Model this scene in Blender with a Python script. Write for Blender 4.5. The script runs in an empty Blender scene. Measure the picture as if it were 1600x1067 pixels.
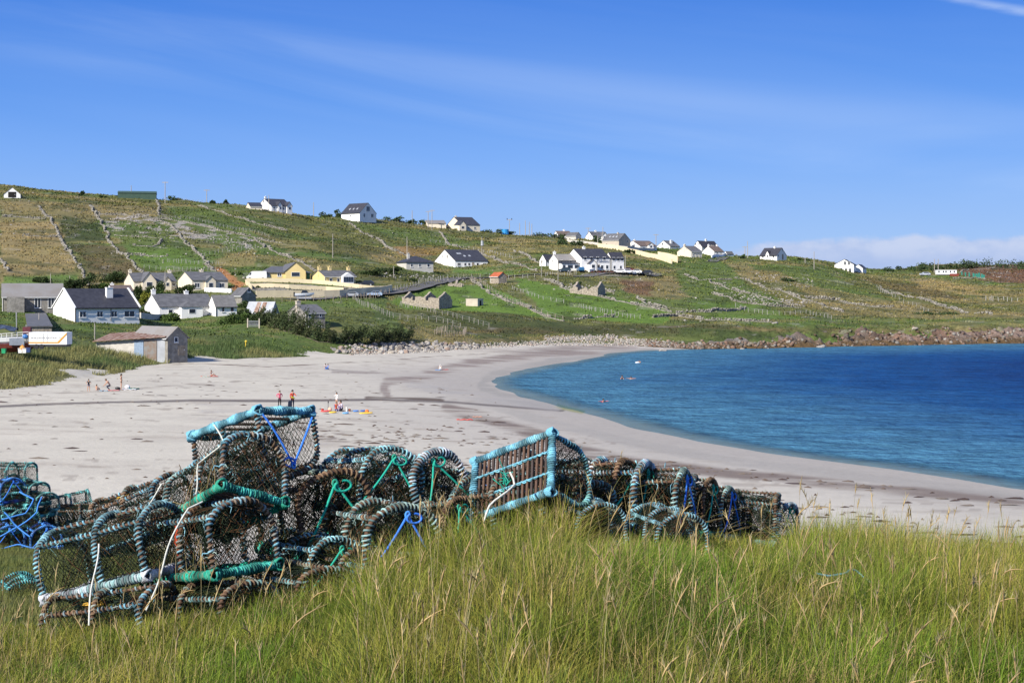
import bpy, math, random
import numpy as np
from mathutils import Vector, Matrix, Euler, Quaternion
random.seed(7); RNG = np.random.default_rng(7)
SC = bpy.context.scene
# ------------------------------------------------------------------ camera
F, U0, V0, CH = 2400.0, 800.0, 450.0, 13.0      # focal length (px of the 1600 px frame), principal column, horizon row, eye height
cd = bpy.data.cameras.new('camera'); cam = bpy.data.objects.new('camera', cd); SC.collection.objects.link(cam)
cam.location = (0, 0, CH); cam.rotation_euler = (math.radians(90), 0, 0)
cd.sensor_width = 36; cd.lens = 36*F/1600; cd.shift_y = -(533.5-V0)/1600
cd.clip_start = 0.3; cd.clip_end = 30000
SC.camera = cam
# ------------------------------------------------------------------ sky and sun
SUN_TO = Vector((-0.64, -0.70, 0.62)).normalized()
W = bpy.data.worlds.new('World'); SC.world = W; W.use_nodes = True
nt = W.node_tree; N = nt.nodes; Lk = nt.links
for n in list(N): N.remove(n)
out = N.new('ShaderNodeOutputWorld'); bg = N.new('ShaderNodeBackground'); bg.inputs['Strength'].default_value = 0.11
sky = N.new('ShaderNodeTexSky'); sky.sky_type = 'NISHITA'; sky.sun_disc = False
sky.sun_elevation = math.asin(SUN_TO.z); sky.sun_rotation = math.atan2(SUN_TO.x, SUN_TO.y) % (2*math.pi)
sky.air_density = 1.0; sky.dust_density = 0.25; sky.ozone_density = 2.2
hs = N.new('ShaderNodeHueSaturation'); hs.inputs['Saturation'].default_value = 1.22; hs.inputs['Value'].default_value = 1.0; hs.inputs['Hue'].default_value = 0.508
Lk.new(sky.outputs[0], hs.inputs['Color'])
tc = N.new('ShaderNodeTexCoord'); sep = N.new('ShaderNodeSeparateXYZ'); Lk.new(tc.outputs['Generated'], sep.inputs[0])
def mathn(nt, op, a, b=None, c=None, clamp=False):
    n = nt.nodes.new('ShaderNodeMath'); n.operation = op; n.use_clamp = clamp
    for i, q in enumerate((a, b, c)):
        if q is None: continue
        if isinstance(q, (int, float)): n.inputs[i].default_value = q
        else: nt.links.new(q, n.inputs[i])
    return n.outputs[0]
def mapr(nt, v, a, b, c, d, smooth=True):
    n = nt.nodes.new('ShaderNodeMapRange'); n.interpolation_type = 'SMOOTHSTEP' if smooth else 'LINEAR'
    nt.links.new(v, n.inputs['Value'])
    for k, q in zip(('From Min', 'From Max', 'To Min', 'To Max'), (a, b, c, d)): n.inputs[k].default_value = q
    return n.outputs[0]
def comb(nt, x, y, z):
    n = nt.nodes.new('ShaderNodeCombineXYZ')
    for i, q in enumerate((x, y, z)):
        if isinstance(q, (int, float)): n.inputs[i].default_value = q
        else: nt.links.new(q, n.inputs[i])
    return n.outputs[0]
def noisen(nt, vec, scale, detail=4, rough=0.55, dist=0.0):
    n = nt.nodes.new('ShaderNodeTexNoise'); n.inputs['Scale'].default_value = scale; n.inputs['Detail'].default_value = detail
    n.inputs['Roughness'].default_value = rough; n.inputs['Distortion'].default_value = dist
    if vec is not None: nt.links.new(vec, n.inputs['Vector'])
    return n.outputs['Fac']
def mixc(nt, f, a, b, mode='MIX'):
    n = nt.nodes.new('ShaderNodeMix'); n.data_type = 'RGBA'; n.blend_type = mode
    for k, q in (('Factor', f), ('A', a), ('B', b)):
        i = [s for s in n.inputs if s.name == k and (s.type == 'RGBA' if k != 'Factor' else s.type == 'VALUE')][0]
        if isinstance(q, (int, float)): i.default_value = q
        elif isinstance(q, tuple): i.default_value = (*q, 1) if len(q) == 3 else q
        else: nt.links.new(q, i)
    return [s for s in n.outputs if s.type == 'RGBA'][0]
# cirrus: azimuth/elevation mapped noise, streaks leaning down to the right; a low cumulus bank over the far right
az = mathn(nt, 'ARCTAN2', sep.outputs[0], sep.outputs[1]); el = mathn(nt, 'ARCSINE', sep.outputs[2])
el2 = mathn(nt, 'ADD', el, mathn(nt, 'MULTIPLY', az, 0.13))
wv = comb(nt, mathn(nt, 'MULTIPLY', az, 2.0), mathn(nt, 'MULTIPLY', el2, 22.0), 1.3)
n1 = noisen(nt, wv, 1.0, 7, 0.55, 0.6)
n2 = noisen(nt, comb(nt, mathn(nt, 'MULTIPLY', az, 2.2), mathn(nt, 'MULTIPLY', el2, 5.0), 7.7), 1.0, 2, 0.5)
def band(c, w):   # soft band in tilted elevation
    return mathn(nt, 'POWER', 2.718, mathn(nt, 'MULTIPLY', mathn(nt, 'POWER', mathn(nt, 'ABSOLUTE', mathn(nt, 'DIVIDE', mathn(nt, 'SUBTRACT', el2, c), w)), 2.0), -1.0))
bsum = mathn(nt, 'ADD', mathn(nt, 'MULTIPLY', band(0.108, 0.010), 0.20), mathn(nt, 'MULTIPLY', band(0.134, 0.016), 0.16))
bw = mathn(nt, 'ADD', bsum, 0.035)
ci = mathn(nt, 'MULTIPLY', mapr(nt, n1, 0.36, 0.75, 0, 1), bw)
ci = mathn(nt, 'MULTIPLY', ci, mapr(nt, n2, 0.25, 0.6, 0.25, 1))
ci = mathn(nt, 'MULTIPLY', ci, mapr(nt, el, 0.0, 0.06, 0.0, 1.0))
# contrail-like wisp top right
wl = mathn(nt, 'SUBTRACT', mathn(nt, 'ADD', el, mathn(nt, 'MULTIPLY', mathn(nt, 'SUBTRACT', az, 0.26), 0.22)), 0.183)
wn = noisen(nt, comb(nt, mathn(nt, 'MULTIPLY', az, 14.0), mathn(nt, 'MULTIPLY', el, 60.0), 3.1), 1.0, 5, 0.6)
ww = mathn(nt, 'ABSOLUTE', mathn(nt, 'DIVIDE', mathn(nt, 'ADD', wl, mathn(nt, 'MULTIPLY', mathn(nt, 'SUBTRACT', wn, 0.5), 0.006)), 0.0045))
wisp = mathn(nt, 'MULTIPLY', mapr(nt, ww, 0.0, 1.0, 0.34, 0.0), mapr(nt, az, 0.16, 0.30, 0.0, 1.0))
wisp = mathn(nt, 'MULTIPLY', wisp, mapr(nt, wn, 0.3, 0.6, 0.4, 1.0))
cu_n = noisen(nt, comb(nt, mathn(nt, 'MULTIPLY', az, 26.0), mathn(nt, 'MULTIPLY', el, 46.0), 2.0), 1.0, 6, 0.6)
cu_top = mathn(nt, 'ADD', mapr(nt, az, 0.06, 0.20, 0.014, 0.031), mathn(nt, 'MULTIPLY', mathn(nt, 'SUBTRACT', cu_n, 0.5), 0.020))
cu = mathn(nt, 'MULTIPLY', mapr(nt, mathn(nt, 'SUBTRACT', cu_top, el), -0.003, 0.003, 0.0, 1.0), mapr(nt, az, 0.10, 0.17, 0.0, 0.8))
cu_shade = mathn(nt, 'MULTIPLY', mapr(nt, el, 0.006, 0.028, 0.0, 1.0), mapr(nt, cu_n, 0.35, 0.62, 0.35, 1.0))
cucol = mixc(nt, cu_shade, (2.5, 3.2, 5.1), (4.0, 4.4, 5.6))
# clear-sky colour: the physical sky pulled towards the deep polarised blue of a clear northern afternoon
rp = N.new('ShaderNodeValToRGB'); Lk.new(mathn(nt, 'DIVIDE', el, 0.6), rp.inputs[0]); rp.color_ramp.interpolation = 'LINEAR'
SKYR = [(0.0, (2.3, 3.6, 5.9)), (0.083, (1.60, 2.95, 5.9)), (0.138, (1.10, 2.5, 5.9)), (0.207, (0.66, 1.95, 5.5)), (0.308, (0.33, 1.38, 4.9)), (0.5, (0.75, 1.35, 3.6)), (1.0, (1.1, 1.7, 3.6))]
while len(rp.color_ramp.elements) < len(SKYR): rp.color_ramp.elements.new(.5)
for e_, (p_, c_) in zip(rp.color_ramp.elements, SKYR): e_.position = p_; e_.color = (*[q/8 for q in c_], 1)
grad = mixc(nt, 1.0, rp.outputs[0], (8.0, 8.0, 8.0), 'MULTIPLY')
skyc = mixc(nt, 0.93, hs.outputs[0], grad)
c1 = mixc(nt, mathn(nt, 'MINIMUM', mathn(nt, 'ADD', ci, wisp), 0.8), skyc, (4.9, 5.7, 6.8))
c2 = mixc(nt, cu, c1, cucol)
Lk.new(c2, bg.inputs['Color']); Lk.new(bg.outputs[0], out.inputs['Surface'])
sl = bpy.data.lights.new('sun', 'SUN'); sl.energy = 4.8; sl.angle = math.radians(0.5); sl.color = (1.0, 0.94, 0.84)
so = bpy.data.objects.new('sun', sl); SC.collection.objects.link(so); so.rotation_euler = (-SUN_TO).to_track_quat('-Z', 'Y').to_euler()
SC.view_settings.view_transform = 'Standard'; SC.view_settings.look = 'None'; SC.view_settings.exposure = 0.5; SC.view_settings.gamma = 1.0
SC.view_settings.use_curve_mapping = False
SC.cycles.max_bounces = 6; SC.cycles.transparent_max_bounces = 8; SC.cycles.diffuse_bounces = 2; SC.cycles.glossy_bounces = 3; SC.cycles.transmission_bounces = 4
SC.cycles.caustics_reflective = False; SC.cycles.caustics_refractive = False
SC.cycles.sample_clamp_indirect = 6

# ------------------------------------------------------------------ numeric helpers
def sstep(a, b, x):
    t = np.clip((np.asarray(x, float)-a)/(b-a), 0, 1); return t*t*(3-2*t)
_lat = RNG.random((16, 256, 256))
def vn(x, y, s=0):
    x = np.asarray(x, float); y = np.asarray(y, float)
    xi = np.floor(x).astype(np.int64); yi = np.floor(y).astype(np.int64); fx = x-xi; fy = y-yi
    fx = fx*fx*(3-2*fx); fy = fy*fy*(3-2*fy); L = _lat[s % 16]
    a = L[xi & 255, yi & 255]; b = L[(xi+1) & 255, yi & 255]; c = L[xi & 255, (yi+1) & 255]; d = L[(xi+1) & 255, (yi+1) & 255]
    return (a*(1-fx)+b*fx)*(1-fy)+(c*(1-fx)+d*fx)*fy
def fbm(x, y, sc, oct=4, s=0, g=0.5):
    r = 0; amp = 1; tot = 0
    for o in range(oct):
        r = r+amp*vn(np.asarray(x)/sc*(2**o)+o*17.3, np.asarray(y)/sc*(2**o)+o*9.1, s+o); tot += amp; amp *= g
    return r/tot
def inpoly(px, py, poly):
    ins = np.zeros(np.shape(px), bool); n = len(poly)
    for i in range(n):
        x1, y1 = poly[i]; x2, y2 = poly[(i+1) % n]
        if y1 == y2: continue
        c = ((y1 > py) != (y2 > py)) & (px < (x2-x1)*(py-y1)/(y2-y1)+x1); ins ^= c
    return ins
def polydist(px, py, pl, closed=False):
    d = np.full(np.shape(px), 1e9); n = len(pl)
    for i in range(n if closed else n-1):
        x1, y1 = pl[i]; x2, y2 = pl[(i+1) % n]; dx, dy = x2-x1, y2-y1
        t = np.clip(((px-x1)*dx+(py-y1)*dy)/(dx*dx+dy*dy+1e-9), 0, 1)
        d = np.minimum(d, np.hypot(px-x1-t*dx, py-y1-t*dy))
    return d

# ------------------------------------------------------------------ the lie of the land, metres (x right, y ahead, z up, sea at 0)
def wp(u, v, z=0.0):
    d = (CH-z)*F/(v-V0); return ((u-U0)/F*d, d)
shore_px = [(1600, 765), (1500, 748), (1400, 733), (1300, 720), (1200, 707), (1100, 690), (1000, 668), (940, 650), (880, 634), (820, 618), (785, 607), (769, 598), (773, 591), (800, 583), (850, 573), (900, 563), (960, 552), (1010, 548), (1080, 545.5), (1200, 543), (1300, 540.5), (1400, 539), (1500, 537), (1600, 535.5)]
SH = [wp(u, v) for u, v in shore_px]
SEA = [(60, 82), (110, 60), (300, 30), (2500, 0), (2500, 430), (700, 400), (300, 385), (200, 376)]
SEAPOLY = SH + [(170, 371), (230, 380), (400, 388), (2500, 420), (2500, 0), (300, 20), (120, 50), (60, 80)]
gx0, gx1, gy0, gy1, gs = -420.0, 640.0, 20.0, 460.0, 2.0
_gx, _gy = np.meshgrid(np.arange(gx0, gx1, gs), np.arange(gy0, gy1, gs), indexing='ij')
_sd = polydist(_gx, _gy, SEAPOLY, True); _sd = np.where(inpoly(_gx, _gy, SEAPOLY), -_sd, _sd)
def blerp(T, fx, fy):
    fx = np.clip(fx, 0, T.shape[0]-1.001); fy = np.clip(fy, 0, T.shape[1]-1.001)
    xi = fx.astype(int); yi = fy.astype(int); a = fx-xi; b = fy-yi
    return (T[xi, yi]*(1-a)+T[xi+1, yi]*a)*(1-b)+(T[xi, yi+1]*(1-a)+T[xi+1, yi+1]*a)*b
def shore_dist(x, y):
    return blerp(_sd, (np.asarray(x, float)-gx0)/gs, (np.asarray(y, float)-gy0)/gs)
HILL = {  # column: (row, distance) pairs from the back of the beach to the crest
 -250: [(620, 150), (590, 165), (560, 185), (530, 215), (500, 262), (480, 290), (445, 380), (400, 430), (305, 600), (283, 720)],
 0: [(612, 152), (590, 165), (560, 188), (535, 215), (500, 265), (486, 287), (445, 380), (400, 430), (309, 600), (290, 720)],
 100: [(598, 157), (580, 175), (560, 195), (530, 222), (505, 268), (493, 285), (450, 380), (400, 440), (318, 590), (298, 720)],
 172: [(586, 163), (566, 184), (544, 212), (536, 227), (505, 268), (478, 325), (453, 385), (400, 450), (330, 580), (304, 700)],
 212: [(577, 185), (565, 200), (554, 222), (538, 240), (501, 275), (478, 330), (453, 388), (400, 455), (332, 576), (308, 690)],
 262: [(567, 206), (556, 214), (545, 230), (520, 260), (500, 291), (478, 335), (454, 392), (430, 420), (400, 460), (340, 570), (312, 680)],
 400: [(560, 213), (545, 225), (525, 240), (500, 277), (480, 318), (465, 350), (440, 400), (420, 432), (380, 520), (322, 690)],
 550: [(553, 235), (540, 242), (528, 255), (510, 272), (480, 330), (460, 372), (446, 398), (420, 460), (390, 540), (340, 775)],
 700: [(546, 250), (540, 254), (528, 264), (500, 310), (480, 355), (450, 425), (430, 500), (419, 550), (390, 620), (357, 790)],
 850: [(538, 272), (532, 277), (522, 287), (500, 320), (470, 375), (440, 450), (423, 505), (400, 570), (370, 800)],
 950: [(538, 286), (532, 292), (517, 306), (490, 350), (460, 410), (432, 480), (424, 502), (408, 570), (390, 650), (377, 820)],
 1050: [(542, 304), (536, 312), (518, 324), (500, 350), (470, 410), (440, 490), (413, 620), (395, 720), (388, 800)],
 1150: [(546, 326), (535, 333), (515, 347), (490, 395), (460, 460), (430, 570), (405, 720), (400, 900)],
 1250: [(544, 333), (530, 343), (511, 358), (480, 430), (450, 510), (420, 660), (405.5, 740), (403, 850)],
 1350: [(541.5, 341), (526, 352), (509, 368), (480, 450), (450, 580), (427, 760), (419, 900)],
 1450: [(539.5, 349), (523, 361), (505, 378), (480, 470), (450, 640), (430, 800), (415, 1000)],
 1600: [(537, 358), (519, 372), (500, 392), (480, 490), (450, 650), (425, 850), (412, 1000)],
 1900: [(533, 372), (515, 388), (497, 405), (478, 500), (450, 660), (425, 850), (414, 1000)]}
DG = np.concatenate([np.arange(0, 450, 1.0), np.arange(450, 1200, 3.0), np.arange(1200, 4000, 40.0)])
HU = sorted(HILL); _T = []; _D0 = []
def beach_z(s): return np.where(s > 0, 2.75*(1-np.exp(-s/48.0)), np.maximum(0.035*s, -5.0))
for u in HU:   # set the back of the beach where the sand, rising from the water, is seen at its row
    _dd = np.arange(140, 400, .5); _vp = np.minimum.accumulate(V0+F*(CH-beach_z(shore_dist((u-U0)/F*_dd, _dd)))/_dd); _d = float(_dd[min(np.argmax(_vp <= HILL[u][0][0]), len(_dd)-1)]); _d1 = HILL[u][0][1]
    HILL[u] = [(v, d+(_d-_d1)*max(0, 1-(d-_d1)/170.0)) for v, d in HILL[u]]
    kd = [d for v, d in HILL[u]]; kz = [CH-(v-V0)*d/F for v, d in HILL[u]]
    kd = [0]+kd; kz = [kz[0]]+kz
    dl, zl = kd[-1], kz[-1]; kd += [dl+60, dl+400, dl+1500]; kz += [zl-1.0, zl-14, 4]
    _T.append(np.interp(DG, kd, kz)); _D0.append(HILL[u][0][1])
_T = np.array(_T)
UF = np.arange(-700, 2400, 10.0)
def _smi(U, K, V):   # smooth (cosine-free catmull) interpolation in u
    out = np.empty((len(U),)+np.shape(V)[1:]); K = np.array(K, float); V = np.array(V, float)
    for i, u in enumerate(U):
        u = min(max(u, K[0]), K[-1]-1e-6); j = int(np.searchsorted(K, u, 'right')-1); t = (u-K[j])/(K[j+1]-K[j])
        m0 = (V[j+1]-V[max(j-1, 0)])/(K[j+1]-K[max(j-1, 0)]); m1 = (V[min(j+2, len(K)-1)]-V[j])/(K[min(j+2, len(K)-1)]-K[j]); h = K[j+1]-K[j]
        out[i] = (2*t**3-3*t*t+1)*V[j]+(t**3-2*t*t+t)*h*m0+(3*t*t-2*t**3)*V[j+1]+(t**3-t*t)*h*m1
    return out
TH = _smi(UF, HU, _T); TD0 = _smi(UF, HU, _D0)
ker = np.exp(-np.linspace(-2, 2, 9)**2); ker /= ker.sum()
TH[:, 150:450] = np.apply_along_axis(lambda r: np.convolve(r, ker, 'same'), 1, TH)[:, 150:450]
NEARL = ([0, 5, 7, 9, 10, 12, 15, 20, 27, 32, 42, 60, 90], [11.25, 11.12, 11.06, 10.93, 10.82, 10.5, 10.0, 9.25, 8.42, 7.9, 5.9, 3.0, 1.8])
NEARM = ([0, 5, 7, 9, 10, 12, 15, 20, 27, 32, 42, 60, 90], [11.3, 11.2, 11.18, 11.08, 11.0, 10.7, 9.9, 8.8, 7.5, 6.2, 4.3, 2.4, 1.6])
NEARR = ([0, 5, 7, 8.5, 10, 12, 15, 20, 27, 32, 42, 60, 90], [11.3, 11.24, 11.27, 11.3, 11.2, 11.0, 9.9, 8.5, 6.8, 5.6, 3.6, 2.0, 1.3])
NEARX = ([0, 5, 7, 8.5, 10, 12, 15, 20, 27, 32, 42, 60, 90], [11.3, 11.15, 11.1, 11.05, 10.95, 10.7, 9.8, 8.2, 6.4, 5.0, 3.2, 1.9, 1.2])
NU = [-400, 120, 480, 820, 1050, 1500, 1900]
NT = _smi(UF, NU, np.array([np.interp(np.arange(0, 100, 0.5), *p) for p in (NEARL, NEARL, NEARM, NEARR, NEARR, NEARX, NEARX)]))
def ucol(x, y): return U0+F*np.asarray(x, float)/np.maximum(y, 7.0)
_DIDX = np.arange(len(DG))
def Z(x, y, noise=True):
    x = np.asarray(x, float); y = np.asarray(y, float); u = ucol(x, y); fu = (np.clip(u, -690, 2380)+700)/10
    hz = blerp(TH, fu, np.interp(y, DG, _DIDX)); nz = blerp(NT, fu, np.clip(y, 0, 99)/0.5)
    d0 = np.interp(np.clip(u, -690, 2380), UF, TD0); s = shore_dist(x, y)
    bf = beach_z(s)
    w = sstep(-2, 12, y-d0); z = bf*(1-w)+hz*w
    if noise:
        hum = sstep(5, 30, y-d0)*(0.5+0.5*sstep(250, 420, y))
        z = z+hum*((fbm(x, y, 22.0, 4, 1)-0.5)*2.6)
        dune = sstep(0, 16, y-d0)*(1-sstep(238, 262, y))*(1-sstep(450, 560, u))
        z = z+dune*((fbm(x, y, 13.0, 3, 5)-0.42)*2.0)
        rk = sstep(1010, 1260, u)*sstep(-3, 2, y-d0)*(1-sstep(16, 27, y-d0))
        z = z+rk*(np.abs(fbm(x*.7+y*.4, y, 5.0, 4, 8, 0.65)-0.5)*6.5-0.6+np.abs(fbm(x, y, 1.9, 3, 3, .6)-0.5)*3.2)
        z = z+sstep(100, 140, y)*(1-w)*(fbm(x, y, 16.0, 3, 11)-0.5)*0.18
    nb = sstep(60, 92, y); z = nz*(1-nb)+z*nb
    if noise: z = z+(1-sstep(13, 40, y))*((fbm(x, y, 1.6, 3, 2)-0.5)*0.13)
    return z
def gp(u, v, dmin=60.0, dmax=1300.0):
    """ground point seen at column u, row v"""
    D = np.concatenate([np.arange(dmin, min(480, dmax), 0.5), np.arange(max(480, dmin), dmax, 2.0)]); x = (u-U0)/F*D
    vp = V0+F*(CH-Z(x, D))/D; k = np.argmax(vp <= v)
    if vp[k] > v: k = int(np.argmin(vp))
    d = D[k]; return Vector((float((u-U0)/F*d), float(d), float(Z((u-U0)/F*d, d))))
def zat(x, y): return float(Z(x, y))
def at(u, v, d): return Vector(((u-U0)/F*d, d, CH-(v-V0)/F*d))

# ------------------------------------------------------------------ materials
MATS = {}
def newmat(name):
    m = bpy.data.materials.new(name); m.use_nodes = True; b = m.node_tree.nodes['Principled BSDF']
    return m, m.node_tree, b
def pos(nt):
    return nt.nodes.new('ShaderNodeNewGeometry').outputs['Position']
def objc(nt): return nt.nodes.new('ShaderNodeTexCoord').outputs['Object']
def bump(nt, b, h, dist, strength=1.0):
    n = nt.nodes.new('ShaderNodeBump'); n.inputs['Distance'].default_value = dist; n.inputs['Strength'].default_value = strength
    nt.links.new(h, n.inputs['Height']); nt.links.new(n.outputs[0], b.inputs['Normal'])
def sclrgb(c, k): return tuple(min(1, q*k) for q in c)
def plain(name, c, rough=0.7, var=0.18, sc=3.0, metal=0.0, bmp=0.0, spec=0.4, c2=None):
    """a colour with weathering noise"""
    if name in MATS: return MATS[name]
    m, nt, b = newmat(name); o = objc(nt)
    f = noisen(nt, o, sc, 5, 0.65)
    col = mixc(nt, mapr(nt, f, 0.3, 0.7, 0, 1), sclrgb(c, 1-var), c2 if c2 else sclrgb(c, 1+var))
    nt.links.new(col, b.inputs['Base Color']); b.inputs['Roughness'].default_value = rough; b.inputs['Metallic'].default_value = metal
    b.inputs['Specular IOR Level'].default_value = spec
    if bmp: bump(nt, b, noisen(nt, o, sc*6, 4, 0.6), bmp)
    MATS[name] = m; return m
def colmat(name, rough=0.8, scale=6.0, var=0.25, transl=0.0, spec=0.3, coord='obj', bmp=0.0):
    """material that takes its colour from the mesh's own 'col' attribute, with fine mottling"""
    if name in MATS: return MATS[name]
    m, nt, b = newmat(name); a = nt.nodes.new('ShaderNodeAttribute'); a.attribute_name = 'col'
    p = objc(nt) if coord == 'obj' else pos(nt)
    f = noisen(nt, p, scale, 4, 0.65)
    g = mapr(nt, f, 0.25, 0.75, 1-var, 1+var, False); cc = comb(nt, g, g, g)
    col = mixc(nt, 1.0, a.outputs['Color'], cc, 'MULTIPLY'); nt.links.new(col, b.inputs['Base Color'])
    b.inputs['Roughness'].default_value = rough; b.inputs['Specular IOR Level'].default_value = spec
    if bmp: bump(nt, b, f, bmp)
    if transl:
        t = nt.nodes.new('ShaderNodeBsdfTranslucent'); nt.links.new(col, t.inputs['Color']); ms = nt.nodes.new('ShaderNodeMixShader'); ms.inputs[0].default_value = transl
        o = nt.nodes['Material Output']; nt.links.new(b.outputs[0], ms.inputs[1]); nt.links.new(t.outputs[0], ms.inputs[2]); nt.links.new(ms.outputs[0], o.inputs['Surface'])
    MATS[name] = m; return m

# ------------------------------------------------------------------ mesh helpers
def mesh_np(name, V, Fq, mat=None, col=None, smooth=False, parent=None, loc=None):
    """one mesh object from arrays: V (n,3), Fq (m,3|4) or list of such arrays"""
    me = bpy.data.meshes.new(name); V = np.asarray(V, np.float32)
    if not isinstance(Fq, list): Fq = [Fq]
    Fq = [np.asarray(f, np.int32) for f in Fq if len(f)]
    me.vertices.add(len(V)); me.vertices.foreach_set('co', V.ravel())
    loops = np.concatenate([f.ravel() for f in Fq]); tot = np.concatenate([np.full(len(f), f.shape[1], np.int32) for f in Fq])
    me.loops.add(len(loops)); me.loops.foreach_set('vertex_index', loops)
    me.polygons.add(len(tot)); st = np.concatenate([[0], np.cumsum(tot)[:-1]]).astype(np.int32)
    me.polygons.foreach_set('loop_start', st); me.polygons.foreach_set('loop_total', tot)
    if smooth: me.polygons.foreach_set('use_smooth', np.ones(len(tot), bool))
    me.update(calc_edges=True)
    if col is not None:
        a = me.color_attributes.new('col', 'FLOAT_COLOR', 'POINT'); c = np.ones((len(V), 4), np.float32); c[:, :3] = col; a.data.foreach_set('color', c.ravel())
    if mat: me.materials.append(mat)
    return link(name, me, parent, loc)
def link(name, data, parent=None, loc=None, rz=0.0):
    o = bpy.data.objects.new(name, data); SC.collection.objects.link(o)
    if parent: o.parent = parent
    if loc is not None: o.location = loc
    if rz: o.rotation_euler = (0, 0, rz)
    return o
def tag(o, label=None, cat=None, group=None, kind=None):
    if label: o['label'] = label
    if cat: o['category'] = cat; o['kind'] = 'thing'
    if group: o['group'] = group
    if kind: o['kind'] = kind
    return o
def thing(name, label, cat, loc=(0, 0, 0), rz=0.0, group=None):
    o = link(name, None, None, loc, rz); o.empty_display_size = 0.2; return tag(o, label, cat, group)
def copy_tree(o, parent=None):
    c = o.copy(); SC.collection.objects.link(c)
    if parent: c.parent = parent
    for ch in list(o.children): copy_tree(ch, c)
    return c
class MB:
    """collects simple shapes into one mesh"""
    def __init__(s): s.v = []; s.f = []; s.c = []
    def add(s, vs, fs, col=None):
        n = len(s.v); s.v += [tuple(v) for v in vs]; s.f += [tuple(i+n for i in f) for f in fs]; s.c += [col or (1, 1, 1)]*len(vs); return s
    def box(s, x0, x1, y0, y1, z0, z1, col=None, M=None):
        vs = [(x, y, z) for z in (z0, z1) for x, y in ((x0, y0), (x1, y0), (x1, y1), (x0, y1))]
        if M is not None: vs = [M @ Vector(v) for v in vs]
        return s.add(vs, [(3, 2, 1, 0), (4, 5, 6, 7), (0, 1, 5, 4), (1, 2, 6, 5), (2, 3, 7, 6), (3, 0, 4, 7)], col)
    def prism(s, poly, axis, a, b, col=None, M=None):
        """extrude a 2-D polygon along an axis (0,1,2) from a to b"""
        n = len(poly)
        def pt(p, t): q = list(p); q.insert(axis, t); return tuple(q)
        vs = [pt(p, a) for p in poly]+[pt(p, b) for p in poly]
        if M is not None: vs = [M @ Vector(v) for v in vs]
        return s.add(vs, [tuple(range(n)), tuple(range(2*n-1, n-1, -1))]+[(i, i+n, (i+1) % n+n, (i+1) % n) for i in range(n)], col)
    def tube(s, pts, r, n=6, col=None, caps=True):
        V, Q = tube_np(np.array([tuple(p) for p in pts], float), r, n); k = len(V)
        fs = [tuple(int(i) for i in q) for q in Q]
        if caps: fs += [tuple(range(n-1, -1, -1)), tuple(range(k-n, k))]
        return s.add(V, fs, col)
    def ball(s, c, r, n=8, m=5, col=None, sz=None):
        sz = sz or (1, 1, 1); vs = [(c[0], c[1], c[2]-r*sz[2])]; fs = []
        for j in range(1, m):
            a = -math.pi/2+math.pi*j/m
            for i in range(n):
                b = 2*math.pi*i/n; vs.append((c[0]+r*sz[0]*math.cos(a)*math.cos(b), c[1]+r*sz[1]*math.cos(a)*math.sin(b), c[2]+r*sz[2]*math.sin(a)))
        vs.append((c[0], c[1], c[2]+r*sz[2])); t = len(vs)-1
        for i in range(n):
            fs.append((0, 1+(i+1) % n, 1+i)); fs.append((t, t-n+i, t-n+(i+1) % n))
            for j in range(m-2): a = 1+j*n+i; b = 1+j*n+(i+1) % n; fs.append((a, b, b+n, a+n))
        return s.add(vs, fs, col)
    def build(s, name, mat, parent=None, loc=None, smooth=False):
        me = bpy.data.meshes.new(name); me.from_pydata(s.v, [], s.f)
        a = me.color_attributes.new('col', 'FLOAT_COLOR', 'POINT'); a.data.foreach_set('color', np.array([(*c, 1) for c in s.c], np.float32).ravel())
        bm_fix(me)
        if smooth: me.polygons.foreach_set('use_smooth', np.ones(len(me.polygons), bool))
        me.materials.append(mat); return link(name, me, parent, loc)
import bmesh
def bm_fix(me):
    b = bmesh.new(); b.from_mesh(me); bmesh.ops.recalc_face_normals(b, faces=b.faces); b.to_mesh(me); b.free()
def frames(P, closed=False):
    P = np.asarray(P, float)
    if closed: T = np.roll(P, -1, 0)-np.roll(P, 1, 0)
    else: T = np.gradient(P, axis=0)
    T /= np.linalg.norm(T, axis=1)[:, None]+1e-12
    n = np.zeros_like(P); up = np.array([0, 0, 1.0]) if abs(T[0][2]) < .9 else np.array([1.0, 0, 0])
    a = np.cross(T[0], up); a /= np.linalg.norm(a); n[0] = a
    for i in range(1, len(P)):
        a = n[i-1]-T[i]*np.dot(n[i-1], T[i]); n[i] = a/(np.linalg.norm(a)+1e-12)
    return T, n, np.cross(T, n)
def tube_np(P, r, n=6):
    P = np.asarray(P, float); T, A, B = frames(P); r = np.broadcast_to(np.asarray(r, float), (len(P),))
    th = np.arange(n)*2*np.pi/n
    V = P[:, None]+r[:, None, None]*(np.cos(th)[None, :, None]*A[:, None]+np.sin(th)[None, :, None]*B[:, None])
    k = len(P); i = np.arange(k-1)[:, None]*n; j = np.arange(n)[None]; j2 = (j+1) % n
    Q = np.stack([i+j, i+j2, i+n+j2, i+n+j], -1).reshape(-1, 4)
    return V.reshape(-1, 3), Q
def resample(P, step):
    P = np.asarray(P, float); s = np.concatenate([[0], np.cumsum(np.linalg.norm(np.diff(P, axis=0), axis=1))]); n = max(2, int(s[-1]/step)+1)
    t = np.linspace(0, s[-1], n); return np.stack([np.interp(t, s, P[:, k]) for k in range(3)], 1), s[-1]
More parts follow.
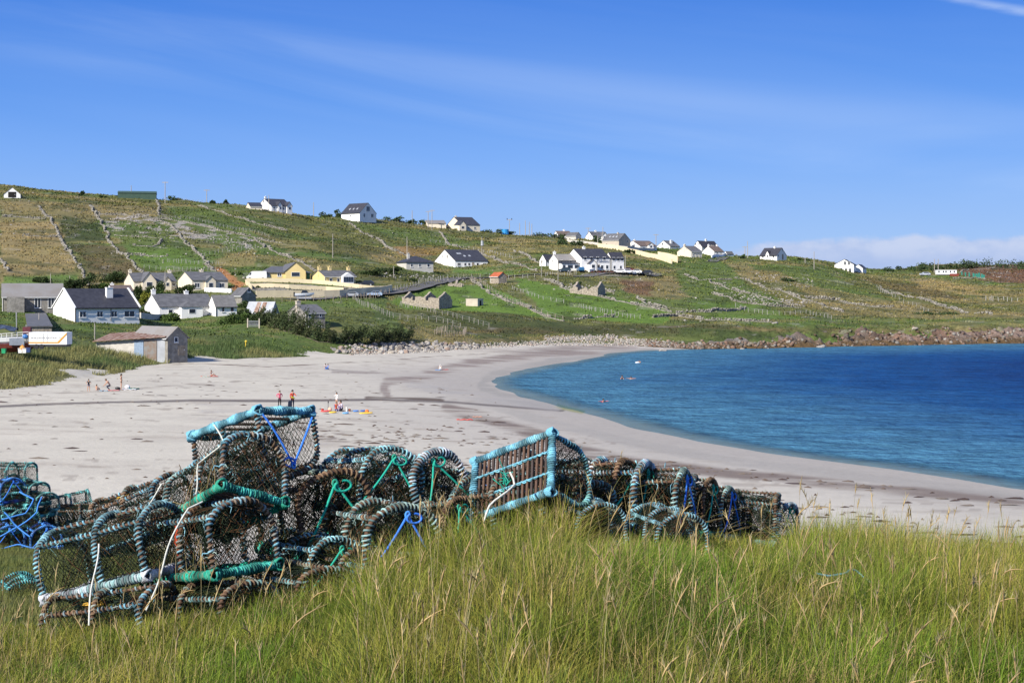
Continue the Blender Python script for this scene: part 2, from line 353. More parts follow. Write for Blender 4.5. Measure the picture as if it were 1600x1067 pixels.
class NB:
    """numpy batch: many tubes etc. with colours, one mesh"""
    def __init__(s): s.V = []; s.Q = []; s.C = []; s.n = 0
    def add(s, V, Q, col):
        s.V.append(V); s.Q.append(Q+s.n); s.n += len(V); c = np.asarray(col, float); s.C.append(np.broadcast_to(c, (len(V), 3)))
    def tube(s, P, r, n, col): V, Q = tube_np(P, r, n); s.add(V, Q, col)
    def build(s, name, mat, parent=None, smooth=False):
        V = np.concatenate(s.V); C = np.concatenate(s.C)
        q4 = [q for q in s.Q if q.shape[1] == 4]; q3 = [q for q in s.Q if q.shape[1] == 3]
        L = ([np.concatenate(q4)] if q4 else [])+([np.concatenate(q3)] if q3 else [])
        return mesh_np(name, V, L, mat, C, smooth, parent)
# ================================================================== THE LAND
us = np.concatenate([np.arange(-700, -400, 20.0), np.arange(-400, -60, 8.0), np.arange(-60, 1660, 4.0), np.arange(1660, 1960, 8.0), np.arange(1960, 2390, 20.0)])
ds = np.concatenate([np.geomspace(2.2, 60, 170, endpoint=False), np.arange(60, 200, 1.0), np.arange(200, 325, 0.8), np.arange(325, 390, 0.5), np.arange(390, 820, 2.0), np.geomspace(820, 2200, 70)])
UU, DD = np.meshgrid(us, ds, indexing='ij'); XX = (UU-U0)/F*DD
ZZ = Z(XX, DD); PV = V0+F*(CH-ZZ)/DD
SDm = shore_dist(XX, DD); D0m = np.interp(UU, UF, TD0)
P3 = np.stack([XX, DD, ZZ], -1)
# --- ground cover colours
CG = dict(bright=(.105, .175, .030), green=(.09, .132, .034), olive=(.120, .128, .042), straw=(.27, .205, .095), brown=(.115, .080, .045), dark=(.045, .062, .022), lawn=(.10, .18, .035), rock=(.34, .31, .28), soil=(.34, .16, .07), heather=(.13, .075, .05), gravel=(.25, .23, .21), tan=(.21, .17, .08))
n1 = fbm(XX, DD, 38, 4, 0); n2 = fbm(XX, DD, 12, 4, 3); n3 = fbm(XX, DD, 4.0, 3, 6); n4 = fbm(XX, DD, 90, 3, 9)
def cm(a, b, w): return a*(1-w[..., None])+b*w[..., None]
A = {k: np.array(v) for k, v in CG.items()}
G = cm(np.broadcast_to(A['olive'], P3.shape), A['green'], sstep(.42, .58, n4))
G = cm(G, A['straw'], sstep(.50, .64, n1)*0.55); G = cm(G, A['dark'], sstep(.56, .68, n2)*0.6); G = cm(G, A['tan'], sstep(.52, .72, n3)*0.4)
PU = UU+(fbm(XX, DD, 14, 3, 12)-.5)*22; PVn = PV+(fbm(XX, DD, 14, 3, 13)-.5)*10
patches = [
 ('tan', .75, [(0, 312), (250, 322), (245, 348), (150, 345), (100, 375), (0, 372)]), ('straw', .75, [(0, 346), (92, 342), (118, 425), (0, 428)]),
 ('dark', .8, [(92, 336), (158, 350), (168, 380), (100, 378)]), ('brown', .6, [(112, 382), (195, 385), (215, 432), (140, 432)]),
 ('green', .8, [(160, 350), (262, 350), (338, 418), (225, 424)]), ('bright', .6, [(180, 395), (280, 390), (336, 420), (225, 424)]), ('green', .8, [(250, 318), (335, 325), (420, 375), (470, 410), (330, 380)]),
 ('lawn', .8, [(0, 428), (125, 428), (125, 448), (0, 446)]), ('soil', .9, [(338, 418), (352, 416), (384, 448), (392, 470), (372, 462)]),
 ('straw', .5, [(330, 405), (400, 385), (400, 415), (350, 420)]), ('dark', .5, [(205, 412), (280, 425), (270, 440), (200, 440)]),
 ('green', .7, [(545, 348), (700, 362), (745, 385), (650, 380)]), ('straw', .55, [(560, 385), (640, 385), (640, 410), (590, 408)]), ('soil', .35, [(612, 384), (700, 388), (690, 402), (625, 404)]),
 ('dark', .5, [(470, 372), (560, 372), (600, 400), (530, 400)]), ('dark', .6, [(540, 420), (700, 425), (690, 440), (560, 440)]), ('olive', .6, [(430, 335), (540, 345), (640, 385), (480, 372)]),
 ('green', .85, [(385, 470), (600, 462), (640, 520), (560, 528), (500, 500), (390, 495)]), ('olive', .6, [(505, 478), (580, 480), (600, 515), (520, 518)]),
 ('bright', .9, [(600, 470), (700, 442), (765, 442), (840, 482), (900, 502), (760, 488), (640, 482)]), ('lawn', .9, [(704, 420), (775, 423), (830, 427), (760, 430), (706, 427)]),
 ('bright', .95, [(800, 432), (880, 447), (1010, 470), (1060, 492), (1040, 506), (940, 500), (850, 488)]), ('dark', .65, [(640, 483), (760, 486), (900, 506), (960, 520), (780, 526), (680, 505)]),
 ('green', .7, [(880, 450), (1060, 455), (1130, 490), (1060, 494), (1000, 470)]), ('brown', .5, [(640, 520), (800, 524), (1060, 522), (1060, 508), (900, 508)]), ('straw', .45, [(720, 530), (900, 524), (900, 532), (760, 538)]),
 ('dark', .6, [(820, 512), (960, 506), (1100, 508), (1250, 522), (1250, 532), (1050, 528), (900, 526)]), ('brown', .55, [(980, 514), (1100, 512), (1300, 524), (1600, 516), (1600, 510), (1300, 514), (1100, 504)]), ('straw', .75, [(945, 397), (1065, 402), (1062, 412), (975, 405)]), ('tan', .8, [(930, 432), (1050, 432), (1120, 470), (1000, 462)]), ('heather', .8, [(965, 435), (1020, 437), (1020, 462), (985, 458)]),
 ('green', .85, [(1060, 420), (1125, 408), (1165, 440), (1245, 482), (1120, 490), (1060, 455)]), ('bright', .6, [(1070, 470), (1180, 476), (1260, 500), (1100, 500)]), ('tan', .7, [(1120, 405), (1165, 412), (1240, 445), (1180, 440)]),
 ('green', .8, [(1185, 408), (1290, 425), (1400, 470), (1330, 474), (1240, 440)]), ('brown', .6, [(1330, 428), (1420, 440), (1530, 470), (1400, 460)]), ('straw', .7, [(1420, 432), (1500, 445), (1570, 470), (1440, 452)]),
 ('heather', .95, [(1498, 418), (1560, 412), (1700, 414), (1700, 446), (1560, 444), (1500, 428)]), ('lawn', .8, [(1435, 428), (1540, 430), (1540, 434), (1440, 433)]), ('tan', .6, [(1230, 440), (1400, 470), (1600, 490), (1600, 500), (1300, 495)]),
 ('straw', .5, [(560, 540), (720, 532), (720, 542), (600, 548)]), ('gravel', .9, [(912, 425), (1040, 427), (1035, 431), (915, 429)]), ('gravel', .8, [(385, 443), (600, 452), (600, 459), (400, 456)])]
for k, w, poly in patches:
    ins = inpoly(PU, PVn, poly).astype(float); sd_ = polydist(PU, PVn, poly, True); soft = np.where(ins > 0, sstep(-.5, 2.5, sd_), 0)
    G = cm(G, A[k], soft*w*(DD > 150))
# small-scale mottling and outcrops
G = G*(0.84+0.32*fbm(XX, DD, 2.2, 2, 14))[..., None]*(0.8+0.4*n2)[..., None]
G = cm(G, A['dark'], sstep(.60, .70, fbm(XX, DD, 7, 3, 4))*0.55*(DD > 240))
rockz = inpoly(PU, PV, [(150, 332), (260, 335), (420, 380), (400, 390), (280, 370), (170, 360)]); rk = sstep(.56, .62, fbm(XX, DD*0.5, 3.0, 3, 15))*np.where(rockz, 1.0, 0.0)
rk = np.maximum(rk, sstep(.72, .76, fbm(XX, DD, 4, 3, 10))*(DD > 300)*0.35); G = cm(G, A['rock'], rk*0.85)
near = 1-sstep(34, 60, DD); G = cm(G, np.array((.085, .12, .028)), near)
G = cm(G, np.array((.14, .125, .05)), near*sstep(.5, .7, fbm(XX, DD, 0.8, 3, 2))*.6)
dn = sstep(0, 4, DD-D0m)*(1-sstep(235, 262, DD))*(UU < 560); G = cm(G, np.array((.16, .165, .065)), dn*.6)
# --- sand colours
sand = np.array((.53, .49, .405)); wet = np.array((.32, .29, .255)); wrack = np.array((.135, .095, .075))
S = np.broadcast_to(sand, P3.shape)*(0.93+0.14*fbm(XX, DD, 9, 4, 2))[..., None]
ud = XX*0.6+DD*0.8; S = cm(S, np.array((.46, .42, .35)), sstep(.5, .68, fbm(XX*.35+3, DD, 3.0, 4, 7))*.55)
S = cm(S, wet, (1-sstep(4, 19, SDm+(n2-.5)*9))*.95)
S = cm(S, np.array((.42, .385, .34)), (1-sstep(12, 34, SDm+(n1-.5)*22))*.55)
def bandc(pl, wpx, amt, colr, sc=6, lo=.35, hi=.6, sd=1):
    global S
    dd = polydist(UU+(n2-.5)*12, PV+(n2-.5)*wpx*1.6, pl); S = cm(S, np.array(colr), (1-sstep(wpx*.4, wpx, dd))*sstep(lo, hi, fbm(XX*.4, DD, sc, 4, sd))*amt)
bandc([(700, 640), (760, 655), (850, 685), (900, 703), (1000, 722), (1150, 742), (1260, 753), (1450, 772), (1640, 792)], 11, .95, (.19, .15, .125), 3.0, .2, .5)
bandc([(990, 541), (900, 546), (850, 552), (750, 566), (680, 580), (640, 590), (605, 597), (600, 608), (605, 616)], 9, .85, (.23, .185, .16), 4, .28, .55)
bandc([(720, 545), (800, 549), (900, 545), (980, 541)], 4, .6, (.2, .16, .14), 3)
bandc([(-50, 636), (100, 630), (300, 625), (440, 627), (600, 625), (700, 628), (790, 634), (880, 642)], 2.6, 1, (.16, .14, .125), 3, .1, .2)
bandc([(575, 623), (690, 626)], 4.5, .95, (.11, .08, .06), 3, .2, .4)
bandc([(520, 580), (620, 584), (640, 589)], 3.5, .6, (.2, .165, .15), 3)
bandc([(870, 634), (912, 645)], 5, .8, (.23, .24, .10), 3, .2, .4)
bandc([(-50, 622), (130, 612), (300, 600), (500, 588)], 2, .5, wrack, 1.5, .5, .6)
bandc([(280, 567), (420, 573), (560, 566), (760, 552)], 1.2, .8, wrack, 1.5, .48, .55)
bandc([(1230, 822), (1330, 830), (1440, 838), (1640, 856)], 5, .7, wrack, 1.5, .5, .6)
bandc([(480, 670), (560, 695), (650, 715), (720, 730)], 14, .7, wrack, .9, .56, .62)
bandc([(330, 640), (420, 665), (500, 700)], 30, .5, (.37, .34, .31), 2.2, .52, .7)
S = cm(S, wrack, sstep(.71, .75, fbm(XX*.55+n1*9+DD*.2, DD+n2*8, 1.3, 4, 5))*(SDm > 8)*.35)
S = cm(S, np.array((.30, .25, .20)), sstep(.66, .74, fbm(XX*.35+DD*.25+n1*14, DD+n2*10-XX*.1, 1.7, 4, 15))*(SDm > 6)*.35)
# back of the beach: pale shingle
bandc([(780, 640), (900, 672), (1010, 696), (1150, 722), (1300, 741), (1640, 785)], 9, .75, (.34, .315, .28), 5, .15, .45)
bandc([(1020, 549), (940, 556), (870, 566), (800, 580), (755, 592), (752, 604), (790, 618), (860, 634)], 8, .8, (.30, .28, .25), 5, .15, .45)
bandc([(640, 600), (700, 612), (790, 622), (870, 638)], 9, .5, (.34, .32, .30), 3, .3, .6)
S = S*(.95+.1*fbm(XX, DD, .9, 2, 3))[..., None]
peb = sstep(-9, -3, DD-D0m)*(UU > 480)*(UU < 1080); S = cm(S, np.array((.55, .50, .43)), peb*.75*sstep(.3, .5, n3))
# --- rock colours
R_ = cm(np.broadcast_to(np.array((.34, .28, .235)), P3.shape), np.array((.40, .23, .16)), sstep(.42, .6, n1)); R_ = cm(R_, np.array((.45, .42, .39)), sstep(.5, .62, n2)*.8*(1-sstep(1150, 1300, UU)*.5))
R_ = R_*.46*(0.35+1.3*n3)[..., None]; R_ = cm(R_, np.array((.11, .07, .03)), (1-sstep(.5, 1.7, ZZ+(n3-.5)*1.2))*.95)
# --- split the sheet
nn = (n2-.5)*7+(n3-.5)*5
toland = (DD-D0m+nn*np.where(UU < 560, 1.6, .7)) > 1.0
dune_gap = (UU < 300) & (DD < 235) & (DD > 120) & (fbm(XX, DD, 9, 3, 8) < .36) & (DD < 205)
nearland = (DD < 46+(n1-.5)*16-4*sstep(400, 900, UU)*1.0)
nearland &= ~((DD > 34) & (n3 < .42))
rocky = (UU > 1000+(n2-.5)*60) & (DD-D0m > -4) & (DD-D0m < (11+(n2-.5)*24-12*(n3-.5))*(.3+.7*sstep(1020, 1300, UU))) & ((ZZ < 5.5))
kind = np.where(nearland | (toland & ~dune_gap), 0, 1); kind = np.where(rocky & ~nearland, 2, kind)
fk = kind[:-1, :-1]; nU, nD = UU.shape; idx = np.arange(nU*nD).reshape(nU, nD)
Qf = np.stack([idx[:-1, :-1], idx[1:, :-1], idx[1:, 1:], idx[:-1, 1:]], -1)
gm = colmat('ground_cover', .95, 1.3, .38, coord='pos', bmp=0.25, spec=.15)
sm_ = colmat('sand', .9, 2.2, .07, coord='pos', bmp=0.05, spec=.2)
rm = colmat('shore_rock', .9, 1.2, .4, coord='pos', bmp=0.6, spec=.25)
for k, nm, mt, cc in ((0, 'ground', gm, G), (1, 'beach', sm_, S), (2, 'rocky_shore', rm, R_)):
    q = Qf[fk == k]; ids, inv = np.unique(q.ravel(), return_inverse=True)
    o = mesh_np(nm, P3.reshape(-1, 3)[ids], inv.reshape(-1, 4), mt, np.ascontiguousarray(cc).reshape(-1, 3)[ids], smooth=(k != 2)); tag(o, kind='structure')
# --- sea
wx = np.concatenate([[-9000, -2500, -900, -300], np.arange(-40, 240, 2.0), np.arange(240, 640, 12.0), [700, 900, 1400, 2500, 9000]])
wy = np.concatenate([[-3000, -600, 0], np.arange(50, 400, 2.0), [430, 520, 700, 1200, 3000, 9000, 14000]])
WX, WY = np.meshgrid(wx, wy, indexing='ij'); ws = -polydist(WX, WY, SEAPOLY, True); ws = np.where(inpoly(WX, WY, SEAPOLY), -ws, ws)
ii = np.arange(WX.size).reshape(WX.shape); Qw = np.stack([ii[:-1, :-1], ii[1:, :-1], ii[1:, 1:], ii[:-1, 1:]], -1).reshape(-1, 4)
wc = np.stack([np.clip(ws/100, 0, 1), np.clip(ws/7, 0, 1), np.clip(WY/500, 0, 1)], -1).reshape(-1, 3)
def water_mat():
    m, nt, b = newmat('sea_water'); a = nt.nodes.new('ShaderNodeAttribute'); a.attribute_name = 'col'
    s = nt.nodes.new('ShaderNodeSeparateColor'); nt.links.new(a.outputs['Color'], s.inputs[0]); p = pos(nt)
    mp = nt.nodes.new('ShaderNodeMapping'); mp.inputs['Scale'].default_value = (.75, 1.0, 1); mp.inputs['Rotation'].default_value = (0, 0, .25); nt.links.new(p, mp.inputs[0])
    nz = noisen(nt, mp.outputs[0], .09, 5, .6); dz = mathn(nt, 'ADD', s.outputs[0], mathn(nt, 'MULTIPLY', mathn(nt, 'SUBTRACT', nz, .5), .35))
    c1 = mixc(nt, mapr(nt, dz, .03, .55, 0, 1), (.06, .175, .26), (.006, .058, .180)); c2 = mixc(nt, mapr(nt, dz, .45, 1.0, 0, 1), c1, (.001, .014, .095))
    ff = mathn(nt, 'ADD', mathn(nt, 'MULTIPLY', noisen(nt, mp.outputs[0], 1.3, 5, .75), .6), mathn(nt, 'MULTIPLY', noisen(nt, mp.outputs[0], .22, 3, .6), .4)); g = mapr(nt, ff, .36, .64, .55, 1.5, False); c3 = mixc(nt, 1.0, c2, comb(nt, g, g, g), 'MULTIPLY')  # light and dark of the ripples painted into the water colour by noise
    h1 = noisen(nt, mp.outputs[0], 1.6, 3, .6); h2 = noisen(nt, mp.outputs[0], .35, 3, .5)
    h = mathn(nt, 'ADD', mathn(nt, 'MULTIPLY', h1, .35), h2); bp = nt.nodes.new('ShaderNodeBump'); bp.inputs['Distance'].default_value = 1.6; nt.links.new(h, bp.inputs['Height'])
    df = nt.nodes.new('ShaderNodeBsdfDiffuse'); nt.links.new(c3, df.inputs[0]); nt.links.new(bp.outputs[0], df.inputs['Normal'])
    gl = nt.nodes.new('ShaderNodeBsdfGlossy'); gl.inputs['Color'].default_value = (.60, .74, .95, 1); gl.inputs['Roughness'].default_value = .16; nt.links.new(bp.outputs[0], gl.inputs['Normal'])
    fr = nt.nodes.new('ShaderNodeFresnel'); fr.inputs['IOR'].default_value = 1.33; nt.links.new(bp.outputs[0], fr.inputs['Normal'])
    wm = nt.nodes.new('ShaderNodeMixShader'); nt.links.new(mapr(nt, fr.outputs[0], .02, .8, .03, .36, False), wm.inputs[0]); nt.links.new(df.outputs[0], wm.inputs[1]); nt.links.new(gl.outputs[0], wm.inputs[2])
    t = nt.nodes.new('ShaderNodeBsdfTransparent'); t.inputs[0].default_value = (.75, .88, .92, 1); ms = nt.nodes.new('ShaderNodeMixShader')
    nt.links.new(mapr(nt, mathn(nt, 'ADD', s.outputs[1], mathn(nt, 'MULTIPLY', mathn(nt, 'SUBTRACT', nz, .5), .5)), .0, .75, .25, 1.0), ms.inputs[0]); nt.links.new(t.outputs[0], ms.inputs[1]); nt.links.new(wm.outputs[0], ms.inputs[2])
    nt.links.new(ms.outputs[0], nt.nodes['Material Output'].inputs['Surface']); return m
tag(mesh_np('sea', np.stack([WX, WY, np.full(WX.shape, .02)], -1).reshape(-1, 3), Qw, water_mat(), wc, True), kind='structure')

# ------------------------------------------------------------------ grasses
def ground_col_at(u, d):
    iu = np.clip(np.searchsorted(us, u), 0, len(us)-1); idd = np.clip(np.searchsorted(ds, d), 0, len(ds)-1); return G[iu, idd], fk[np.clip(iu, 0, nU-2), np.clip(idd, 0, nD-2)]
def blades(x, y, h, w, lean, col, segs=3, wind=(0.25, -.05), tipcol=None, z0=None, curl=1.0):
    n = len(x); a = RNG.random(n)*2*np.pi; z = (Z(x, y) if z0 is None else z0)-.02; fa = RNG.random(n)*2*np.pi
    lx = np.cos(a)*lean+wind[0]*h*.5; ly = np.sin(a)*lean+wind[1]*h; T = np.linspace(0, 1, segs+1); V = np.empty((n, segs+1, 2, 3), np.float32); C = np.empty((n, segs+1, 2, 3), np.float32)
    sx = np.cos(fa)*w*.5; sy = np.sin(fa)*w*.5
    for i, t in enumerate(T):
        k = t**1.8; tw = (1-t)**.7 if t < 1 else 0.12; hz = h*(t-.18*curl*t**3*np.minimum(1, (lx**2+ly**2)/(h*h*.3)))
        cx = x+lx*k; cy = y+ly*k
        V[:, i, 0] = np.stack([cx-sx*tw, cy-sy*tw, z+hz], -1); V[:, i, 1] = np.stack([cx+sx*tw, cy+sy*tw, z+hz], -1)
        c = col if tipcol is None else col*(1-t*.8)+tipcol*t*.8
        C[:, i, 0] = c; C[:, i, 1] = c
    b = (np.arange(n)*(segs+1)*2)[:, None]; s = np.arange(segs)[None]*2; Q = np.stack([b+s, b+s+1, b+s+3, b+s+2], -1).reshape(-1, 4)
    return V.reshape(-1, 3), Q, C.reshape(-1, 3)
grass_m = colmat('grass_blades', .6, 3.0, .15, transl=.28, spec=.25, coord='pos')
def fan_sample(n, u0, u1, d0, d1, p=2.0):
    u = RNG.uniform(u0, u1, n); d = (RNG.random(n)*(d1**p-d0**p)+d0**p)**(1/p); return u, d
DETAIL = globals().get('DETAIL', 1.0)
u, d = fan_sample(int(390000*DETAIL), -420, 2080, 4.9, 13.4, 1.55); x = (u-U0)/F*d
tone = fbm(x, d, 1.1, 3, 4); keep = ~((u < 150) & (d > 10.2)) & ~((u < 560) & (d > 12.2)) & ~((u < 620) & (u > 110) & (d > 9.6) & (d < 11.8) & (RNG.random(len(u)) < .8)); u, d, x, tone = u[keep], d[keep], x[keep], tone[keep]; n = len(u)
h = RNG.uniform(.16, .40, n)*(0.75+.55*tone); h *= np.where(u < 560, .78+.0*u, 1.0); h *= 1-.35*sstep(6.6, 5.0, d); h *= 1+.15*sstep(1150, 1400, u)
h *= 1-.55*((u < 640) & (d > 9.3)); h *= 1-.42*sstep(870, 930, u)*(1-sstep(1215, 1260, u))*sstep(8.2, 9.2, d); h *= 1-.48*sstep(640, 420, u); r = RNG.random(n)
ca = np.array((.125, .225, .02)); cb = np.array((.30, .29, .055)); cs = np.array((.46, .36, .17)); cdk = np.array((.045, .085, .015))
tn = sstep(.3, .72, .5*tone+.5*fbm(x, d, .45, 2, 8)); col = ca[None]*(1-tn[:, None])+cb[None]*tn[:, None]; col = np.where((r < .20)[:, None], cdk[None], col); sf = .09+.14*sstep(.45, .65, fbm(x, d, .7, 3, 9)); col = np.where((r > 1-sf)[:, None], cs[None]*RNG.uniform(.6, 1.15, (n, 1)), col)
cl2 = fbm(x, d, .35, 2, 12); col = col*RNG.uniform(.6, 1.4, (n, 1))*(.72+.56*cl2)[:, None]; h = h*(.6+.85*cl2); lean = (.03+.34*RNG.random(n)**1.6)*(h/.35)
V, Q, C = blades(x, d, h, RNG.uniform(.003, .0075, n), lean, col, 3, (.16, -.05), tipcol=np.clip(col*np.array((1.2, 1.08, 1.0)), 0, 1))
tag(mesh_np('grass', V, Q, grass_m, C), 'long green meadow grass with straw tips covering the near bank', 'grass', kind='stuff')
# straw stalks with seed heads
def stalks(n, u0, u1, d0, d1, hmin, hmax, name, label):
    nb = NB(); us_, dd_ = fan_sample(n, u0, u1, d0, d1, 1.4)
    for uu, d_ in zip(us_, dd_):
        if uu < 640 and d_ > 9.0 and random.random() < .8: continue
        if 600 < uu < 1240 and d_ > 8.6 and random.random() < .75: continue
        x = (uu-U0)/F*d_; z = zat(x, d_); hh = random.uniform(hmin, hmax); la = random.gauss(.06, .16)*hh; lb = random.gauss(0, .12)*hh; dr = random.choice([0, 0, 0, .25, .5])
        t = np.linspace(0, 1, 6); P = np.stack([x+la*t**1.7, d_+lb*t**1.7, z+hh*(t-.10*dr*t**4)], -1); c = np.array((.52, .44, .23))*random.uniform(.65, 1.15)
        nb.tube(P, np.linspace(.0014, .0009, 6), 3, c)
        k = random.uniform(.06, .15); hd = P[-1]-P[-2]; hd /= np.linalg.norm(hd); drp = np.array([la*dr*.7+random.gauss(.008, .012), lb*.6, -dr*.05])
        s = np.linspace(0, 1, 5); H = P[-1]+hd*k*s[:, None]+drp[None]*(s[:, None]**2); R = np.array([.0012, .0028, .0034, .0024, .0005])*random.uniform(.7, 1.25)
        nb.tube(H, R, 4, np.clip(c*np.array((1.12, .95, .85)), 0, 1))
        for q in range(5):
            s0 = H[1+q % 3]; dv = np.array([random.gauss(0, 1), random.gauss(0, 1), 1.2]); dv = hd*.02+dv/np.linalg.norm(dv)*.022; nb.tube(np.array([s0, s0+dv*.5, s0+dv]), np.array([.0016, .0018, .0005]), 3, c)
    return tag(nb.build(name, grass_m), label, 'grass', kind='stuff')
stalks(int(460*DETAIL), 560, 2000, 5.2, 11.0, .30, .62, 'seed_grass', 'tall straw-coloured grass stalks with drooping seed heads on the near bank')
stalks(int(80*DETAIL), -60, 600, 5.2, 9.2, .22, .42, 'seed_grass', 'straw-coloured seed stalks in the grass below the stacked creels')
# short turf and fringe at left, behind the pots
u, d = fan_sample(int(130000*DETAIL), -500, 560, 10.2, 33, 1.6); x = (u-U0)/F*d; n = len(u); tone = fbm(x, d, 1.6, 3, 3)
fr = sstep(28, 31, d); h = RNG.uniform(.04, .12, n)*(1+fr*3.4*sstep(.35, .6, fbm(x, d, .9, 2, 6))); col = np.array((.125, .16, .035))*(1-tone[:, None])+np.array((.20, .18, .065))*tone[:, None]
col = np.where((fr*RNG.random(n) > .35)[:, None], np.array((.34, .30, .14))[None], col)*RNG.uniform(.75, 1.25, (n, 1))
V, Q, C = blades(x, d, h, RNG.uniform(.006, .012, n), h*.3, col, 2)
tag(mesh_np('turf', V, Q, grass_m, C), 'short worn turf between the creel stacks and the dune edge', 'grass', kind='stuff')
# marram on the foredune at left
u, d = fan_sample(int(210000*DETAIL), -450, 640, 148, 262, 1.0); x = (u-U0)/F*d; gc, kk = ground_col_at(u, d); cl = fbm(x, d, 3.0, 3, 5)
keep = (kk == 0) & (cl > .36) & (d-np.interp(u, UF, TD0) < 46) & (d-np.interp(u, UF, TD0) > -2); u, d, x, cl = u[keep], d[keep], x[keep], cl[keep]; n = len(u)
t = sstep(.38, .62, fbm(x, d, 7, 3, 6)); col = np.array((.11, .165, .055))[None]*(1-t[:, None])+np.array((.27, .26, .10))[None]*t[:, None]; col = col*RNG.uniform(.6, 1.35, (n, 1))
V, Q, C = blades(x, d, RNG.uniform(.35, .95, n)*(.5+cl), RNG.uniform(.04, .10, n), RNG.uniform(.05, .5, n), col, 2, (.35, -.05))
tag(mesh_np('marram_grass', V, Q, grass_m, C), 'grey-green marram grass clumps on the foredune behind the sand', 'grass', kind='stuff')
# rough grass and heather tussocks over the hillside
u, d = fan_sample(int(330000*DETAIL), -600, 2200, 240, 900, .35); x = (u-U0)/F*d; gc, kk = ground_col_at(u, d); cl = fbm(x, d, 5.0, 3, 7); lawn = (gc[:, 1] > .14) & (gc[:, 0] < .14)
keep = (kk == 0) & (cl > .40) & ~(lawn & (RNG.random(len(u)) < .75)) & (d-np.interp(u, UF, TD0) > 4); u, d, x, gc = u[keep], d[keep], x[keep], gc[keep]; n = len(u)
h = RNG.uniform(.15, .5, n)*(d/420)**.7; col = gc*RNG.uniform(.75, 1.32, (n, 1))*np.array((1.03, 1, .95))
V, Q, C = blades(x, d, h, RNG.uniform(.25, .7, n)*(d/480), h*.5, col, 2, (.2, 0))
tag(mesh_np('rough_grass', V, Q, colmat('rough_grass', .95, 1.5, .2, spec=.1, coord='pos'), C), 'rough tussocky grass and heather across the hillside fields', 'grass', kind='stuff')
# ================================================================== BUILDINGS
M_white = plain('white_render', (.86, .85, .82), .8, .05, .6); M_cream = plain('cream_render', (.74, .66, .52), .8, .05, .6); M_yellow = plain('yellow_render', (.72, .57, .27), .8, .06, .6)
M_greyw = plain('grey_blockwork', (.25, .235, .21), .95, .28, 1.4, bmp=.05); M_beige = plain('beige_render', (.50, .44, .36), .9, .1, .8); M_pale = plain('pale_grey_render', (.52, .50, .46), .9, .08, .8)
M_stone = plain('old_stone', (.36, .31, .25), .95, .4, 2.2, bmp=.15); M_slate = plain('dark_slate', (.045, .045, .055), .55, .25, 1.2); M_slate2 = plain('grey_slate', (.12, .12, .125), .7, .25, .9)
M_brownroof = plain('brown_tile', (.14, .105, .09), .8, .2, 1.0); M_asb = plain('cement_sheet_roof', (.30, .29, .285), .85, .18, .35, c2=(.22, .20, .18)); M_green = plain('green_sheeting', (.055, .10, .07), .6, .1, .8)
M_trim = plain('white_paint', (.82, .82, .80), .5, .03, 2); M_glass = plain('window_glass', (.02, .025, .035), .12, .2, 1, spec=.8); M_dark = plain('dark_opening', (.015, .014, .013), .9, .2, 1)
M_rust = plain('rusty_sheet', (.24, .095, .05), .8, .35, 1.3, c2=(.36, .27, .22)); M_zinc = plain('galvanised_sheet', (.38, .40, .43), .5, .15, .6); M_orange = plain('orange_sheet', (.42, .11, .045), .7, .2, .8)
M_red = plain('red_paint', (.5, .05, .03), .5, .1, 2); M_black = plain('black_plastic', (.02, .02, .022), .5, .2, 2); M_greentrim = plain('green_paint', (.02, .10, .06), .5, .1, 2); M_wood = plain('weathered_wood', (.30, .25, .19), .9, .25, 3)
M_blue = plain('blue_paint', (.04, .16, .42), .5, .1, 2); M_tar = plain('road_asphalt', (.115, .11, .108), .95, .15, .5); M_pole = plain('pole_wood', (.36, .33, .29), .9, .2, 2); M_conc = plain('pale_concrete', (.55, .52, .47), .9, .12, 1.2)
M_wallcream = plain('cream_garden_wall', (.70, .60, .40), .9, .08, .5)
def text_to_mesh(o):
    dg = bpy.context.evaluated_depsgraph_get(); me = bpy.data.meshes.new_from_object(o.evaluated_get(dg)); n = link(o.name.split('.')[0], me, o.parent, o.location); n.rotation_euler = o.rotation_euler; n.scale = o.scale; bpy.data.objects.remove(o); return n
def add_window(root, side, xc, zc, w, h, L, D, kind='window'):
    """window or door in wall side f(ront), l(eft gable), r(ight gable); xc in metres along that wall"""
    M = {'f': Matrix.Identity(4), 'l': Matrix.Translation((0, D, 0)) @ Matrix.Rotation(-math.pi/2, 4, 'Z'), 'r': Matrix.Translation((L, 0, 0)) @ Matrix.Rotation(math.pi/2, 4, 'Z')}[side]
    t = min(.09, w*.12); m = MB(); y0, y1 = -.05, .02
    if kind == 'window':
        for a in ((-w/2, -w/2+t, -h/2, h/2), (w/2-t, w/2, -h/2, h/2), (-w/2+t, w/2-t, h/2-t, h/2), (-w/2+t, w/2-t, -h/2, -h/2+t)): m.box(xc+a[0], xc+a[1], y0, y1, zc+a[2], zc+a[3], M=M)
        if w > 1.0: m.box(xc-t/2, xc+t/2, y0, y1, zc-h/2+t, zc+h/2-t, M=M)
        m.box(xc-w/2-.08, xc+w/2+.08, -.14, .02, zc-h/2-.08, zc-h/2-.004, M=M)
        f = m.build('window', M_trim, root); p = MB().box(xc-w/2+t*.5, xc+w/2-t*.5, -.02, .015, zc-h/2+t*.5, zc+h/2-t*.5, M=M).build('pane', M_glass, f)
    else:
        f = MB().box(xc-w/2, xc+w/2, -.05, .02, zc-h/2, zc+h/2, M=M).build('door', M_wood if kind == 'door' else MATS[kind], root)
        MB().box(xc+w*.3, xc+w*.38, -.10, -.051, zc-.05, zc+.1, M=M).build('handle', M_trim, f)
def gable_part(m, L, D, e, r, x0=0, zb=-2.0, y0=0):
    m.prism([(y0, zb), (y0+D, zb), (y0+D, e), (y0+D/2, r), (y0, e)], 0, x0, x0+L)
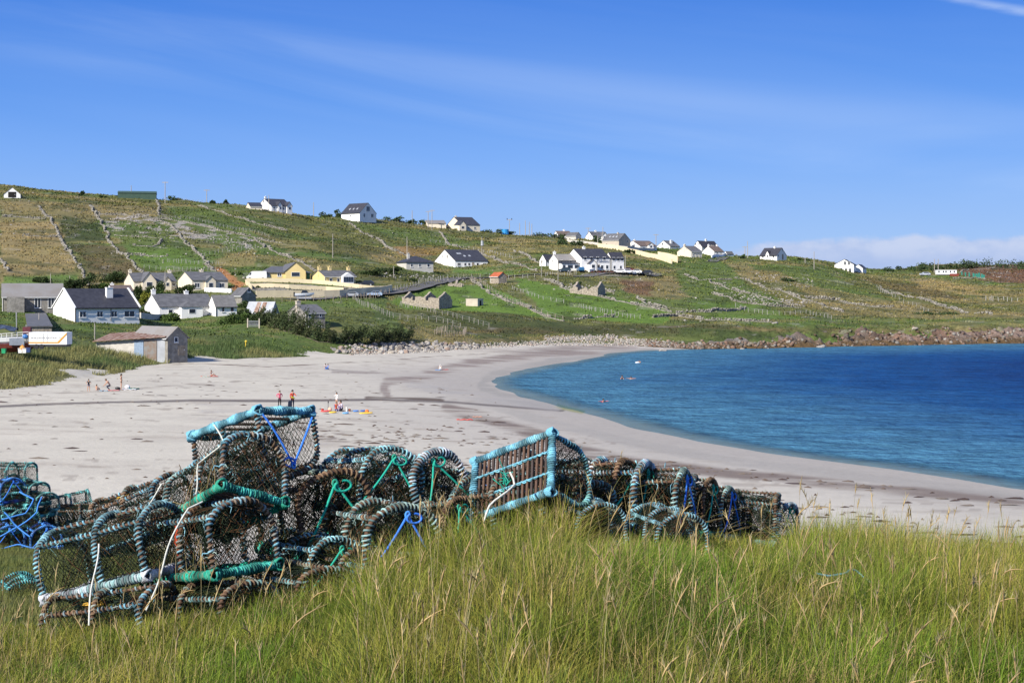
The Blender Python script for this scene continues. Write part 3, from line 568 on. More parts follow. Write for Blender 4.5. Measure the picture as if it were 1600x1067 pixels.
def roof_slabs(L, D, e, r, x0=0, y0=0, ov=.25, t=.14, og=.12):
    m = MB(); s = (r-e)/(D/2)
    for sg in (0, 1):
        ya, yb = (-ov, D/2) if sg == 0 else (D+ov, D/2); za = e-s*ov+.02; zb = r+.02
        m.prism([(y0+ya, za), (y0+yb, zb), (y0+yb, zb+t), (y0+ya, za+t)], 0, x0-og, x0+L+og)
    return m
def hip_roof(L, D, e, r, ov=.35, run=None):
    run = run or min(D/2, L/2-.3); m = MB(); z = e+.01
    vs = [(-ov, -ov, z), (L+ov, -ov, z), (L+ov, D+ov, z), (-ov, D+ov, z), (run, D/2, r), (L-run, D/2, r)]
    lo = [(x, y, zz-.16) for x, y, zz in vs[:4]]
    m.add(vs+lo, [(0, 1, 5, 4), (1, 2, 5), (2, 3, 4, 5), (3, 0, 4), (0, 6, 7, 1), (1, 7, 8, 2), (2, 8, 9, 3), (3, 9, 6, 0), (6, 9, 8, 7)]); return m
def house(name, label, cat, ug, u1, u2, vb, ve, vr, yaw, wall, roof, wins=(), chim=(), hip=False, L=None, D=None, d=None, barge=False, doors=(), group='houses scattered on the hillside', wing=None, sky=(), roofname='roof', wingroof=None, chm=None):
    y = d if d else gp(u1, vb).y; yaw = yaw*(.75 if 0 < yaw < 60 and u1 > 640 else 1); yw = math.radians(yaw); sc = F/y; x = (u1-U0)/F*y; z = CH-(vb-V0)/F*y
    c, s = math.cos(yw), math.sin(yw)
    if L is None: k = (u2-U0)/F; L = (k*y-x)/(c-k*s)
    if yaw >= 0: gx, gy = x, y
    else: gx, gy = x+L*c, y+L*s
    if D is None: k = (ug-U0)/F; D = (k*gy-gx)/(-s-k*c)
    D = abs(D); e = (vb-ve)/sc; r = (vb-vr)*(y+(D/2)*c)/F if yaw >= 0 else (vb-vr)*(y+D/2*c)/F
    r = max(r, e+.4)
    if abs(D) > 25: print('HOUSE', label, 'L', round(L, 1), 'D', round(D, 1), 'e', round(e, 1), 'r', round(r, 1), 'd', y)
    root = thing(name, label, cat, (x, y, z), yw, group); w = MB()
    if hip: w.box(0, L, 0, D, -2.0, e)
    else: gable_part(w, L, D, e, r)
    w.build('wall', wall, root)
    rf = (hip_roof(L, D, e, r) if hip else roof_slabs(L, D, e, r)).build(roofname, roof, root)
    if D < 11 and not hip: MB().box(-.1, L+.1, -.42, -.30, e-.22, e-.10).box(.05, .15, -.30, -.02, e-.2, e-.12).box(.05, .15, -.10, -.01, 0, e-.2).build('gutter', M_black if wall is M_white else M_trim, rf)
    if barge:
        for xx in (-.18, L-.12):
            m = MB(); sl_ = (r-e)/(D/2)
            for a, b in ((-.3, D/2), (D+.3, D/2)): za = e-sl_*.3+.17; m.prism([(a, za-.1), (b, r+.07), (b, r+.33), (a, za+.16)], 0, xx, xx+.3)
            m.build('gable_coping', M_trim, root)
    for q in chim:   # (fraction along, fraction across, height above ridge, width)
        fx, fy, hh, cw = (list(q)+[.5, .9, .8])[:4] if len(q) == 4 else (q[0], .5, q[1], .8)
        m = MB(); cx, cy = fx*L, fy*D; cx = min(max(cx, cw/2-.1), L-cw/2+.1); m.box(cx-cw/2, cx+cw/2, cy-.35, cy+.35, min(e, r-.6), r+hh); m.box(cx-cw/2-.07, cx+cw/2+.07, cy-.42, cy+.42, r+hh+.002, r+hh+.14)
        m.tube([(cx, cy, r+hh+.1), (cx, cy, r+hh+.42)], .11, 8); m.build('chimney', chm or wall, rf)
    for wdw in wins: add_window(root, wdw[0], wdw[1]*(L if wdw[0] == 'f' else D), wdw[2], wdw[3], wdw[4], L, D)
    for dd in doors: add_window(root, dd[0], dd[1]*(L if dd[0] == 'f' else D), dd[3]/2+.02, dd[2], dd[3], L, D, dd[4] if len(dd) > 4 else 'door')
    if wing:   # front-projecting gabled wing: (x0 frac, x1 frac, projection, eave, ridge)
        for (a, b, pr, we, wr) in (wing if isinstance(wing, list) else [wing]):
            a, b = a*L, b*L; m = MB(); m.prism([(a, -1.9), (b, -1.9), (b, we), ((a+b)/2, wr), (a, we)], 1, -pr, .02); wg = m.build('porch', wall, root)
            m = MB(); hw = (b-a)/2; sl_ = (wr-we)/hw; dep = D/2*max(.1, (wr-e)/(r-e)) if wr > e else .1
            for sg in (-1, 1): m.prism([((a+b)/2, wr+.03), ((a+b)/2+sg*(hw+.2), we-sl_*.2+.03), ((a+b)/2+sg*(hw+.2), we-sl_*.2+.15), ((a+b)/2, wr+.16)], 1, -pr-.2, min(dep, D/2))
            m.build('porch_roof', wingroof or roof, wg)
            add_local = Matrix.Translation((0, -pr, 0)); ww = (b-a)*.42; hh = min(1.2, we*.5)
            m = MB().box((a+b)/2-ww/2, (a+b)/2+ww/2, -pr-.05, -pr+.02, .9, .9+hh).build('window', M_trim, wg); MB().box((a+b)/2-ww/2+.08, (a+b)/2+ww/2-.08, -pr-.07, -pr-.045, .98, .82+hh).build('pane', M_glass, m)
    for fx, fs in sky:   # roof lights on the front slope
        yy = D/2*fs; zz = e+(r-e)*fs; sl_ = math.atan2(r-e, D/2); M = Matrix.Translation((fx*L, yy, zz+.2)) @ Matrix.Rotation(sl_, 4, 'X')
        f = MB().box(-.4, .4, -.6, .6, -.05, .04, M=M).build('skylight', M_zinc, rf)
    root['dims'] = [L, D, e, r]; return root
def row(n, z=1.4, w=1.2, h=1.1, a=.12, b=.88): return [('f', a+(b-a)*i/(n-1), z, w, h) for i in range(n)]
HS = 'white_house'
hA = house(HS, 'long white cottage with dark roof and front-slope chimney, nearest above the dunes', 'house', 83, 117, 218, 503, 481, 453, 38, M_white, M_slate, wins=[('f', .12, 1.35, 1.3, 1.15), ('f', .38, 1.35, 1.2, 1.15), ('f', .60, 1.35, 1.2, 1.15), ('f', .84, 1.35, 2.1, 1.2)], barge=True, chim=[(.62, .27, .25, 1.2)], chm=M_white)
for fx in (.005, .55, .995): MB().tube([(fx*hA['dims'][0], -.07, .1), (fx*hA['dims'][0], -.07, hA['dims'][2]-.15)], .05, 6).build('downpipe', M_black, hA)
hB = house(HS, 'long low white farmhouse with grey slate roof and hipped front bay beside the hedge', 'house', 226, 249, 336, 497, 479.5, 461, 28, M_white, M_slate2, wins=[('f', .2, 1.3, 1.0, .9)], chim=[(.0, .9), (.62, .6)])
Lb, Db, eb, rb = hB['dims']; m = MB().box(.34*Lb, .72*Lb, -2.2, .02, -2, eb-.05); wg = m.build('bay', M_white, hB)
m = MB(); x0, x1 = .34*Lb-.25, .72*Lb+.25; m.add([(x0, -2.45, eb-.03), (x1, -2.45, eb-.03), ((x0+x1)/2, -.4, eb+1.15), ((x0+x1)/2, 2.2, eb+1.15), (x0, .35, eb+.1), (x1, .35, eb+.1)], [(0, 1, 2), (0, 2, 3, 4), (1, 5, 3, 2), (0, 4, 5, 1)]).build('bay_roof', M_slate2, wg)
m = MB().box(.53*Lb-.7, .53*Lb+.7, -2.25, -2.19, .9, 1.9).build('window', M_trim, wg); MB().box(.53*Lb-.6, .53*Lb+.6, -2.27, -2.245, 1.0, 1.8).build('pane', M_glass, m)
house(HS, 'short white outhouse wing with lighter grey roof at the right end of the long farmhouse', 'house', 325, 337, 370, 495, 479, 462.5, 28, M_white, plain('mid_slate', (.17, .165, .16), .8, .2, .9), wins=[('f', .35, 1.5, .6, 1.1), ('f', .78, 1.5, .8, 1.1)])
house(HS, 'cream bungalow with two gabled porches and two chimneys behind the shrubs', 'house', 194, 209, 276, 453, 440, 427, 24, M_cream, M_slate2, wing=[(.18, .50, 1.2, 2.2, 4.4), (.68, .86, .9, 2.0, 3.3)], wins=[('f', .58, 1.4, .9, .9), ('f', .93, 1.4, .9, .9)], chim=[(.02, .7), (.96, .7)])
house(HS, 'cream bungalow with a single central porch, right-hand one of the twin pair', 'house', 278, 300, 356, 455, 438, 425.5, 27, M_cream, M_slate2, wing=[(.36, .64, .7, 2.5, 3.7)], wins=[('f', .14, 1.45, 1.3, 1.2), ('f', .83, 1.45, 1.3, 1.2)], chim=[(.47, .5)])
house('yellow_house', 'yellow bungalow with hipped roof, front gable and arched windows above the terraced walls', 'house', 386, 411, 486, 437.5, 425.5, 412, 12, M_yellow, M_slate2, hip=True, wins=[('f', .10, 1.4, 1.1, 1.0), ('f', .34, 1.4, 1.1, 1.0)], wing=[(.46, .88, 1.2, 2.35, 4.6)], doors=[('f', .94, .9, 2.0, 'green_paint')], chim=[(.62, .5)])
house('yellow_cottage', 'small yellow cottage with three chimneys and white glazed porch', 'house', 488, 507, 556, 445, 431.5, 423, 28, M_yellow, M_slate2, wins=[('f', .20, 1.2, .8, 1.1), ('f', .44, 1.2, .8, 1.1)], chim=[(.0, 1.0), (.36, .9), (.97, .9)])
cot = bpy.data.objects['yellow_cottage']; Lc, Dc, ec, rc = cot['dims']; a, b = .52*Lc, .86*Lc
wg = MB().prism([(a, -1.5), (b, -1.5), (b, 2.2), ((a+b)/2, 3.2), (a, 2.2)], 1, -1.6, .02).build('porch', M_trim, cot)
for i in range(4): MB().box(a+.15+i*(b-a-.2)/4, a+.05+(i+1)*(b-a-.2)/4, -1.64, -1.58, .7, 2.05).build('pane', M_glass, wg)
house('grey_bungalow', 'pale grey bungalow with black hipped roof below the bare earth bank', 'house', 620, 635, 677, 421, 409.5, 399.5, 24, M_pale, M_slate, hip=True, wins=[('f', .2, 1.3, .8, 1.1), ('f', .5, 1.3, .8, 1.1), ('f', .82, 1.3, 1.0, 1.1)], chim=[(.25, .7)])
house(HS, 'white house with big dark roof, roof lights and two gable windows on its lawn', 'house', 679, 711, 762, 418.5, 407.5, 390, 36, M_white, M_slate, wins=[('l', .42, 4.3, .9, 1.2), ('l', .62, 4.3, .9, 1.2), ('l', .3, 1.3, .8, 1.1), ('f', .12, 1.3, 1.4, 1.1), ('f', .31, 1.3, .9, 1.1), ('f', .43, 1.3, .9, 1.1), ('f', .69, 1.3, 1.0, 1.1), ('f', .9, 1.3, 1.2, 1.1)], doors=[('f', .55, .9, 2.0)], sky=[(.28, .62), (.35, .62), (.42, .4), (.58, .42)])
# the pub and its annexes
pub = house('pub', 'two-storey white pub with dark roof, gabled porch and lettered sign on its front', 'pub', 884, 909, 953, 423.5, 403, 389, 30, M_white, M_slate, wins=[('f', q, 4.1, 1.0, 1.2) for q in (.12, .34, .56, .80)]+[('f', q, 1.3, 1.0, 1.3) for q in (.72, .90)], doors=[('f', .58, 1.1, 2.1)], wing=[(.20, .48, 1.4, 2.4, 3.6)], chim=[(.36, .7)], group='buildings of the pub')
house('pub_annex', 'lower two-storey white block joined to the right end of the pub', 'pub', 946, 955, 975, 424, 403.5, 394.5, 30, M_white, M_slate, wins=[('f', .2, 4.0, .9, 1.2), ('f', .55, 4.0, .9, 1.2), ('f', .85, 4.0, .9, 1.2), ('f', .25, 1.3, .9, 1.2), ('f', .75, 1.3, .9, 1.2)], group='buildings of the pub')
pa = house('pub_annex', 'white house with grey concrete-tile roof and glazed lean-to at the left end of the pub', 'pub', 858, 872, 910, 424, 407, 397.5, 26, M_white, M_asb, wins=[('f', .15, 3.2, .8, 1.1), ('f', .52, 3.2, .8, 1.1), ('f', .82, 3.2, .8, 1.1), ('l', .4, 3.4, .7, .9)], chim=[(.0, .8)], group='buildings of the pub')
Lp, Dp, ep, rp = pa['dims']; wg = MB().box(.02*Lp, .98*Lp, -3.0, .0, -2, 2.5).build('lean_to', M_white, pa); MB().prism([(-3.3, 2.45), (.0, 3.0), (.0, 3.12), (-3.3, 2.57)], 0, -.1, Lp).build('lean_to_roof', M_slate, wg)
for a, b in ((.06, .16), (.26, .46), (.54, .94)): MB().box(a*Lp, b*Lp, -3.05, -2.98, 1.0, 2.0).build('pane', M_glass, wg)
house('pub_annex', 'small white gable block furthest left of the pub', 'pub', 843, 853, 860, 417, 407, 398, 40, M_white, M_slate, wins=[('l', .4, 1.8, .8, 1.0)], L=6, group='buildings of the pub')
cu_ = bpy.data.curves.new('sign_lettering', 'FONT'); cu_.body = 'Killeens'; cu_.size = 1.5; cu_.extrude = .02; cu_.align_x = 'CENTER'; cu_.shear = .3
so_ = link('sign_lettering', cu_, pub, (pub['dims'][0]*.74, -.06, 2.75)); so_.rotation_euler = (math.pi/2, 0, 0); cu_.materials.append(plain('grey_letters', (.25, .27, .33), .6, .1)); text_to_mesh(so_)
for i in range(9):   # pub terrace benches
    uu = 928+i*9.5; p = gp(uu, 426.5); r_ = thing('pub_table', 'dark brown picnic table on the terrace in front of the pub', 'table', p, random.uniform(0, 1.5), 'picnic tables in front of the pub')
    MB().box(-.9, .9, -.38, .38, .70, .76).build('table_top', plain('dark_brown_wood', (.07, .025, .02), .8, .2), r_)
    for sg in (-1, 1): MB().box(-.9, .9, sg*.75-.13, sg*.75+.13, .42, .47).build('bench', MATS['dark_brown_wood'], r_)
    for xx in (-.7, .6): MB().box(xx, xx+.1, -.8, .8, .0, .42).box(xx+.02, xx+.08, -.3, .3, .421, .70).build('leg', MATS['dark_brown_wood'], r_)
# houses along the skyline
house(HS, 'white dormer house on the crest, first right of the tall bare pole', 'house', 402, 424, 455, 330, 322, 310, 38, M_white, M_slate, wing=[(.3, .5, .8, 2.6, 4.2), (.72, .98, 1.2, 2.4, 4.2)], wins=[('l', .45, 4.6, .9, 1.2), ('f', .14, 1.3, 1.2, 1.1), ('f', .6, 1.3, 1.0, 1.1)], chim=[(.06, .9)])
house('garage', 'low cream garage with dark roof beside the dormer house on the crest', 'garage', 384, 391, 410, 327, 322.5, 316, 20, M_cream, M_slate, hip=False)
house(HS, 'crest house, white, with one big square gable window facing right', 'house', 588, 533, 562, 342, 334, 318.5, -42, M_white, M_slate, wins=[('r', .5, 4.6, 2.2, 2.4), ('r', .28, 1.4, 1.2, 1.8), ('r', .75, 1.4, 1.6, 1.8), ('f', .5, 1.3, 1.2, .8)], sky=[(.3, .4), (.5, .4), (.7, .4)])
house('cream_house', 'cream single-storey house with pale roof and long low form on the crest', 'house', 662, 668, 697, 355, 349.5, 343, 10, M_cream, M_asb, L=None)
house('cream_house', 'cream dormer house with dark grey front wing and dark roof on the crest', 'house', 697, 722, 750, 360.5, 351.5, 338.5, 36, M_cream, M_slate, wing=[(-.25, .12, 2.2, 2.8, 4.8)], wins=[('f', .35, 1.4, 1.3, 1.2), ('f', .72, 1.4, 1.3, 1.2)], chim=[(.1, .5)])
house(HS, 'small white house with brown roof, furthest left of the crest cluster', 'house', 865, 872, 893, 372.5, 367, 361, 25, M_white, M_brownroof, chim=[(.6, .7)])
house('grey_house', 'grey gabled house with dark roof among shrubs in the crest cluster', 'house', 908, 884, 900, 374, 369, 363.5, -35, M_pale, M_slate2)
house(HS, 'white gabled house with dark roof left of the roadside pole in the crest cluster', 'house', 915, 926, 951, 375.5, 369.5, 362, 34, M_white, M_slate2, wins=[('l', .35, 2.4, .8, 1.0), ('l', .65, 2.4, .8, 1.0)], chim=[(.4, .6)], wing=[(.55, .85, .8, 2.4, 4.0)])
house('beige_house', 'beige house with large dark roof, roof lights and gable facing right on the crest', 'house', 985, 941, 967, 382, 376, 365.5, -42, M_beige, M_slate2, wins=[('r', .75, 1.4, 1.0, 1.1)], sky=[(.3, .5), (.5, .5), (.7, .5)], barge=False, chim=[(.6, .4)])
house(HS, 'white bungalow with brown roof and small front wing behind a long low wall', 'house', 977, 1000, 1026, 390, 384.5, 376, 36, M_white, M_brownroof, chim=[(.12, .5)], wing=[(.45, .75, .9, 2.2, 3.4)])
house(HS, 'white gabled house with broad chimney on its roof slope, next right of the brown-roofed bungalow', 'house', 1026, 1047, 1062, 389, 385, 376, 48, M_white, M_slate2, wins=[('l', .45, 2.6, 1.3, 1.2)], chim=[(.45, .25, .2, 1.1)])
house('beige_house', 'cream two-storey house with many small windows at the bend of the crest road', 'house', 1058, 1080, 1097, 403, 393, 384.5, 44, M_cream, M_slate2, wins=[('f', .2, 1.3, .7, .9), ('f', .5, 1.3, .7, .9), ('f', .8, 1.3, .7, .9), ('l', .35, 4.0, .5, .7), ('l', .65, 4.0, .5, .7)], chim=[(.02, .7)])
house(HS, 'white gabled house with black roof standing highest above the bend in the crest road', 'house', 1083, 1097, 1109, 392, 386, 376.5, 52, M_white, M_slate, wins=[('l', .3, 3.4, .8, 1.0), ('l', .65, 3.4, .8, 1.0)], chim=[(.5, .9)], L=12)
house(HS, 'white cottage with two chimneys and a front veranda at the bend of the crest road', 'house', 1097, 1116, 1131, 400, 393, 384.5, 40, M_white, M_brownroof, wins=[('f', .3, 1.3, .8, .9), ('f', .7, 1.3, .8, .9)], chim=[(.05, .7), (.92, .7)])
house('white_shed', 'small white sheds stepping down at the right end of the crest cluster', 'shed', 1131, 1136, 1146, 400.5, 397, 393, 35, M_white, M_slate2)
house(HS, 'lone white house with steep black roof, right of the crest cluster', 'house', 1229, 1187, 1214, 405.5, 399.5, 388, -42, M_white, M_slate, wins=[('f', .18, 1.3, 1.3, 1.1), ('f', .8, 1.3, 1.0, 1.1), ('r', .15, 1.6, 1.0, 1.2), ('r', .55, 4.6, .9, 1.2)], doors=[('r', .6, 1.2, 2.4)], wing=[(.38, .58, .5, 2.3, 3.9)], chim=[(.6, .6)])
house(HS, 'low white gable wing, leftmost of the modern seaside house', 'house', 1282, 1303, 1308, 426.5, 420, 415, 74, M_white, M_slate, L=9, wins=[('l', .2, 1.3, 1.4, 1.2), ('l', .5, 1.3, 1.4, 1.2), ('l', .82, 1.3, 1.4, 1.2)], d=745)
house(HS, 'two-storey modern white house with broad gable and large glazed opening facing the bay', 'house', 1304, 1334, 1338, 427.5, 413.5, 405.5, 72, M_white, M_slate, L=12, wins=[('l', .75, 5.0, 1.2, 1.8), ('l', .55, 5.0, 1.2, 1.8), ('l', .8, 1.5, 1.4, 2.0), ('l', .6, 1.5, 1.4, 2.0), ('l', .22, 1.6, 3.6, 2.2)], d=735)
house(HS, 'white gabled wing, rightmost of the modern seaside house', 'house', 1334, 1348, 1351, 426.5, 419, 413.5, 66, M_white, M_slate, L=9, d=748)
house('garage', 'small white gable garage with dark door high at the far left of the hillside', 'garage', 6, 32, 36, 309, 304, 293.5, 104, M_white, M_slate2, L=9, doors=[('l', .5, 3.0, 2.2, 'dark_opening')], d=600)
house('green_barn', 'long dark green sheet-metal barn on the crest', 'barn', 180, 184, 244, 309.5, 301.5, 297.8, 12, M_green, M_green, D=12, group='farm sheds')
# lower farm buildings
hb = house('barn', 'long grey blockwork barn with cement sheet roof at the left edge', 'barn', -22, 3, 99, 487, 463.5, 444.5, 18, M_greyw, M_asb, wins=[('f', .58, 1.6, 1.2, 1.9), ('f', .80, 1.6, 1.2, 1.9)], D=9, group='farm sheds'); MB().box(.08*hb['dims'][0], .36*hb['dims'][0], -4, .0, -2, 2.7).build('lean_to', M_greyw, hb)
house('cottage', 'low white cottage with dark roof peeping out behind the nearest long white cottage', 'cottage', 168, 176, 208, 461, 455, 446.5, 20, M_white, M_brownroof, chim=[(.1, .4)])
house('stone_cottage', 'small old stone cottage with slate roof and white coping behind the lettered trailer', 'cottage', 34, 44, 81, 526, 511, 499.5, 18, M_stone, M_slate2, barge=False, group='farm sheds')
house('barn', 'grey rendered barn with cement roof and gable facing right behind the rusty shed', 'barn', 293, 207, 262, 553, 526, 511, -42, M_greyw, M_asb, wins=[('r', .42, 2.35, .7, .8)], doors=[('r', .70, 1.3, 1.5)], group='farm sheds', d=236)
house('stone_shed', 'grey gabled shed with slate roof below the yellow bungalow', 'shed', 400, 361, 378, 474, 462, 450.5, -44, M_greyw, M_slate2, wins=[('r', .5, 2.9, .8, .9)], group='farm sheds')
house('tin_roofed_shed', 'low shed with silver corrugated roof striped with red rust', 'shed', 435, 384, 424, 497, 488, 472.5, -24, M_conc, M_zinc, doors=[('r', .6, .9, 1.9)], group='farm sheds', sky=())
ts = bpy.data.objects['tin_roofed_shed']; Lt, Dt, et, rt = ts['dims']
for fx in (.34, .56): sl_ = (rt-et)/(Dt/2); MB().prism([(-.2, et-.05*sl_), (Dt/2-.1, rt-.1*sl_), (Dt/2-.1, rt+.2-.1*sl_), (-.2, et+.2)], 0, fx*Lt, fx*Lt+.9).build('rust_panel', M_rust, ts)
house('stone_house', 'derelict two-storey grey house with slate roof and four small windows beside the hedge', 'house', 450, 477, 508, 513, 488.5, 477.5, 32, M_greyw, M_slate2, wins=[('f', .22, 2.6, .55, 1.0), ('f', .76, 2.6, .55, 1.0), ('f', .22, .2, .55, .9), ('f', .76, .2, .55, .9)], chim=[(.0, .7)], group='farm sheds', chm=M_beige)
house('tin_roofed_shed', 'small stone shed with bright orange corrugated roof beside the pub road', 'shed', 792, 766, 779, 443, 432, 426, -52, M_stone, M_orange, group='farm sheds')
fb = thing('flat_roofed_block', 'plain pale concrete hut with flat roof standing alone in the green field', 'hut', gp(728, 478), math.radians(-30), 'farm sheds'); MB().box(0, 3.4, 0, 2.7, -1.5, 1.65).build('wall', M_beige, fb); MB().prism([(-.08, 1.651), (3.48, 1.651), (3.44, 1.8), (-.04, 1.8)], 1, -.08, 2.78).build('roof', M_beige, fb); MB().box(3.39, 3.43, .9, 1.7, 0, 1.3).build('door', M_dark, fb)
# static caravan
p = gp(1464, 431.5, 500); mh = thing('mobile_home', 'long low white mobile home with red base and deck on the far right slope', 'mobile home', p, 0)
k = p.y/F; MB().box(0, 31*k, 0, 3.2, .5, 2.9).build('body', M_trim, mh); MB().box(-.1, 31.4*k, -.1, 3.3, 2.9, 3.1).build('roof', M_slate2, mh); MB().box(20*k, 33*k, -1.6, -.03, -.6, .9).build('deck', plain('deck_red', (.22, .05, .035), .8, .2), mh)
for a in (2, 9, 13, 20, 26): MB().box(a*k, (a+2.2)*k, -.03, .02, 1.5, 2.4).build('window', M_glass, mh)
# rusty lean-to shed
p = gp(152, 545, 180); p = Vector(((150-U0)/F*232, 232, CH-(553-V0)/F*232)); rs = thing('rusty_shed', 'long low shed with rusty corrugated roof and peeling blue-grey doors at the dune edge', 'shed', p, math.radians(-8), 'farm sheds'); k = 232/F; L = 114*k
MB().prism([(0, -1), (L, -1.4), (L, 2.45), (0, 1.75)], 1, 0, 5.5).build('wall', M_conc, rs)
rr = MB()
for i in range(26):
    a, b = i*L/25-.3, (i+1)*L/25-.3; zz = lambda q, y: 1.86+(q/L)*.72+.15*(y+.7); dz = .03*(i % 2)
    rr.add([(a, -.7, zz(a, -.7)+dz), (b, -.7, zz(b, -.7)+dz), (b, 6, zz(b, 6)+dz), (a, 6, zz(a, 6)+dz), (a, -.7, zz(a, -.7)+dz+.08), (b, -.7, zz(b, -.7)+dz+.08), (b, 6, zz(b, 6)+dz+.08), (a, 6, zz(a, 6)+dz+.08)], [(3, 2, 1, 0), (4, 5, 6, 7), (0, 1, 5, 4), (1, 2, 6, 5), (2, 3, 7, 6), (3, 0, 4, 7)])
rr.build('roof', M_rust, rs)
MB().box(L*.55, L*.68, -.08, -.01, -1.2, 2.05).build('blue_door', plain('faded_blue_sheet', (.25, .33, .44), .7, .15), rs)
MB().box(L*.69, L*.87, -.10, -.01, -1.4, 2.15).build('door', plain('rust_streaked_sheet', (.34, .34, .33), .8, .3, 1.2, c2=(.22, .15, .11)), rs)
MB().box(L*.88, L+.25, -.12, -.01, -1.6, 2.4).build('end_panel', M_zinc, rs); MB().box(L+.02, L+.2, -.1, 5.4, -1.4, 2.4).build('side_panel', M_zinc, rs)
# ------------------------------------------------------------------ ruins
def ruin(u1, u2, vb, h1, yaw, label, D=5.0, peaks=(.0, .55, 1.0)):
    p = gp(u1, vb, 150); yw = math.radians(yaw); k = (u2-U0)/F; L = (k*p.y-p.x)/(math.cos(yw)-k*math.sin(yw)); r_ = thing('ruined_cottage', label, 'ruin', p, yw, 'roofless stone ruins in the fields'); t = .55
    random.seed(int(u1)); n = 14; pts = [(i*L/n, h1*(.45+.4*random.random())) for i in range(n+1)]
    m = MB()
    for i in range(n):
        if i in (4, 9): m.box(pts[i][0], pts[i+1][0]-.002, 0, t, -1.5, .7)
        else: m.prism([(pts[i][0], -1.5), (pts[i+1][0]-.002, -1.5), (pts[i+1][0]-.002, pts[i+1][1]), (pts[i][0], pts[i][1])], 1, 0, t)
    m.build('front_wall', M_stone, r_); MB().box(0, L, D-t, D, -1.5, h1*.5).build('back_wall', M_stone, r_)
    for fx in peaks:
        x = min(fx*L, L-t); MB().prism([(t+.004, -1.4), (D-t-.004, -1.4), (D-t-.004, h1*.8), (D*.62, h1*1.15), (D/2, h1*1.4), (D*.36, h1*1.12), (t+.004, h1*.75)], 0, x, x+t).build('gable_wall', M_stone, r_)
ruin(628, 686, 474, 2.0, -30, 'roofless stone ruin with two pointed gables in the green field below the road', 6)
ruin(890, 934, 458, 2.2, -24, 'low roofless stone ruin among rubble below the pub', 6, (.1, 1.0)); ruin(700, 722, 447, 1.2, -5, 'heap of tumbled stone walling beside the road under the white house', 4, (.5,))
# ------------------------------------------------------------------ walls, roads, fences, poles
def wallobj(pts, h, t, mat, name, label, group=None, cat='wall', step=4.0, dmin=150, kinds=None):
    P = [gp(u, v, dmin) for u, v in pts]; Pn, Lt_ = resample([tuple(q) for q in P], step); m = MB(); n = len(Pn)
    T = np.gradient(Pn[:, :2], axis=0); T /= np.linalg.norm(T, axis=1)[:, None]; nx = np.stack([-T[:, 1], T[:, 0]], 1)*t/2
    vs = []
    for i in range(n):
        z = zat(Pn[i, 0], Pn[i, 1])
        for sg, zz in ((1, -.8), (1, h), (-1, h), (-1, -.8)): vs.append((Pn[i, 0]+sg*nx[i, 0], Pn[i, 1]+sg*nx[i, 1], z+zz))
    fs = [(i*4+j, i*4+(j+1) % 4, i*4+4+(j+1) % 4, i*4+4+j) for i in range(n-1) for j in range(4)]+[(0, 1, 2, 3), (n*4-1, n*4-2, n*4-3, n*4-4)]
    m.add(vs, fs); o = m.build(name, mat); tag(o, label, cat, group); return o
wallobj([(934, 387), (965, 391), (1010, 402), (1050, 413)], 1.9, .4, M_wallcream, 'retaining_wall', 'long cream retaining wall curving down from the crest cluster above the pub', dmin=500)
wallobj([(1028, 405), (1059, 411.5)], 3.0, .4, M_wallcream, 'retaining_wall', 'short taller cream wall at the lower right end of the long retaining wall', dmin=500)
wallobj([(886, 378), (935, 384), (985, 390)], 1.1, .3, M_conc, 'garden_wall', 'pale roadside wall below the crest cluster left of the brown-roofed bungalow', dmin=500)
wallobj([(980, 390.5), (1026, 391)], 1.4, .3, M_conc, 'garden_wall', 'grey wall along the front of the brown-roofed bungalow', dmin=500)
wallobj([(385, 441), (440, 441.5), (487, 443), (530, 447), (575, 452), (608, 453)], 1.0, .3, M_wallcream, 'garden_wall', 'topmost cream garden wall in front of the yellow houses', 'cream garden walls stepped below the yellow houses')
wallobj([(392, 450), (450, 451), (520, 454), (537, 456)], 1.0, .3, M_wallcream, 'garden_wall', 'middle cream garden wall edging the lawn below the yellow houses', 'cream garden walls stepped below the yellow houses')
wallobj([(400, 466), (450, 465), (528, 464.5), (560, 461), (612, 455)], 1.7, .3, M_wallcream, 'garden_wall', 'lowest and longest cream wall beside the lane below the yellow houses', 'cream garden walls stepped below the yellow houses')
wallobj([(384, 443), (388, 447), (393, 452)], 1.0, .3, M_wallcream, 'garden_wall', 'short cream end wall beside the white van', 'cream garden walls stepped below the yellow houses')
wallobj([(219, 497.5), (262, 500)], 1.1, .4, M_conc, 'garden_wall', 'low rough grey wall between the two long white cottages')
wallobj([(320, 456), (362, 458)], 1.0, .3, M_trim, 'garden_wall', 'white garden wall at the right foot of the twin cream bungalows')
wallobj([(1112, 404), (1134, 400)], 1.4, .4, M_trim, 'garden_wall', 'white wall in front of the white cottage with a veranda', dmin=500)
wallobj([(920, 425), (995, 428.5)], .8, .5, M_trim, 'terrace_wall', 'white wall along the pub car park', dmin=400)
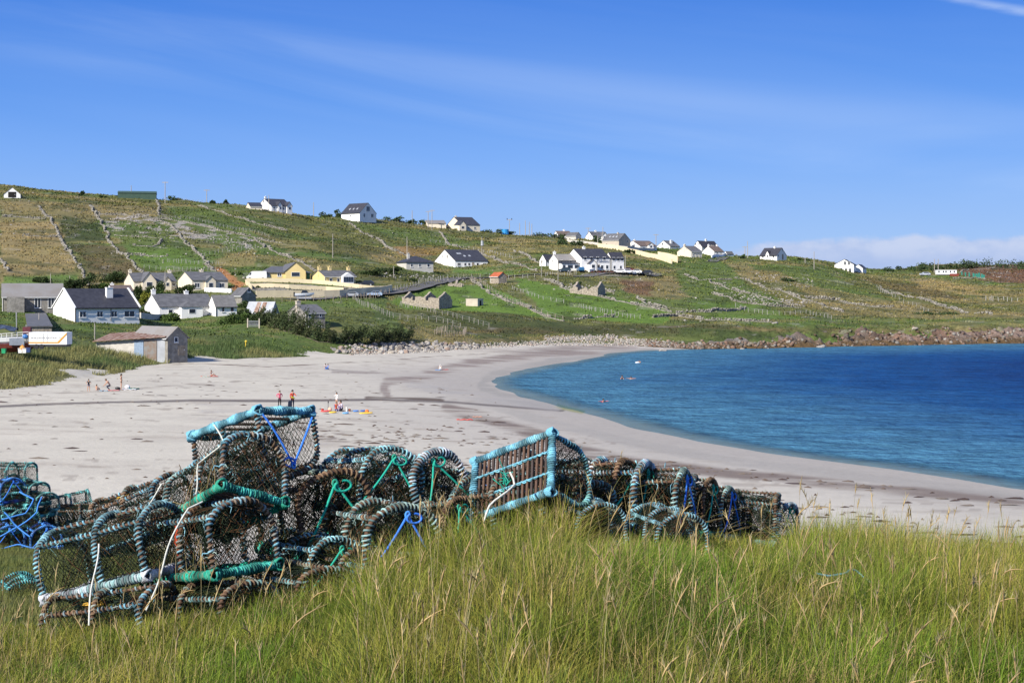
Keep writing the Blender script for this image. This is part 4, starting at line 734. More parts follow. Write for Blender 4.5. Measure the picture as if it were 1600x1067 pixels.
def strip(name, pts, w, mat, dmin=150, lift=.10, kind='structure'):
    P = [gp(u, v, dmin) for u, v in pts]; Pn, _ = resample([tuple(q) for q in P], 3.0)
    ker_ = np.ones(9)/9; Pp = np.pad(Pn, ((4, 4), (0, 0)), 'edge'); Pn = np.stack([np.convolve(Pp[:, k], ker_, 'valid') for k in range(3)], 1)
    T = np.gradient(Pn[:, :2], axis=0); T /= np.linalg.norm(T, axis=1)[:, None]; nx = np.stack([-T[:, 1], T[:, 0]], 1); cs = np.linspace(-w/2, w/2, 5)
    X = Pn[:, 0, None]+nx[:, 0, None]*cs; Y = Pn[:, 1, None]+nx[:, 1, None]*cs; zz = Z(X, Y); zz = np.maximum(zz, zz.mean(1)[:, None])+lift; n = len(Pn)
    I = np.arange(n*5).reshape(n, 5); Q = np.stack([I[:-1, :-1], I[1:, :-1], I[1:, 1:], I[:-1, 1:]], -1).reshape(-1, 4)
    o = mesh_np(name, np.stack([X, Y, zz], -1).reshape(-1, 3), Q, mat); bm_fix(o.data); return tag(o, kind=kind)
strip('road', [(1170, 405), (1140, 402), (1110, 410)], 5, M_tar, 400)
strip('road', [(1040, 431), (990, 430), (930, 429), (860, 431), (780, 434), (730, 433), (700, 436), (670, 446), (630, 455), (590, 460), (520, 466.5), (430, 468)], 5.5, M_tar, 300)
strip('driveway', [(388, 445), (450, 446), (520, 449), (560, 454), (600, 458)], 7, plain('driveway_gravel', (.27, .24, .21), .95, .12, 1), 300)
def dsw(pts, label, h=1.0, dens=1.0, w=.7, gap=.13, dmin=240):
    """dry stone wall: many rough stones in one wall"""
    P = [gp(u+random.uniform(-.6, .6), v, dmin) for u, v in pts]; Pn, Lt_ = resample([tuple(q) for q in P], .55/dens); n = len(Pn); wob = fbm(Pn[:, 0], Pn[:, 1], 6, 3, 2)-.5
    V = []; k = 0; cube = np.array([(x, y, z) for z in (-1, 1) for x, y in ((-1, -1), (1, -1), (1, 1), (-1, 1))], float); Fq = np.array([(3, 2, 1, 0), (4, 5, 6, 7), (0, 1, 5, 4), (1, 2, 6, 5), (2, 3, 7, 6), (3, 0, 4, 7)])
    hh = .8*h*(.6+.7*fbm(Pn[:, 0], Pn[:, 1], 9, 2, 5)); fall = fbm(Pn[:, 0], Pn[:, 1], 5, 2, 9); VV = []; CC = []; QQ = []
    for i in range(n-1):   # continuous footing course
        a0 = Pn[i]; b0 = Pn[i+1]; off = lambda j: (wob[j]*2, wob[j]*1.5); pa_ = np.array((a0[0]+off(i)[0], a0[1]+off(i)[1])); pb_ = np.array((b0[0]+off(i+1)[0], b0[1]+off(i+1)[1])); dd_ = pb_-pa_; L_ = np.hypot(*dd_)+1e-6; nn_ = np.array((-dd_[1], dd_[0]))/L_*.24
        za, zb_ = zat(*pa_), zat(*pb_); pa2 = pa_-dd_*.06; pb2 = pb_+dd_*.06
        q = np.array([(*(pa2+nn_), za-.3), (*(pa2-nn_), za-.3), (*(pb2-nn_), zb_-.3), (*(pb2+nn_), zb_-.3), (*(pa2+nn_), za+.16), (*(pa2-nn_), za+.16), (*(pb2-nn_), zb_+.16), (*(pb2+nn_), zb_+.16)]); VV.append(q); CC.append(np.tile(np.array((.24, .225, .19))*random.uniform(.7, 1.1), (8, 1))); QQ.append(Fq+8*k); k += 1
    for lay in range(3):
        for i in range(n):
            if fall[i] < .30+gap and lay > 0: continue
            if random.random() < gap: continue
            sp = .12 if fall[i] > .35 else .3
            c = np.array([Pn[i, 0]+random.gauss(0, .12)+wob[i]*2, Pn[i, 1]+random.gauss(0, sp)+wob[i]*1.5, 0]); c[2] = zat(c[0], c[1])+hh[i]*(lay+.35)/3
            s = np.array([random.uniform(.15, .36), random.uniform(.10, .22), hh[i]/3*random.uniform(.5, .85)]); q = cube*s*RNG.uniform(.65, 1.15, (8, 3)); a = random.uniform(0, 6.28); ca_, sa_ = math.cos(a), math.sin(a); q = np.stack([q[:, 0]*ca_-q[:, 1]*sa_, q[:, 0]*sa_+q[:, 1]*ca_, q[:, 2]], 1)
            VV.append(q+c); g = random.uniform(.55, 1.2); CC.append(np.tile(np.array((.30, .28, .24))*g, (8, 1))); QQ.append(Fq+8*k); k += 1
    o = mesh_np('stone_wall', np.concatenate(VV), np.concatenate(QQ), colmat('field_stone', .95, 3, .2, coord='pos'), np.concatenate(CC)); tag(o, label, 'stone wall', 'dry stone walls dividing the fields')
random.seed(11)
for pts, lab in [
 ([(60, 322), (78, 342), (92, 370), (108, 395), (120, 412), (130, 430), (142, 446)], 'stone wall running down the dun slope nearest the left edge'),
 ([(138, 322), (152, 340), (165, 362), (166, 374), (182, 392), (205, 408), (222, 425), (240, 440)], 'stone wall dropping along the left side of the bright green field'),
 ([(152, 335), (190, 337), (250, 345), (272, 358), (292, 382), (318, 402), (336, 424)], 'stone wall bending down the right side of the bright green field behind the twin bungalows'),
 ([(175, 368), (215, 371), (252, 373), (250, 382), (238, 386), (205, 384)], 'curved low stone pen in the middle of the green field'),
 ([(200, 398), (232, 400), (264, 401)], 'short straight wall low in the green field above the twin bungalows'),
 ([(35, 369), (65, 370), (96, 371)], 'short wall across the straw field at far left'),
 ([(0, 340), (35, 341), (68, 343)], 'level wall under the small white garage at far left'),
 ([(0, 408), (10, 420), (10, 424)], 'stub of wall at the left edge above the barn'),
 ([(244, 304), (248, 320), (247, 336)], 'upright-looking wall below the green barn'),
 ([(396, 372), (420, 390), (452, 402), (480, 416), (520, 430)], 'stone wall slanting down towards the yellow cottage'),
 ([(252, 342), (300, 350), (350, 362), (395, 372), (440, 380)], 'rubbly wall across the rocky outcrop field'),
 ([(312, 322), (360, 338), (400, 350), (450, 362)], 'upper wall crossing below the crest left of the dormer house'),
 ([(545, 350), (575, 368), (610, 390), (640, 402)], 'wall slanting down the slope below the house with the square window'),
 ([(688, 364), (700, 382), (740, 395), (780, 408), (840, 424)], 'wall running down to the pub from the cream dormer house'),
 ([(735, 434), (755, 452), (790, 470), (830, 485), (880, 502)], 'wall between the bracken and the bright green field below the road'),
 ([(800, 392), (825, 402), (845, 412)], 'short wall on the slope above the pub annex'),
 ([(850, 438), (880, 450), (930, 462), (990, 476), (1050, 488)], 'wall falling diagonally through the fields below the pub'),
 ([(930, 452), (960, 458)], 'heap of fallen stone right of the low ruin'),
 ([(900, 499), (930, 497), (962, 496)], 'short pale wall in the bright green field nearest the shore'),
 ([(1018, 497), (1062, 494), (1110, 501), (1170, 503)], 'pale wall running level above the far shore'),
 ([(1060, 489), (1110, 488), (1165, 482)], 'upper of two pale walls above the start of the rocky shore'),
 ([(995, 466), (1020, 478), (1050, 486)], 'stub of wall slanting below the brown bracken bank'),
 ([(1068, 430), (1090, 438), (1142, 438)], 'double wall below the pub car park to the right'),
 ([(1108, 440), (1150, 455), (1200, 468), (1245, 478)], 'second wall running down to the right across the green fields'),
 ([(1150, 436), (1190, 450), (1240, 462), (1290, 480), (1320, 488)], 'longest pale wall slanting down to the right towards the rocky shore'),
 ([(1115, 460), (1145, 470), (1200, 478), (1250, 482)], 'lower wall in the green fields above the rocky shore'),
 ([(1150, 501), (1205, 504)], 'bright pale wall remnant just above the rocks'),
 ([(1262, 466), (1310, 470), (1350, 478), (1395, 480)], 'wall across the tan slope left of the bay headland'),
 ([(1375, 450), (1420, 465), (1470, 478), (1550, 492)], 'long wall slanting down the far right slope'),
 ([(1490, 428), (1515, 422), (1555, 419)], 'pale wall climbing beside the heather knoll at far right'),
 ([(1490, 436), (1540, 437)], 'low pale wall below the mobile home')]: dsw(pts, lab)
def post_mesh(h, r):
    return MB().tube([(0, 0, -.4), (0, 0, h)], r, 5)
pm = {}
def fence(pts, label, n, mat=M_pole, h=1.15, r=.06, cat='fence', group='post fences', rails=0, dmin=240):
    P = [gp(u, v, dmin) for u, v in pts]; Pn, Lt_ = resample([tuple(q) for q in P], .5); idx = np.linspace(0, len(Pn)-1, min(n, 100)).astype(int)
    r_ = thing('fence', label, cat, (Pn[0, 0], Pn[0, 1], zat(Pn[0, 0], Pn[0, 1])), 0, group); base = np.array(r_.location); first = None; tops = []
    for i in idx:
        q = np.array([Pn[i, 0]+random.gauss(0, .12), Pn[i, 1], 0]); q[2] = zat(q[0], q[1]); l = q-base
        if first is None: first = post_mesh(h, r).build('post', mat, r_); o = first
        else: o = first.copy(); SC.collection.objects.link(o); o.parent = r_
        o.location = l; o.rotation_euler = (random.gauss(0, .05), random.gauss(0, .07), 0); o.scale = (1, 1, random.uniform(.8, 1.12)); tops.append(l)
    for k in range(rails or 2):
        nb = NB(); nb.tube(np.array([t_+np.array((0, 0, h*(.9-.38*k))) for t_ in tops]), .045 if rails else .012, 4, (1, 1, 1)); nb.build('rail' if rails else 'wire', mat if rails else M_zinc, r_)
M_wp = plain('white_post', (.36, .345, .31), .8, .12, 3)
for a in [([(612, 455), (650, 447), (690, 437), (720, 434.5), (765, 434)], 'line of white posts along the road climbing to the white house', 36, M_wp, 1.3, .06),
 ([(795, 436), (850, 433), (900, 428)], 'close white posts beside the road left of the pub', 20, M_wp, 1.3, .085),
 ([(430, 473), (500, 471.5), (560, 468), (608, 460)], 'dark posts on the field side of the lane below the lowest cream wall', 26, M_wood, 1.5, .065),
 ([(552, 468), (575, 480), (600, 492), (620, 498), (680, 503), (720, 512)], 'fence running down the field right of the long hedge', 30),
 ([(625, 478), (680, 490), (720, 500), (765, 512)], 'fence below the two-gabled ruin', 24),
 ([(735, 437), (770, 458), (820, 482), (880, 502)], 'fence on the wall between bracken and bright field', 34, M_wood, 1.4, .08),
 ([(262, 410), (300, 413), (342, 414)], 'upper white-post fence behind the twin bungalows', 18, M_wp, 1.2, .065),
 ([(225, 420), (280, 423), (338, 424)], 'lower white-post fence behind the twin bungalows', 16, M_wp, 1.2, .065),
 ([(905, 480), (950, 490), (1000, 498)], 'fence of short white posts in the bright green field below the ruin', 20, M_wp, 1.1, .065),
 ([(250, 340), (300, 344), (360, 358), (420, 372)], 'white-post fence across the rocky outcrop field', 30, M_wp, 1.2, .065),
 ([(320, 402), (360, 394), (400, 388)], 'short fence climbing right of the bright green field', 12, M_wp, 1.2, .065),
 ([(255, 312), (300, 316), (360, 322), (385, 326)], 'fence along the crest between the tall pole and the dormer house', 26, M_wood, 1.2, .06),
 ([(545, 344), (600, 346), (660, 356)], 'fence along the crest right of the house with the square window', 26, M_wood, 1.2, .06),
 ([(750, 362), (800, 366), (865, 374)], 'fence along the crest left of the roof cluster', 24, M_wood, 1.2, .06),
 ([(1370, 450), (1400, 466), (1430, 478), (1450, 490)], 'fence down the far right slope', 18, M_wp, 1.3, .065),
 ([(1150, 480), (1200, 492), (1260, 490), (1300, 500)], 'posts above the rocky shore in the middle distance', 22, M_wp, 1.2, .065),
 ([(1540, 470), (1590, 472)], 'short row of white posts at the far right edge', 8, M_wp, 1.6, .12),
 ([(672, 378), (700, 384), (760, 396), (800, 405)], 'fence down the hill from the cream dormer house', 22, M_wp, 1.2, .1),
 ([(800, 452), (840, 466), (880, 474)], 'row of small white stakes across the vivid green slope', 14, M_wp, 1.0, .08)]: fence(*a)
# paling enclosure
fence([(679, 523), (700, 517), (728, 519), (724, 526), (690, 527)], 'dense pale stick palings round a small plot behind the boulders', 56, M_wood, 1.2, .05, 'fence', 'post fences', 0, 200)
fence([(1503, 431), (1520, 433), (1538, 436)], 'green mesh fence stepping down from the mobile home', 12, plain('green_netting', (.03, .22, .17), .7, .1), 2.2, .35)
POLES = [(258, 319, 284, 'c', 'tallest pale pole standing just right of the green barn'), (205, 309, 290, 'n', 'dark stub mast behind the green barn'), (323, 317, 296, 'c', 'faint pole on the crest midway to the dormer house'),
 (420, 330, 305, 'n', 'thin pole in front of the dormer house'), (490, 333, 311, 'n', 'short dark pole standing alone on the crest'), (520, 404, 366, 'n', 'pale pole on the slope above the yellow cottage'), (551, 334, 312, 'c', 'pole behind the house with the square gable window'),
 (644, 345, 324, 'n', 'thin white mast left of the long cream house'), (669, 357, 330, 'c', 'pole beside the long cream house'), (675, 360, 328, 'c', 'taller pole in front of the long cream house'), (636, 403, 370, 'n', 'grey pole behind the grey bungalow'),
 (753, 408, 371, 't', 'pole with a transformer behind the big-roofed white house'), (796, 366, 342, 'd', 'twin-armed pole above the blue tank'), (812, 368, 349, 'n', 'leftmost of the cluster of thin poles on the crest'), (821, 369, 345, 'n', 'second pole of the crest pole cluster'), (827, 369, 347, 'n', 'third pole of the crest pole cluster'), (831, 370, 350, 'n', 'rightmost pole of the crest pole cluster'),
 (919, 375, 356, 'c', 'pole behind the white gabled house of the crest cluster'), (942, 379, 355, 'n', 'tall pole between the white and beige crest houses'), (934, 383, 369, 'n', 'short post at the top of the cream retaining wall'), (977, 426, 400, 'w', 'white flagpole at the right end of the pub'), (872, 444, 400, 'n', 'slim pale pole in front of the pub annex'),
 (846, 427, 408, 'n', 'short pole left of the pub annex'), (932, 427, 411, 'w', 'white lamp post in front of the pub porch'), (1025, 388, 366, 'c', 'pole between the brown-roofed bungalow and the broad-chimneyed house'), (1112, 384, 370, 'c', 'pole right of the highest black-roofed house'), (1168, 404, 377, 'w', 'bright white mast left of the lone crest house'), (1164, 404, 385, 'c', 'dull pole beside the bright white mast'),
 (1272, 421, 393, 'n', 'brown pole between the two far-right white houses'), (1258, 412, 402, 'n', 'tiny pole right of the lone crest house'), (1460, 426, 405, 'n', 'left of the two poles behind the mobile home'), (1466, 426, 405, 'n', 'right of the two poles behind the mobile home'), (148, 531, 505, 'n', 'pale post in the field between trailer and rusty shed'), (79, 444, 427, 'n', 'grey pole behind the long barn'),
 (109, 452, 431, 'n', 'thin post between the barn and the nearest white cottage'), (61, 511, 489, 'n', 'thin white post behind the small stone cottage'), (258, 456, 424, 'n', 'pale pole in front of the twin-porched cream bungalow'), (615, 434, 416, 'n', 'small street light left of the grey bungalow'), (700, 419, 398, 'n', 'thin post against the gable of the big-roofed white house'), (1549, 470, 462, 'n', 'stray post on the far right slope'), (26, 509, 488, 'n', 'hooked mast above the blue tarpaulin')]
for (u, vb, vt, k, lab) in POLES:
    p = gp(u, vb, 150); hh = (vb-vt)*p.y/F; r_ = thing('utility_pole', 'utility pole: '+lab if len(lab.split()) < 13 else lab, 'pole', p, 0, 'utility poles'); m_ = M_wp if k == 'w' else M_pole; s = p.y/600; rr_ = .16*max(.6, s)
    MB().tube([(0, 0, -1), (0, 0, hh*.6), (0, 0, hh)], np.array([rr_, rr_*.9, rr_*.7]), 6).build('shaft', m_, r_)
    if k in 'cd': MB().box(-1.3, 1.3, -.1, .1, hh-.5, hh-.25).build('crossarm', m_, r_)
    if k == 'd': MB().tube([(-1.2, 0, hh-.3), (-1.2, 0, hh+.5)], .22, 6).tube([(1.2, 0, hh-.3), (1.2, 0, hh+.5)], .22, 6).build('insulator', M_black, r_)
    if k == 't': MB().tube([(.1, -.4, hh-3.4), (.1, -.4, hh-1.6)], .5, 8).build('transformer', M_zinc, r_)
# ================================================================== SHRUBS AND HEDGE
leafm = colmat('shrub_leaves', .7, 2.0, .25, transl=.15, spec=.2)
def leafcloud(n, rx, ry, rz, size, c, lobes=7, flat=.35, seed=0, lean=0.0):
    """leaf-clump faces spread through an uneven crown volume"""
    rg = np.random.default_rng(seed); cen = rg.normal(0, .42, (lobes, 3)); cen[:, 2] = np.abs(cen[:, 2])*.9+.1; cen = np.clip(cen, -.75, .8); rad = rg.uniform(.28, .5, lobes)
    k = rg.integers(0, lobes, n); d = rg.normal(0, 1, (n, 3)); d /= np.linalg.norm(d, axis=1)[:, None]; r = rg.random(n)**.45; P = cen[k]+d*(rad[k]*r)[:, None]; P[:, 2] = np.maximum(P[:, 2], .02)
    P[:, 0] += lean*P[:, 2]; P = P*np.array((rx, ry, rz)); s = size*rg.uniform(.5, 1.3, n); a = rg.normal(0, 1, (n, 3)); a /= np.linalg.norm(a, axis=1)[:, None]; b = np.cross(a, rg.normal(0, 1, (n, 3))); b /= np.linalg.norm(b, axis=1)[:, None]
    V = np.stack([P-a*s[:, None], P+b*s[:, None]*.55, P+a*s[:, None], P-b*s[:, None]*.55], 1).reshape(-1, 3); Q = np.arange(4*n).reshape(n, 4)
    g = (.55+.9*rg.random(n))*(.75+.5*rg.random(lobes)[k]); C = np.repeat(np.array(c)[None]*g[:, None], 4, 0); return V, Q, C
def shrub(u, vb, w, h, c, label, name='shrub', group='shrubs among the houses', n=None, lean=.25, depth=.7, dmin=150):
    p = gp(u, vb, dmin); k = p.y/F; W, H = w*k, h*k; r_ = thing(name, label, 'shrub', p, 0, group); n = n or int(min(2600, 260+w*h*4)); V, Q, C = leafcloud(n, W*.62, W*.62*depth, H, max(.12, 1.5*k), c, seed=int(u*7+vb), lean=lean, lobes=max(5, int(w/4)))
    V[:, 2] -= .15; mesh_np('crown', V, Q, leafm, C, parent=r_)
    m = MB()
    for i in range(3): a = i*2.1; m.tube([(math.cos(a)*.15, math.sin(a)*.15, -.3), (math.cos(a)*W*.12, math.sin(a)*W*.1, H*.3), (math.cos(a)*W*.22, math.sin(a)*W*.18, H*.6)], np.array([.09, .06, .02]), 5)
    m.build('stem', M_wood, r_); return r_
DKG = (.045, .07, .022); MG = (.075, .12, .03); OLV = (.11, .12, .035); YG = (.20, .21, .03)
for a in [(122, 453, 36, 25, DKG, 'large dark round bush between the long barn and the twin bungalows'), (165, 440, 50, 24, DKG, 'dark spreading thicket on the slope left of the twin bungalows'), (158, 454, 30, 12, MG, 'low green bush above the roof of the nearest white cottage'),
 (240, 463, 26, 20, DKG, 'dark bush in front of the twin-porched bungalow'), (262, 466, 30, 14, MG, 'mid green bush between the farmhouse roof and the twin bungalows'), (281, 462, 30, 16, DKG, 'dark bush at the left foot of the single-porched bungalow'), (222, 478, 22, 20, YG, 'yellow-green bush right of the nearest white cottage'), (213, 470, 16, 22, DKG, 'dark narrow bush against the nearest white cottage'), (221, 494, 18, 12, DKG, 'small dark bush under the yellow-green one'),
 (258, 501, 38, 11, MG, 'clipped low bush in front of the long farmhouse'), (362, 506, 36, 19, MG, 'round green bush at the right end of the long farmhouse'), (385, 500, 24, 26, DKG, 'dark bush behind the field gate'), (402, 508, 28, 18, DKG, 'dark bush at the left end of the long hedge'), (381, 481, 26, 14, DKG, 'dark bush left of the rust-striped shed'), (68, 442, 26, 14, DKG, 'dark bush behind the long barn'), (200, 440, 24, 10, DKG, 'small dark bush left of the twin-porched gable'),
 (403, 450, 9, 6, MG, 'small garden bush by the cream wall below the van'), (497, 452, 6, 5, DKG, 'tiny garden bush below the yellow cottage'), (368, 430, 16, 8, MG, 'bush beside the white van'), (580, 430, 40, 10, DKG, 'dark scrub above the cottage road'), (610, 428, 30, 10, DKG, 'dark scrub left of the grey bungalow')]: shrub(*a)
for a in [(125, 306, 12, 7), (160, 309, 12, 4), (272, 313, 26, 6), (333, 319, 10, 5), (351, 319, 9, 6), (510, 335, 22, 8), (527, 335, 20, 12), (612, 343, 24, 8), (630, 346, 22, 9), (655, 350, 26, 8), (770, 362, 26, 6), (790, 366, 26, 6), (843, 370, 30, 7), (868, 373, 24, 7), (880, 382, 22, 8), (903, 384, 20, 10), (932, 380, 16, 12), (972, 380, 12, 8), (995, 376, 12, 6), (985, 396, 18, 7), (1158, 404, 8, 6), (1250, 407, 24, 5), (1392, 424, 26, 8), (1412, 423, 28, 9), (1436, 424, 32, 12), (1458, 423, 32, 13), (1478, 421, 32, 13), (1500, 421, 36, 14), (1524, 419, 40, 15), (1552, 418, 46, 14), (1582, 419, 46, 13), (1606, 421, 40, 11), (640, 440, 26, 7), (900, 445, 10, 5), (1230, 440, 30, 5), (1470, 492, 40, 7), (1440, 491, 26, 6)]:
    shrub(*a, (.05, .08, .03), 'dark windswept bush on the far slope or crest', group='bushes along the crest and far slope', n=420, dmin=300)
# long windswept hedge
h0 = gp(405, 505, 200); root = thing('hedge', 'long dark windswept hedge sloping down from the farmhouse towards the boulders', 'hedge', h0); VV = []; QQ = []; CC = []; k = 0
hp = [(398, 502), (430, 512), (470, 524), (500, 534), (540, 537), (580, 536), (612, 533), (632, 530)]; P = [gp(u, v, 200) for u, v in hp]; Pn, _ = resample([tuple(q) for q in P], 1.6)
for i, q in enumerate(Pn):
    t = i/len(Pn); H = 2.7+1.3*math.sin(math.pi*min(1, t*1.15))+random.uniform(-.3, .4); V, Q, C = leafcloud(620, 1.7, 1.5, H, .17, (.050, .070, .026) if random.random() < .7 else (.08, .095, .04), seed=i+900, lean=.8, lobes=6)
    z = zat(q[0], q[1]); VV.append(V+np.array([q[0]-h0.x, q[1]-h0.y, z-h0.z-.1])); QQ.append(Q+k); k += len(V); CC.append(C)
mesh_np('foliage', np.concatenate(VV), np.concatenate(QQ), leafm, np.concatenate(CC), parent=root)
m = MB()
for q in Pn[::2]:
    z = zat(q[0], q[1])-h0.z; m.tube([(q[0]-h0.x-.3, q[1]-h0.y-.9, z-.3), (q[0]-h0.x+.4, q[1]-h0.y-.6, z+.7), (q[0]-h0.x+1.4, q[1]-h0.y, z+1.7)], np.array([.07, .05, .02]), 5)
m.tube([(q[0]-h0.x-.2, q[1]-h0.y-.85, zat(q[0], q[1])-h0.z-.05) for q in Pn], .08, 5); m.build('stems', plain('hedge_stems', (.13, .10, .08), .9, .3, 3), root)
# ------------------------------------------------------------------ boulders
def rockmesh(seed, c, n=2):
    b = bmesh.new(); bmesh.ops.create_icosphere(b, subdivisions=n, radius=1); rg = random.Random(seed); ax = [Vector((rg.gauss(0, 1), rg.gauss(0, 1), rg.gauss(0, 1))).normalized() for _ in range(9)]; cut = [rg.uniform(.5, .85) for _ in ax]
    for v in b.verts:
        for a, k in zip(ax, cut):
            d = v.co.dot(a)
            if d > k: v.co -= a*(d-k)
        v.co *= rg.uniform(.95, 1.06)
    me = bpy.data.meshes.new('boulder'); b.to_mesh(me); b.free(); a = me.color_attributes.new('col', 'FLOAT_COLOR', 'POINT'); a.data.foreach_set('color', np.array([(*c, 1)]*len(me.vertices), np.float32).ravel()); me.materials.append(colmat('boulder_stone', .9, 2.2, .3, bmp=.1)); return me
rcol = [(.48, .44, .39), (.40, .37, .33), (.52, .46, .38), (.34, .32, .30), (.45, .33, .26), (.30, .27, .24), (.55, .52, .48)]
rcol = [tuple(q*.72 for q in c) for c in rcol]; rmes = [rockmesh(40+i, c) for i, c in enumerate(rcol)]
random.seed(5)
for i in range(285):
    t = random.random(); u = 522+230*t+random.uniform(-6, 6); v = np.interp(u, [520, 560, 640, 720, 800], [552, 553, 552, 547, 541])-random.random()**1.0*np.interp(u, [520, 560, 640, 720, 760], [7, 13, 15, 10, 3]); p = gp(u, v, 200)
    o = link('boulder', random.choice(rmes), None, p+Vector((0, 0, .15))); s = random.uniform(.28, .7)*(1.2 if 590 < u < 700 else .85); o.scale = (s, s*random.uniform(.7, 1), s*random.uniform(.6, .85)); o.rotation_euler = (random.uniform(-.4, .4), random.uniform(-.4, .4), random.uniform(0, 6.28))
    tag(o, 'rounded boulder in the pale rock bank at the foot of the hedge and palings', 'boulder', 'boulders banked along the top of the beach')
def pebbles(name, label, regs, n, s0, s1, cols, dmin=200):
    b = rockmesh(99, (.4, .4, .4), 1); bv = np.array([v.co for v in b.vertices]); bf = np.array([list(p.vertices) for p in b.polygons]); VV = []; CC = []
    while len(VV) < n:
        (ua, va), (ub, vb), hv = regs[random.randrange(len(regs))]; t = random.random(); u = ua+(ub-ua)*t; v = va+(vb-va)*t-random.uniform(-1, 1)*hv; d = None; y = random.uniform(0, 1)
        p = GP_FAST(u, v)
        if p is None: continue
        s = random.uniform(s0, s1)*np.array((1, random.uniform(.6, 1), random.uniform(.5, .8))); a = random.uniform(0, 6.28); q = bv*s; q = np.stack([q[:, 0]*math.cos(a)-q[:, 1]*math.sin(a), q[:, 0]*math.sin(a)+q[:, 1]*math.cos(a), q[:, 2]], 1)
        VV.append(q+np.array(p)); CC.append(np.tile(np.array(random.choice(cols))*random.uniform(.7, 1.2), (len(bv), 1)))
    k = len(bv); o = mesh_np(name, np.concatenate(VV), np.concatenate([bf+i*k for i in range(n)]), colmat('boulder_stone'), np.concatenate(CC)); return tag(o, label, 'stones', kind='stuff')
_gpd = np.arange(150, 900, 1.5)
_gpc = {}
def GP_FAST(u, v):
    ku = int(round(u/4))
    if ku not in _gpc: x = (ku*4-U0)/F*_gpd; zz = Z(x, _gpd); _gpc[ku] = np.minimum.accumulate(V0+F*(CH-zz)/_gpd)
    vp = _gpc[ku]; k = int(np.argmax(vp <= v))
    if vp[k] > v: return None
    d = _gpd[k]+random.uniform(-1.1, 1.1); x = (u-U0)/F*d; return (x, d, zat(x, d))
pebbles('shingle', 'pale cobbles and shingle along the back of the beach', [((545, 552), (700, 547), 3), ((700, 544), (860, 536), 3.5), ((860, 535), (1010, 537), 5), ((960, 533), (1060, 540), 4), ((850, 531), (960, 528), 3)], 3000, .13, .38, rcol[:5]+[(.50, .46, .39)])
pebbles('hillside_rubble', 'grey rock outcrops and loose stones scattered over the fields', [((160, 337), (400, 385), 7), ((180, 345), (420, 395), 12), ((600, 430), (760, 440), 4), ((880, 448), (960, 456), 5), ((1100, 445), (1300, 475), 8), ((1130, 462), (1260, 476), 4), ((1180, 434), (1270, 444), 8), ((0, 330), (400, 400), 40), ((600, 370), (1100, 470), 40), ((1510, 425), (1590, 430), 6)], 1100, .15, .6, [(.30, .28, .25), (.24, .22, .20), (.36, .33, .29)])
pebbles('shore_rocks', 'broken pink and grey rocks along the waterline of the far shore', [((1010, 537), (1100, 543), 4), ((1090, 542), (1240, 539), 4), ((1240, 538), (1600, 532), 5), ((1300, 528), (1600, 522), 4)], 900, .2, .75, [(.22, .16, .12), (.19, .12, .085), (.26, .24, .21), (.17, .15, .12), (.10, .07, .045)])
for u, v, s in ((1035, 549.5, .9), (1282, 543.5, 1.1), (1160, 546.5, .5), (1430, 517, .7), (1210, 506, .8)):
    p = gp(u, v, 200); o = link('boulder', rmes[int(u) % 3], None, p+Vector((0, 0, .1))); o.scale = (s*1.3, s, s*.7); tag(o, {1035: 'dark brown rock standing in the shallows where sand meets rocks', 1282: 'pale lone rock awash in front of the far shore', 1160: 'tiny pale rock at the water edge left of the lone awash rock', 1430: 'pale block on top of the far rocky shore', 1210: 'pale boulder in the grass above the rocks'}[u], 'boulder', 'lone rocks by the far shore')
# seaweed on the sand
def seaweed():
    VV = []; QQ = []; CC = []; k = 0; rg = random.Random(3)
    for i in range(520):
        z_ = rg.random()
        if z_ < .35: u, v = rg.uniform(430, 900), 0; v = 655+(u-430)*.16+rg.gauss(0, 16)
        elif z_ < .6: u = rg.uniform(-20, 800); v = 620+rg.gauss(0, 22)
        elif z_ < .75: u = rg.uniform(1150, 1640); v = 790+(u-1150)*.11+rg.gauss(0, 12)
        elif z_ < .85: u = rg.uniform(0, 480); v = rg.uniform(640, 780)
        else: t = rg.random(); u = 700+t*900; v = np.interp(u, [700, 850, 1000, 1260, 1600], [640, 685, 722, 753, 790])+rg.gauss(0, 5)
        d = (CH-1.4)*F/(v-V0)
        for _ in range(3): x = (u-U0)/F*d; zt = zat(x, d); d = (CH-zt)*F/(v-V0)
        if zt < .12 or zt > 3.4: continue
        s = .10+.4*rg.random()**2.2*(.6 if v < 600 else 1); n = 7; an = rg.uniform(-.35, .35); el_ = rg.uniform(1.5, 4); ps = []
        for j in range(n): a = j*2*math.pi/n; r = s*rg.uniform(.4, 1.1); px, py = math.cos(a)*r*el_*.6, math.sin(a)*r*.9; ps.append((x+px*math.cos(an)-py*math.sin(an), d+px*math.sin(an)+py*math.cos(an), zt+.01))
        VV += ps+[(x, d, zt+rg.uniform(.04, .12))]; QQ += [(k+j, k+(j+1) % n, k+n) for j in range(n)]; c = np.array(rg.choice([(.08, .05, .035), (.15, .11, .08), (.20, .16, .12)])); CC += [c]*(n+1); k += n+1
    o = mesh_np('seaweed', np.array(VV), np.array(QQ), colmat('seaweed', .7, 6, .3, coord='pos'), np.array(CC)); tag(o, 'dark clumps of stranded seaweed strewn over the sand', 'seaweed', kind='stuff')
seaweed()
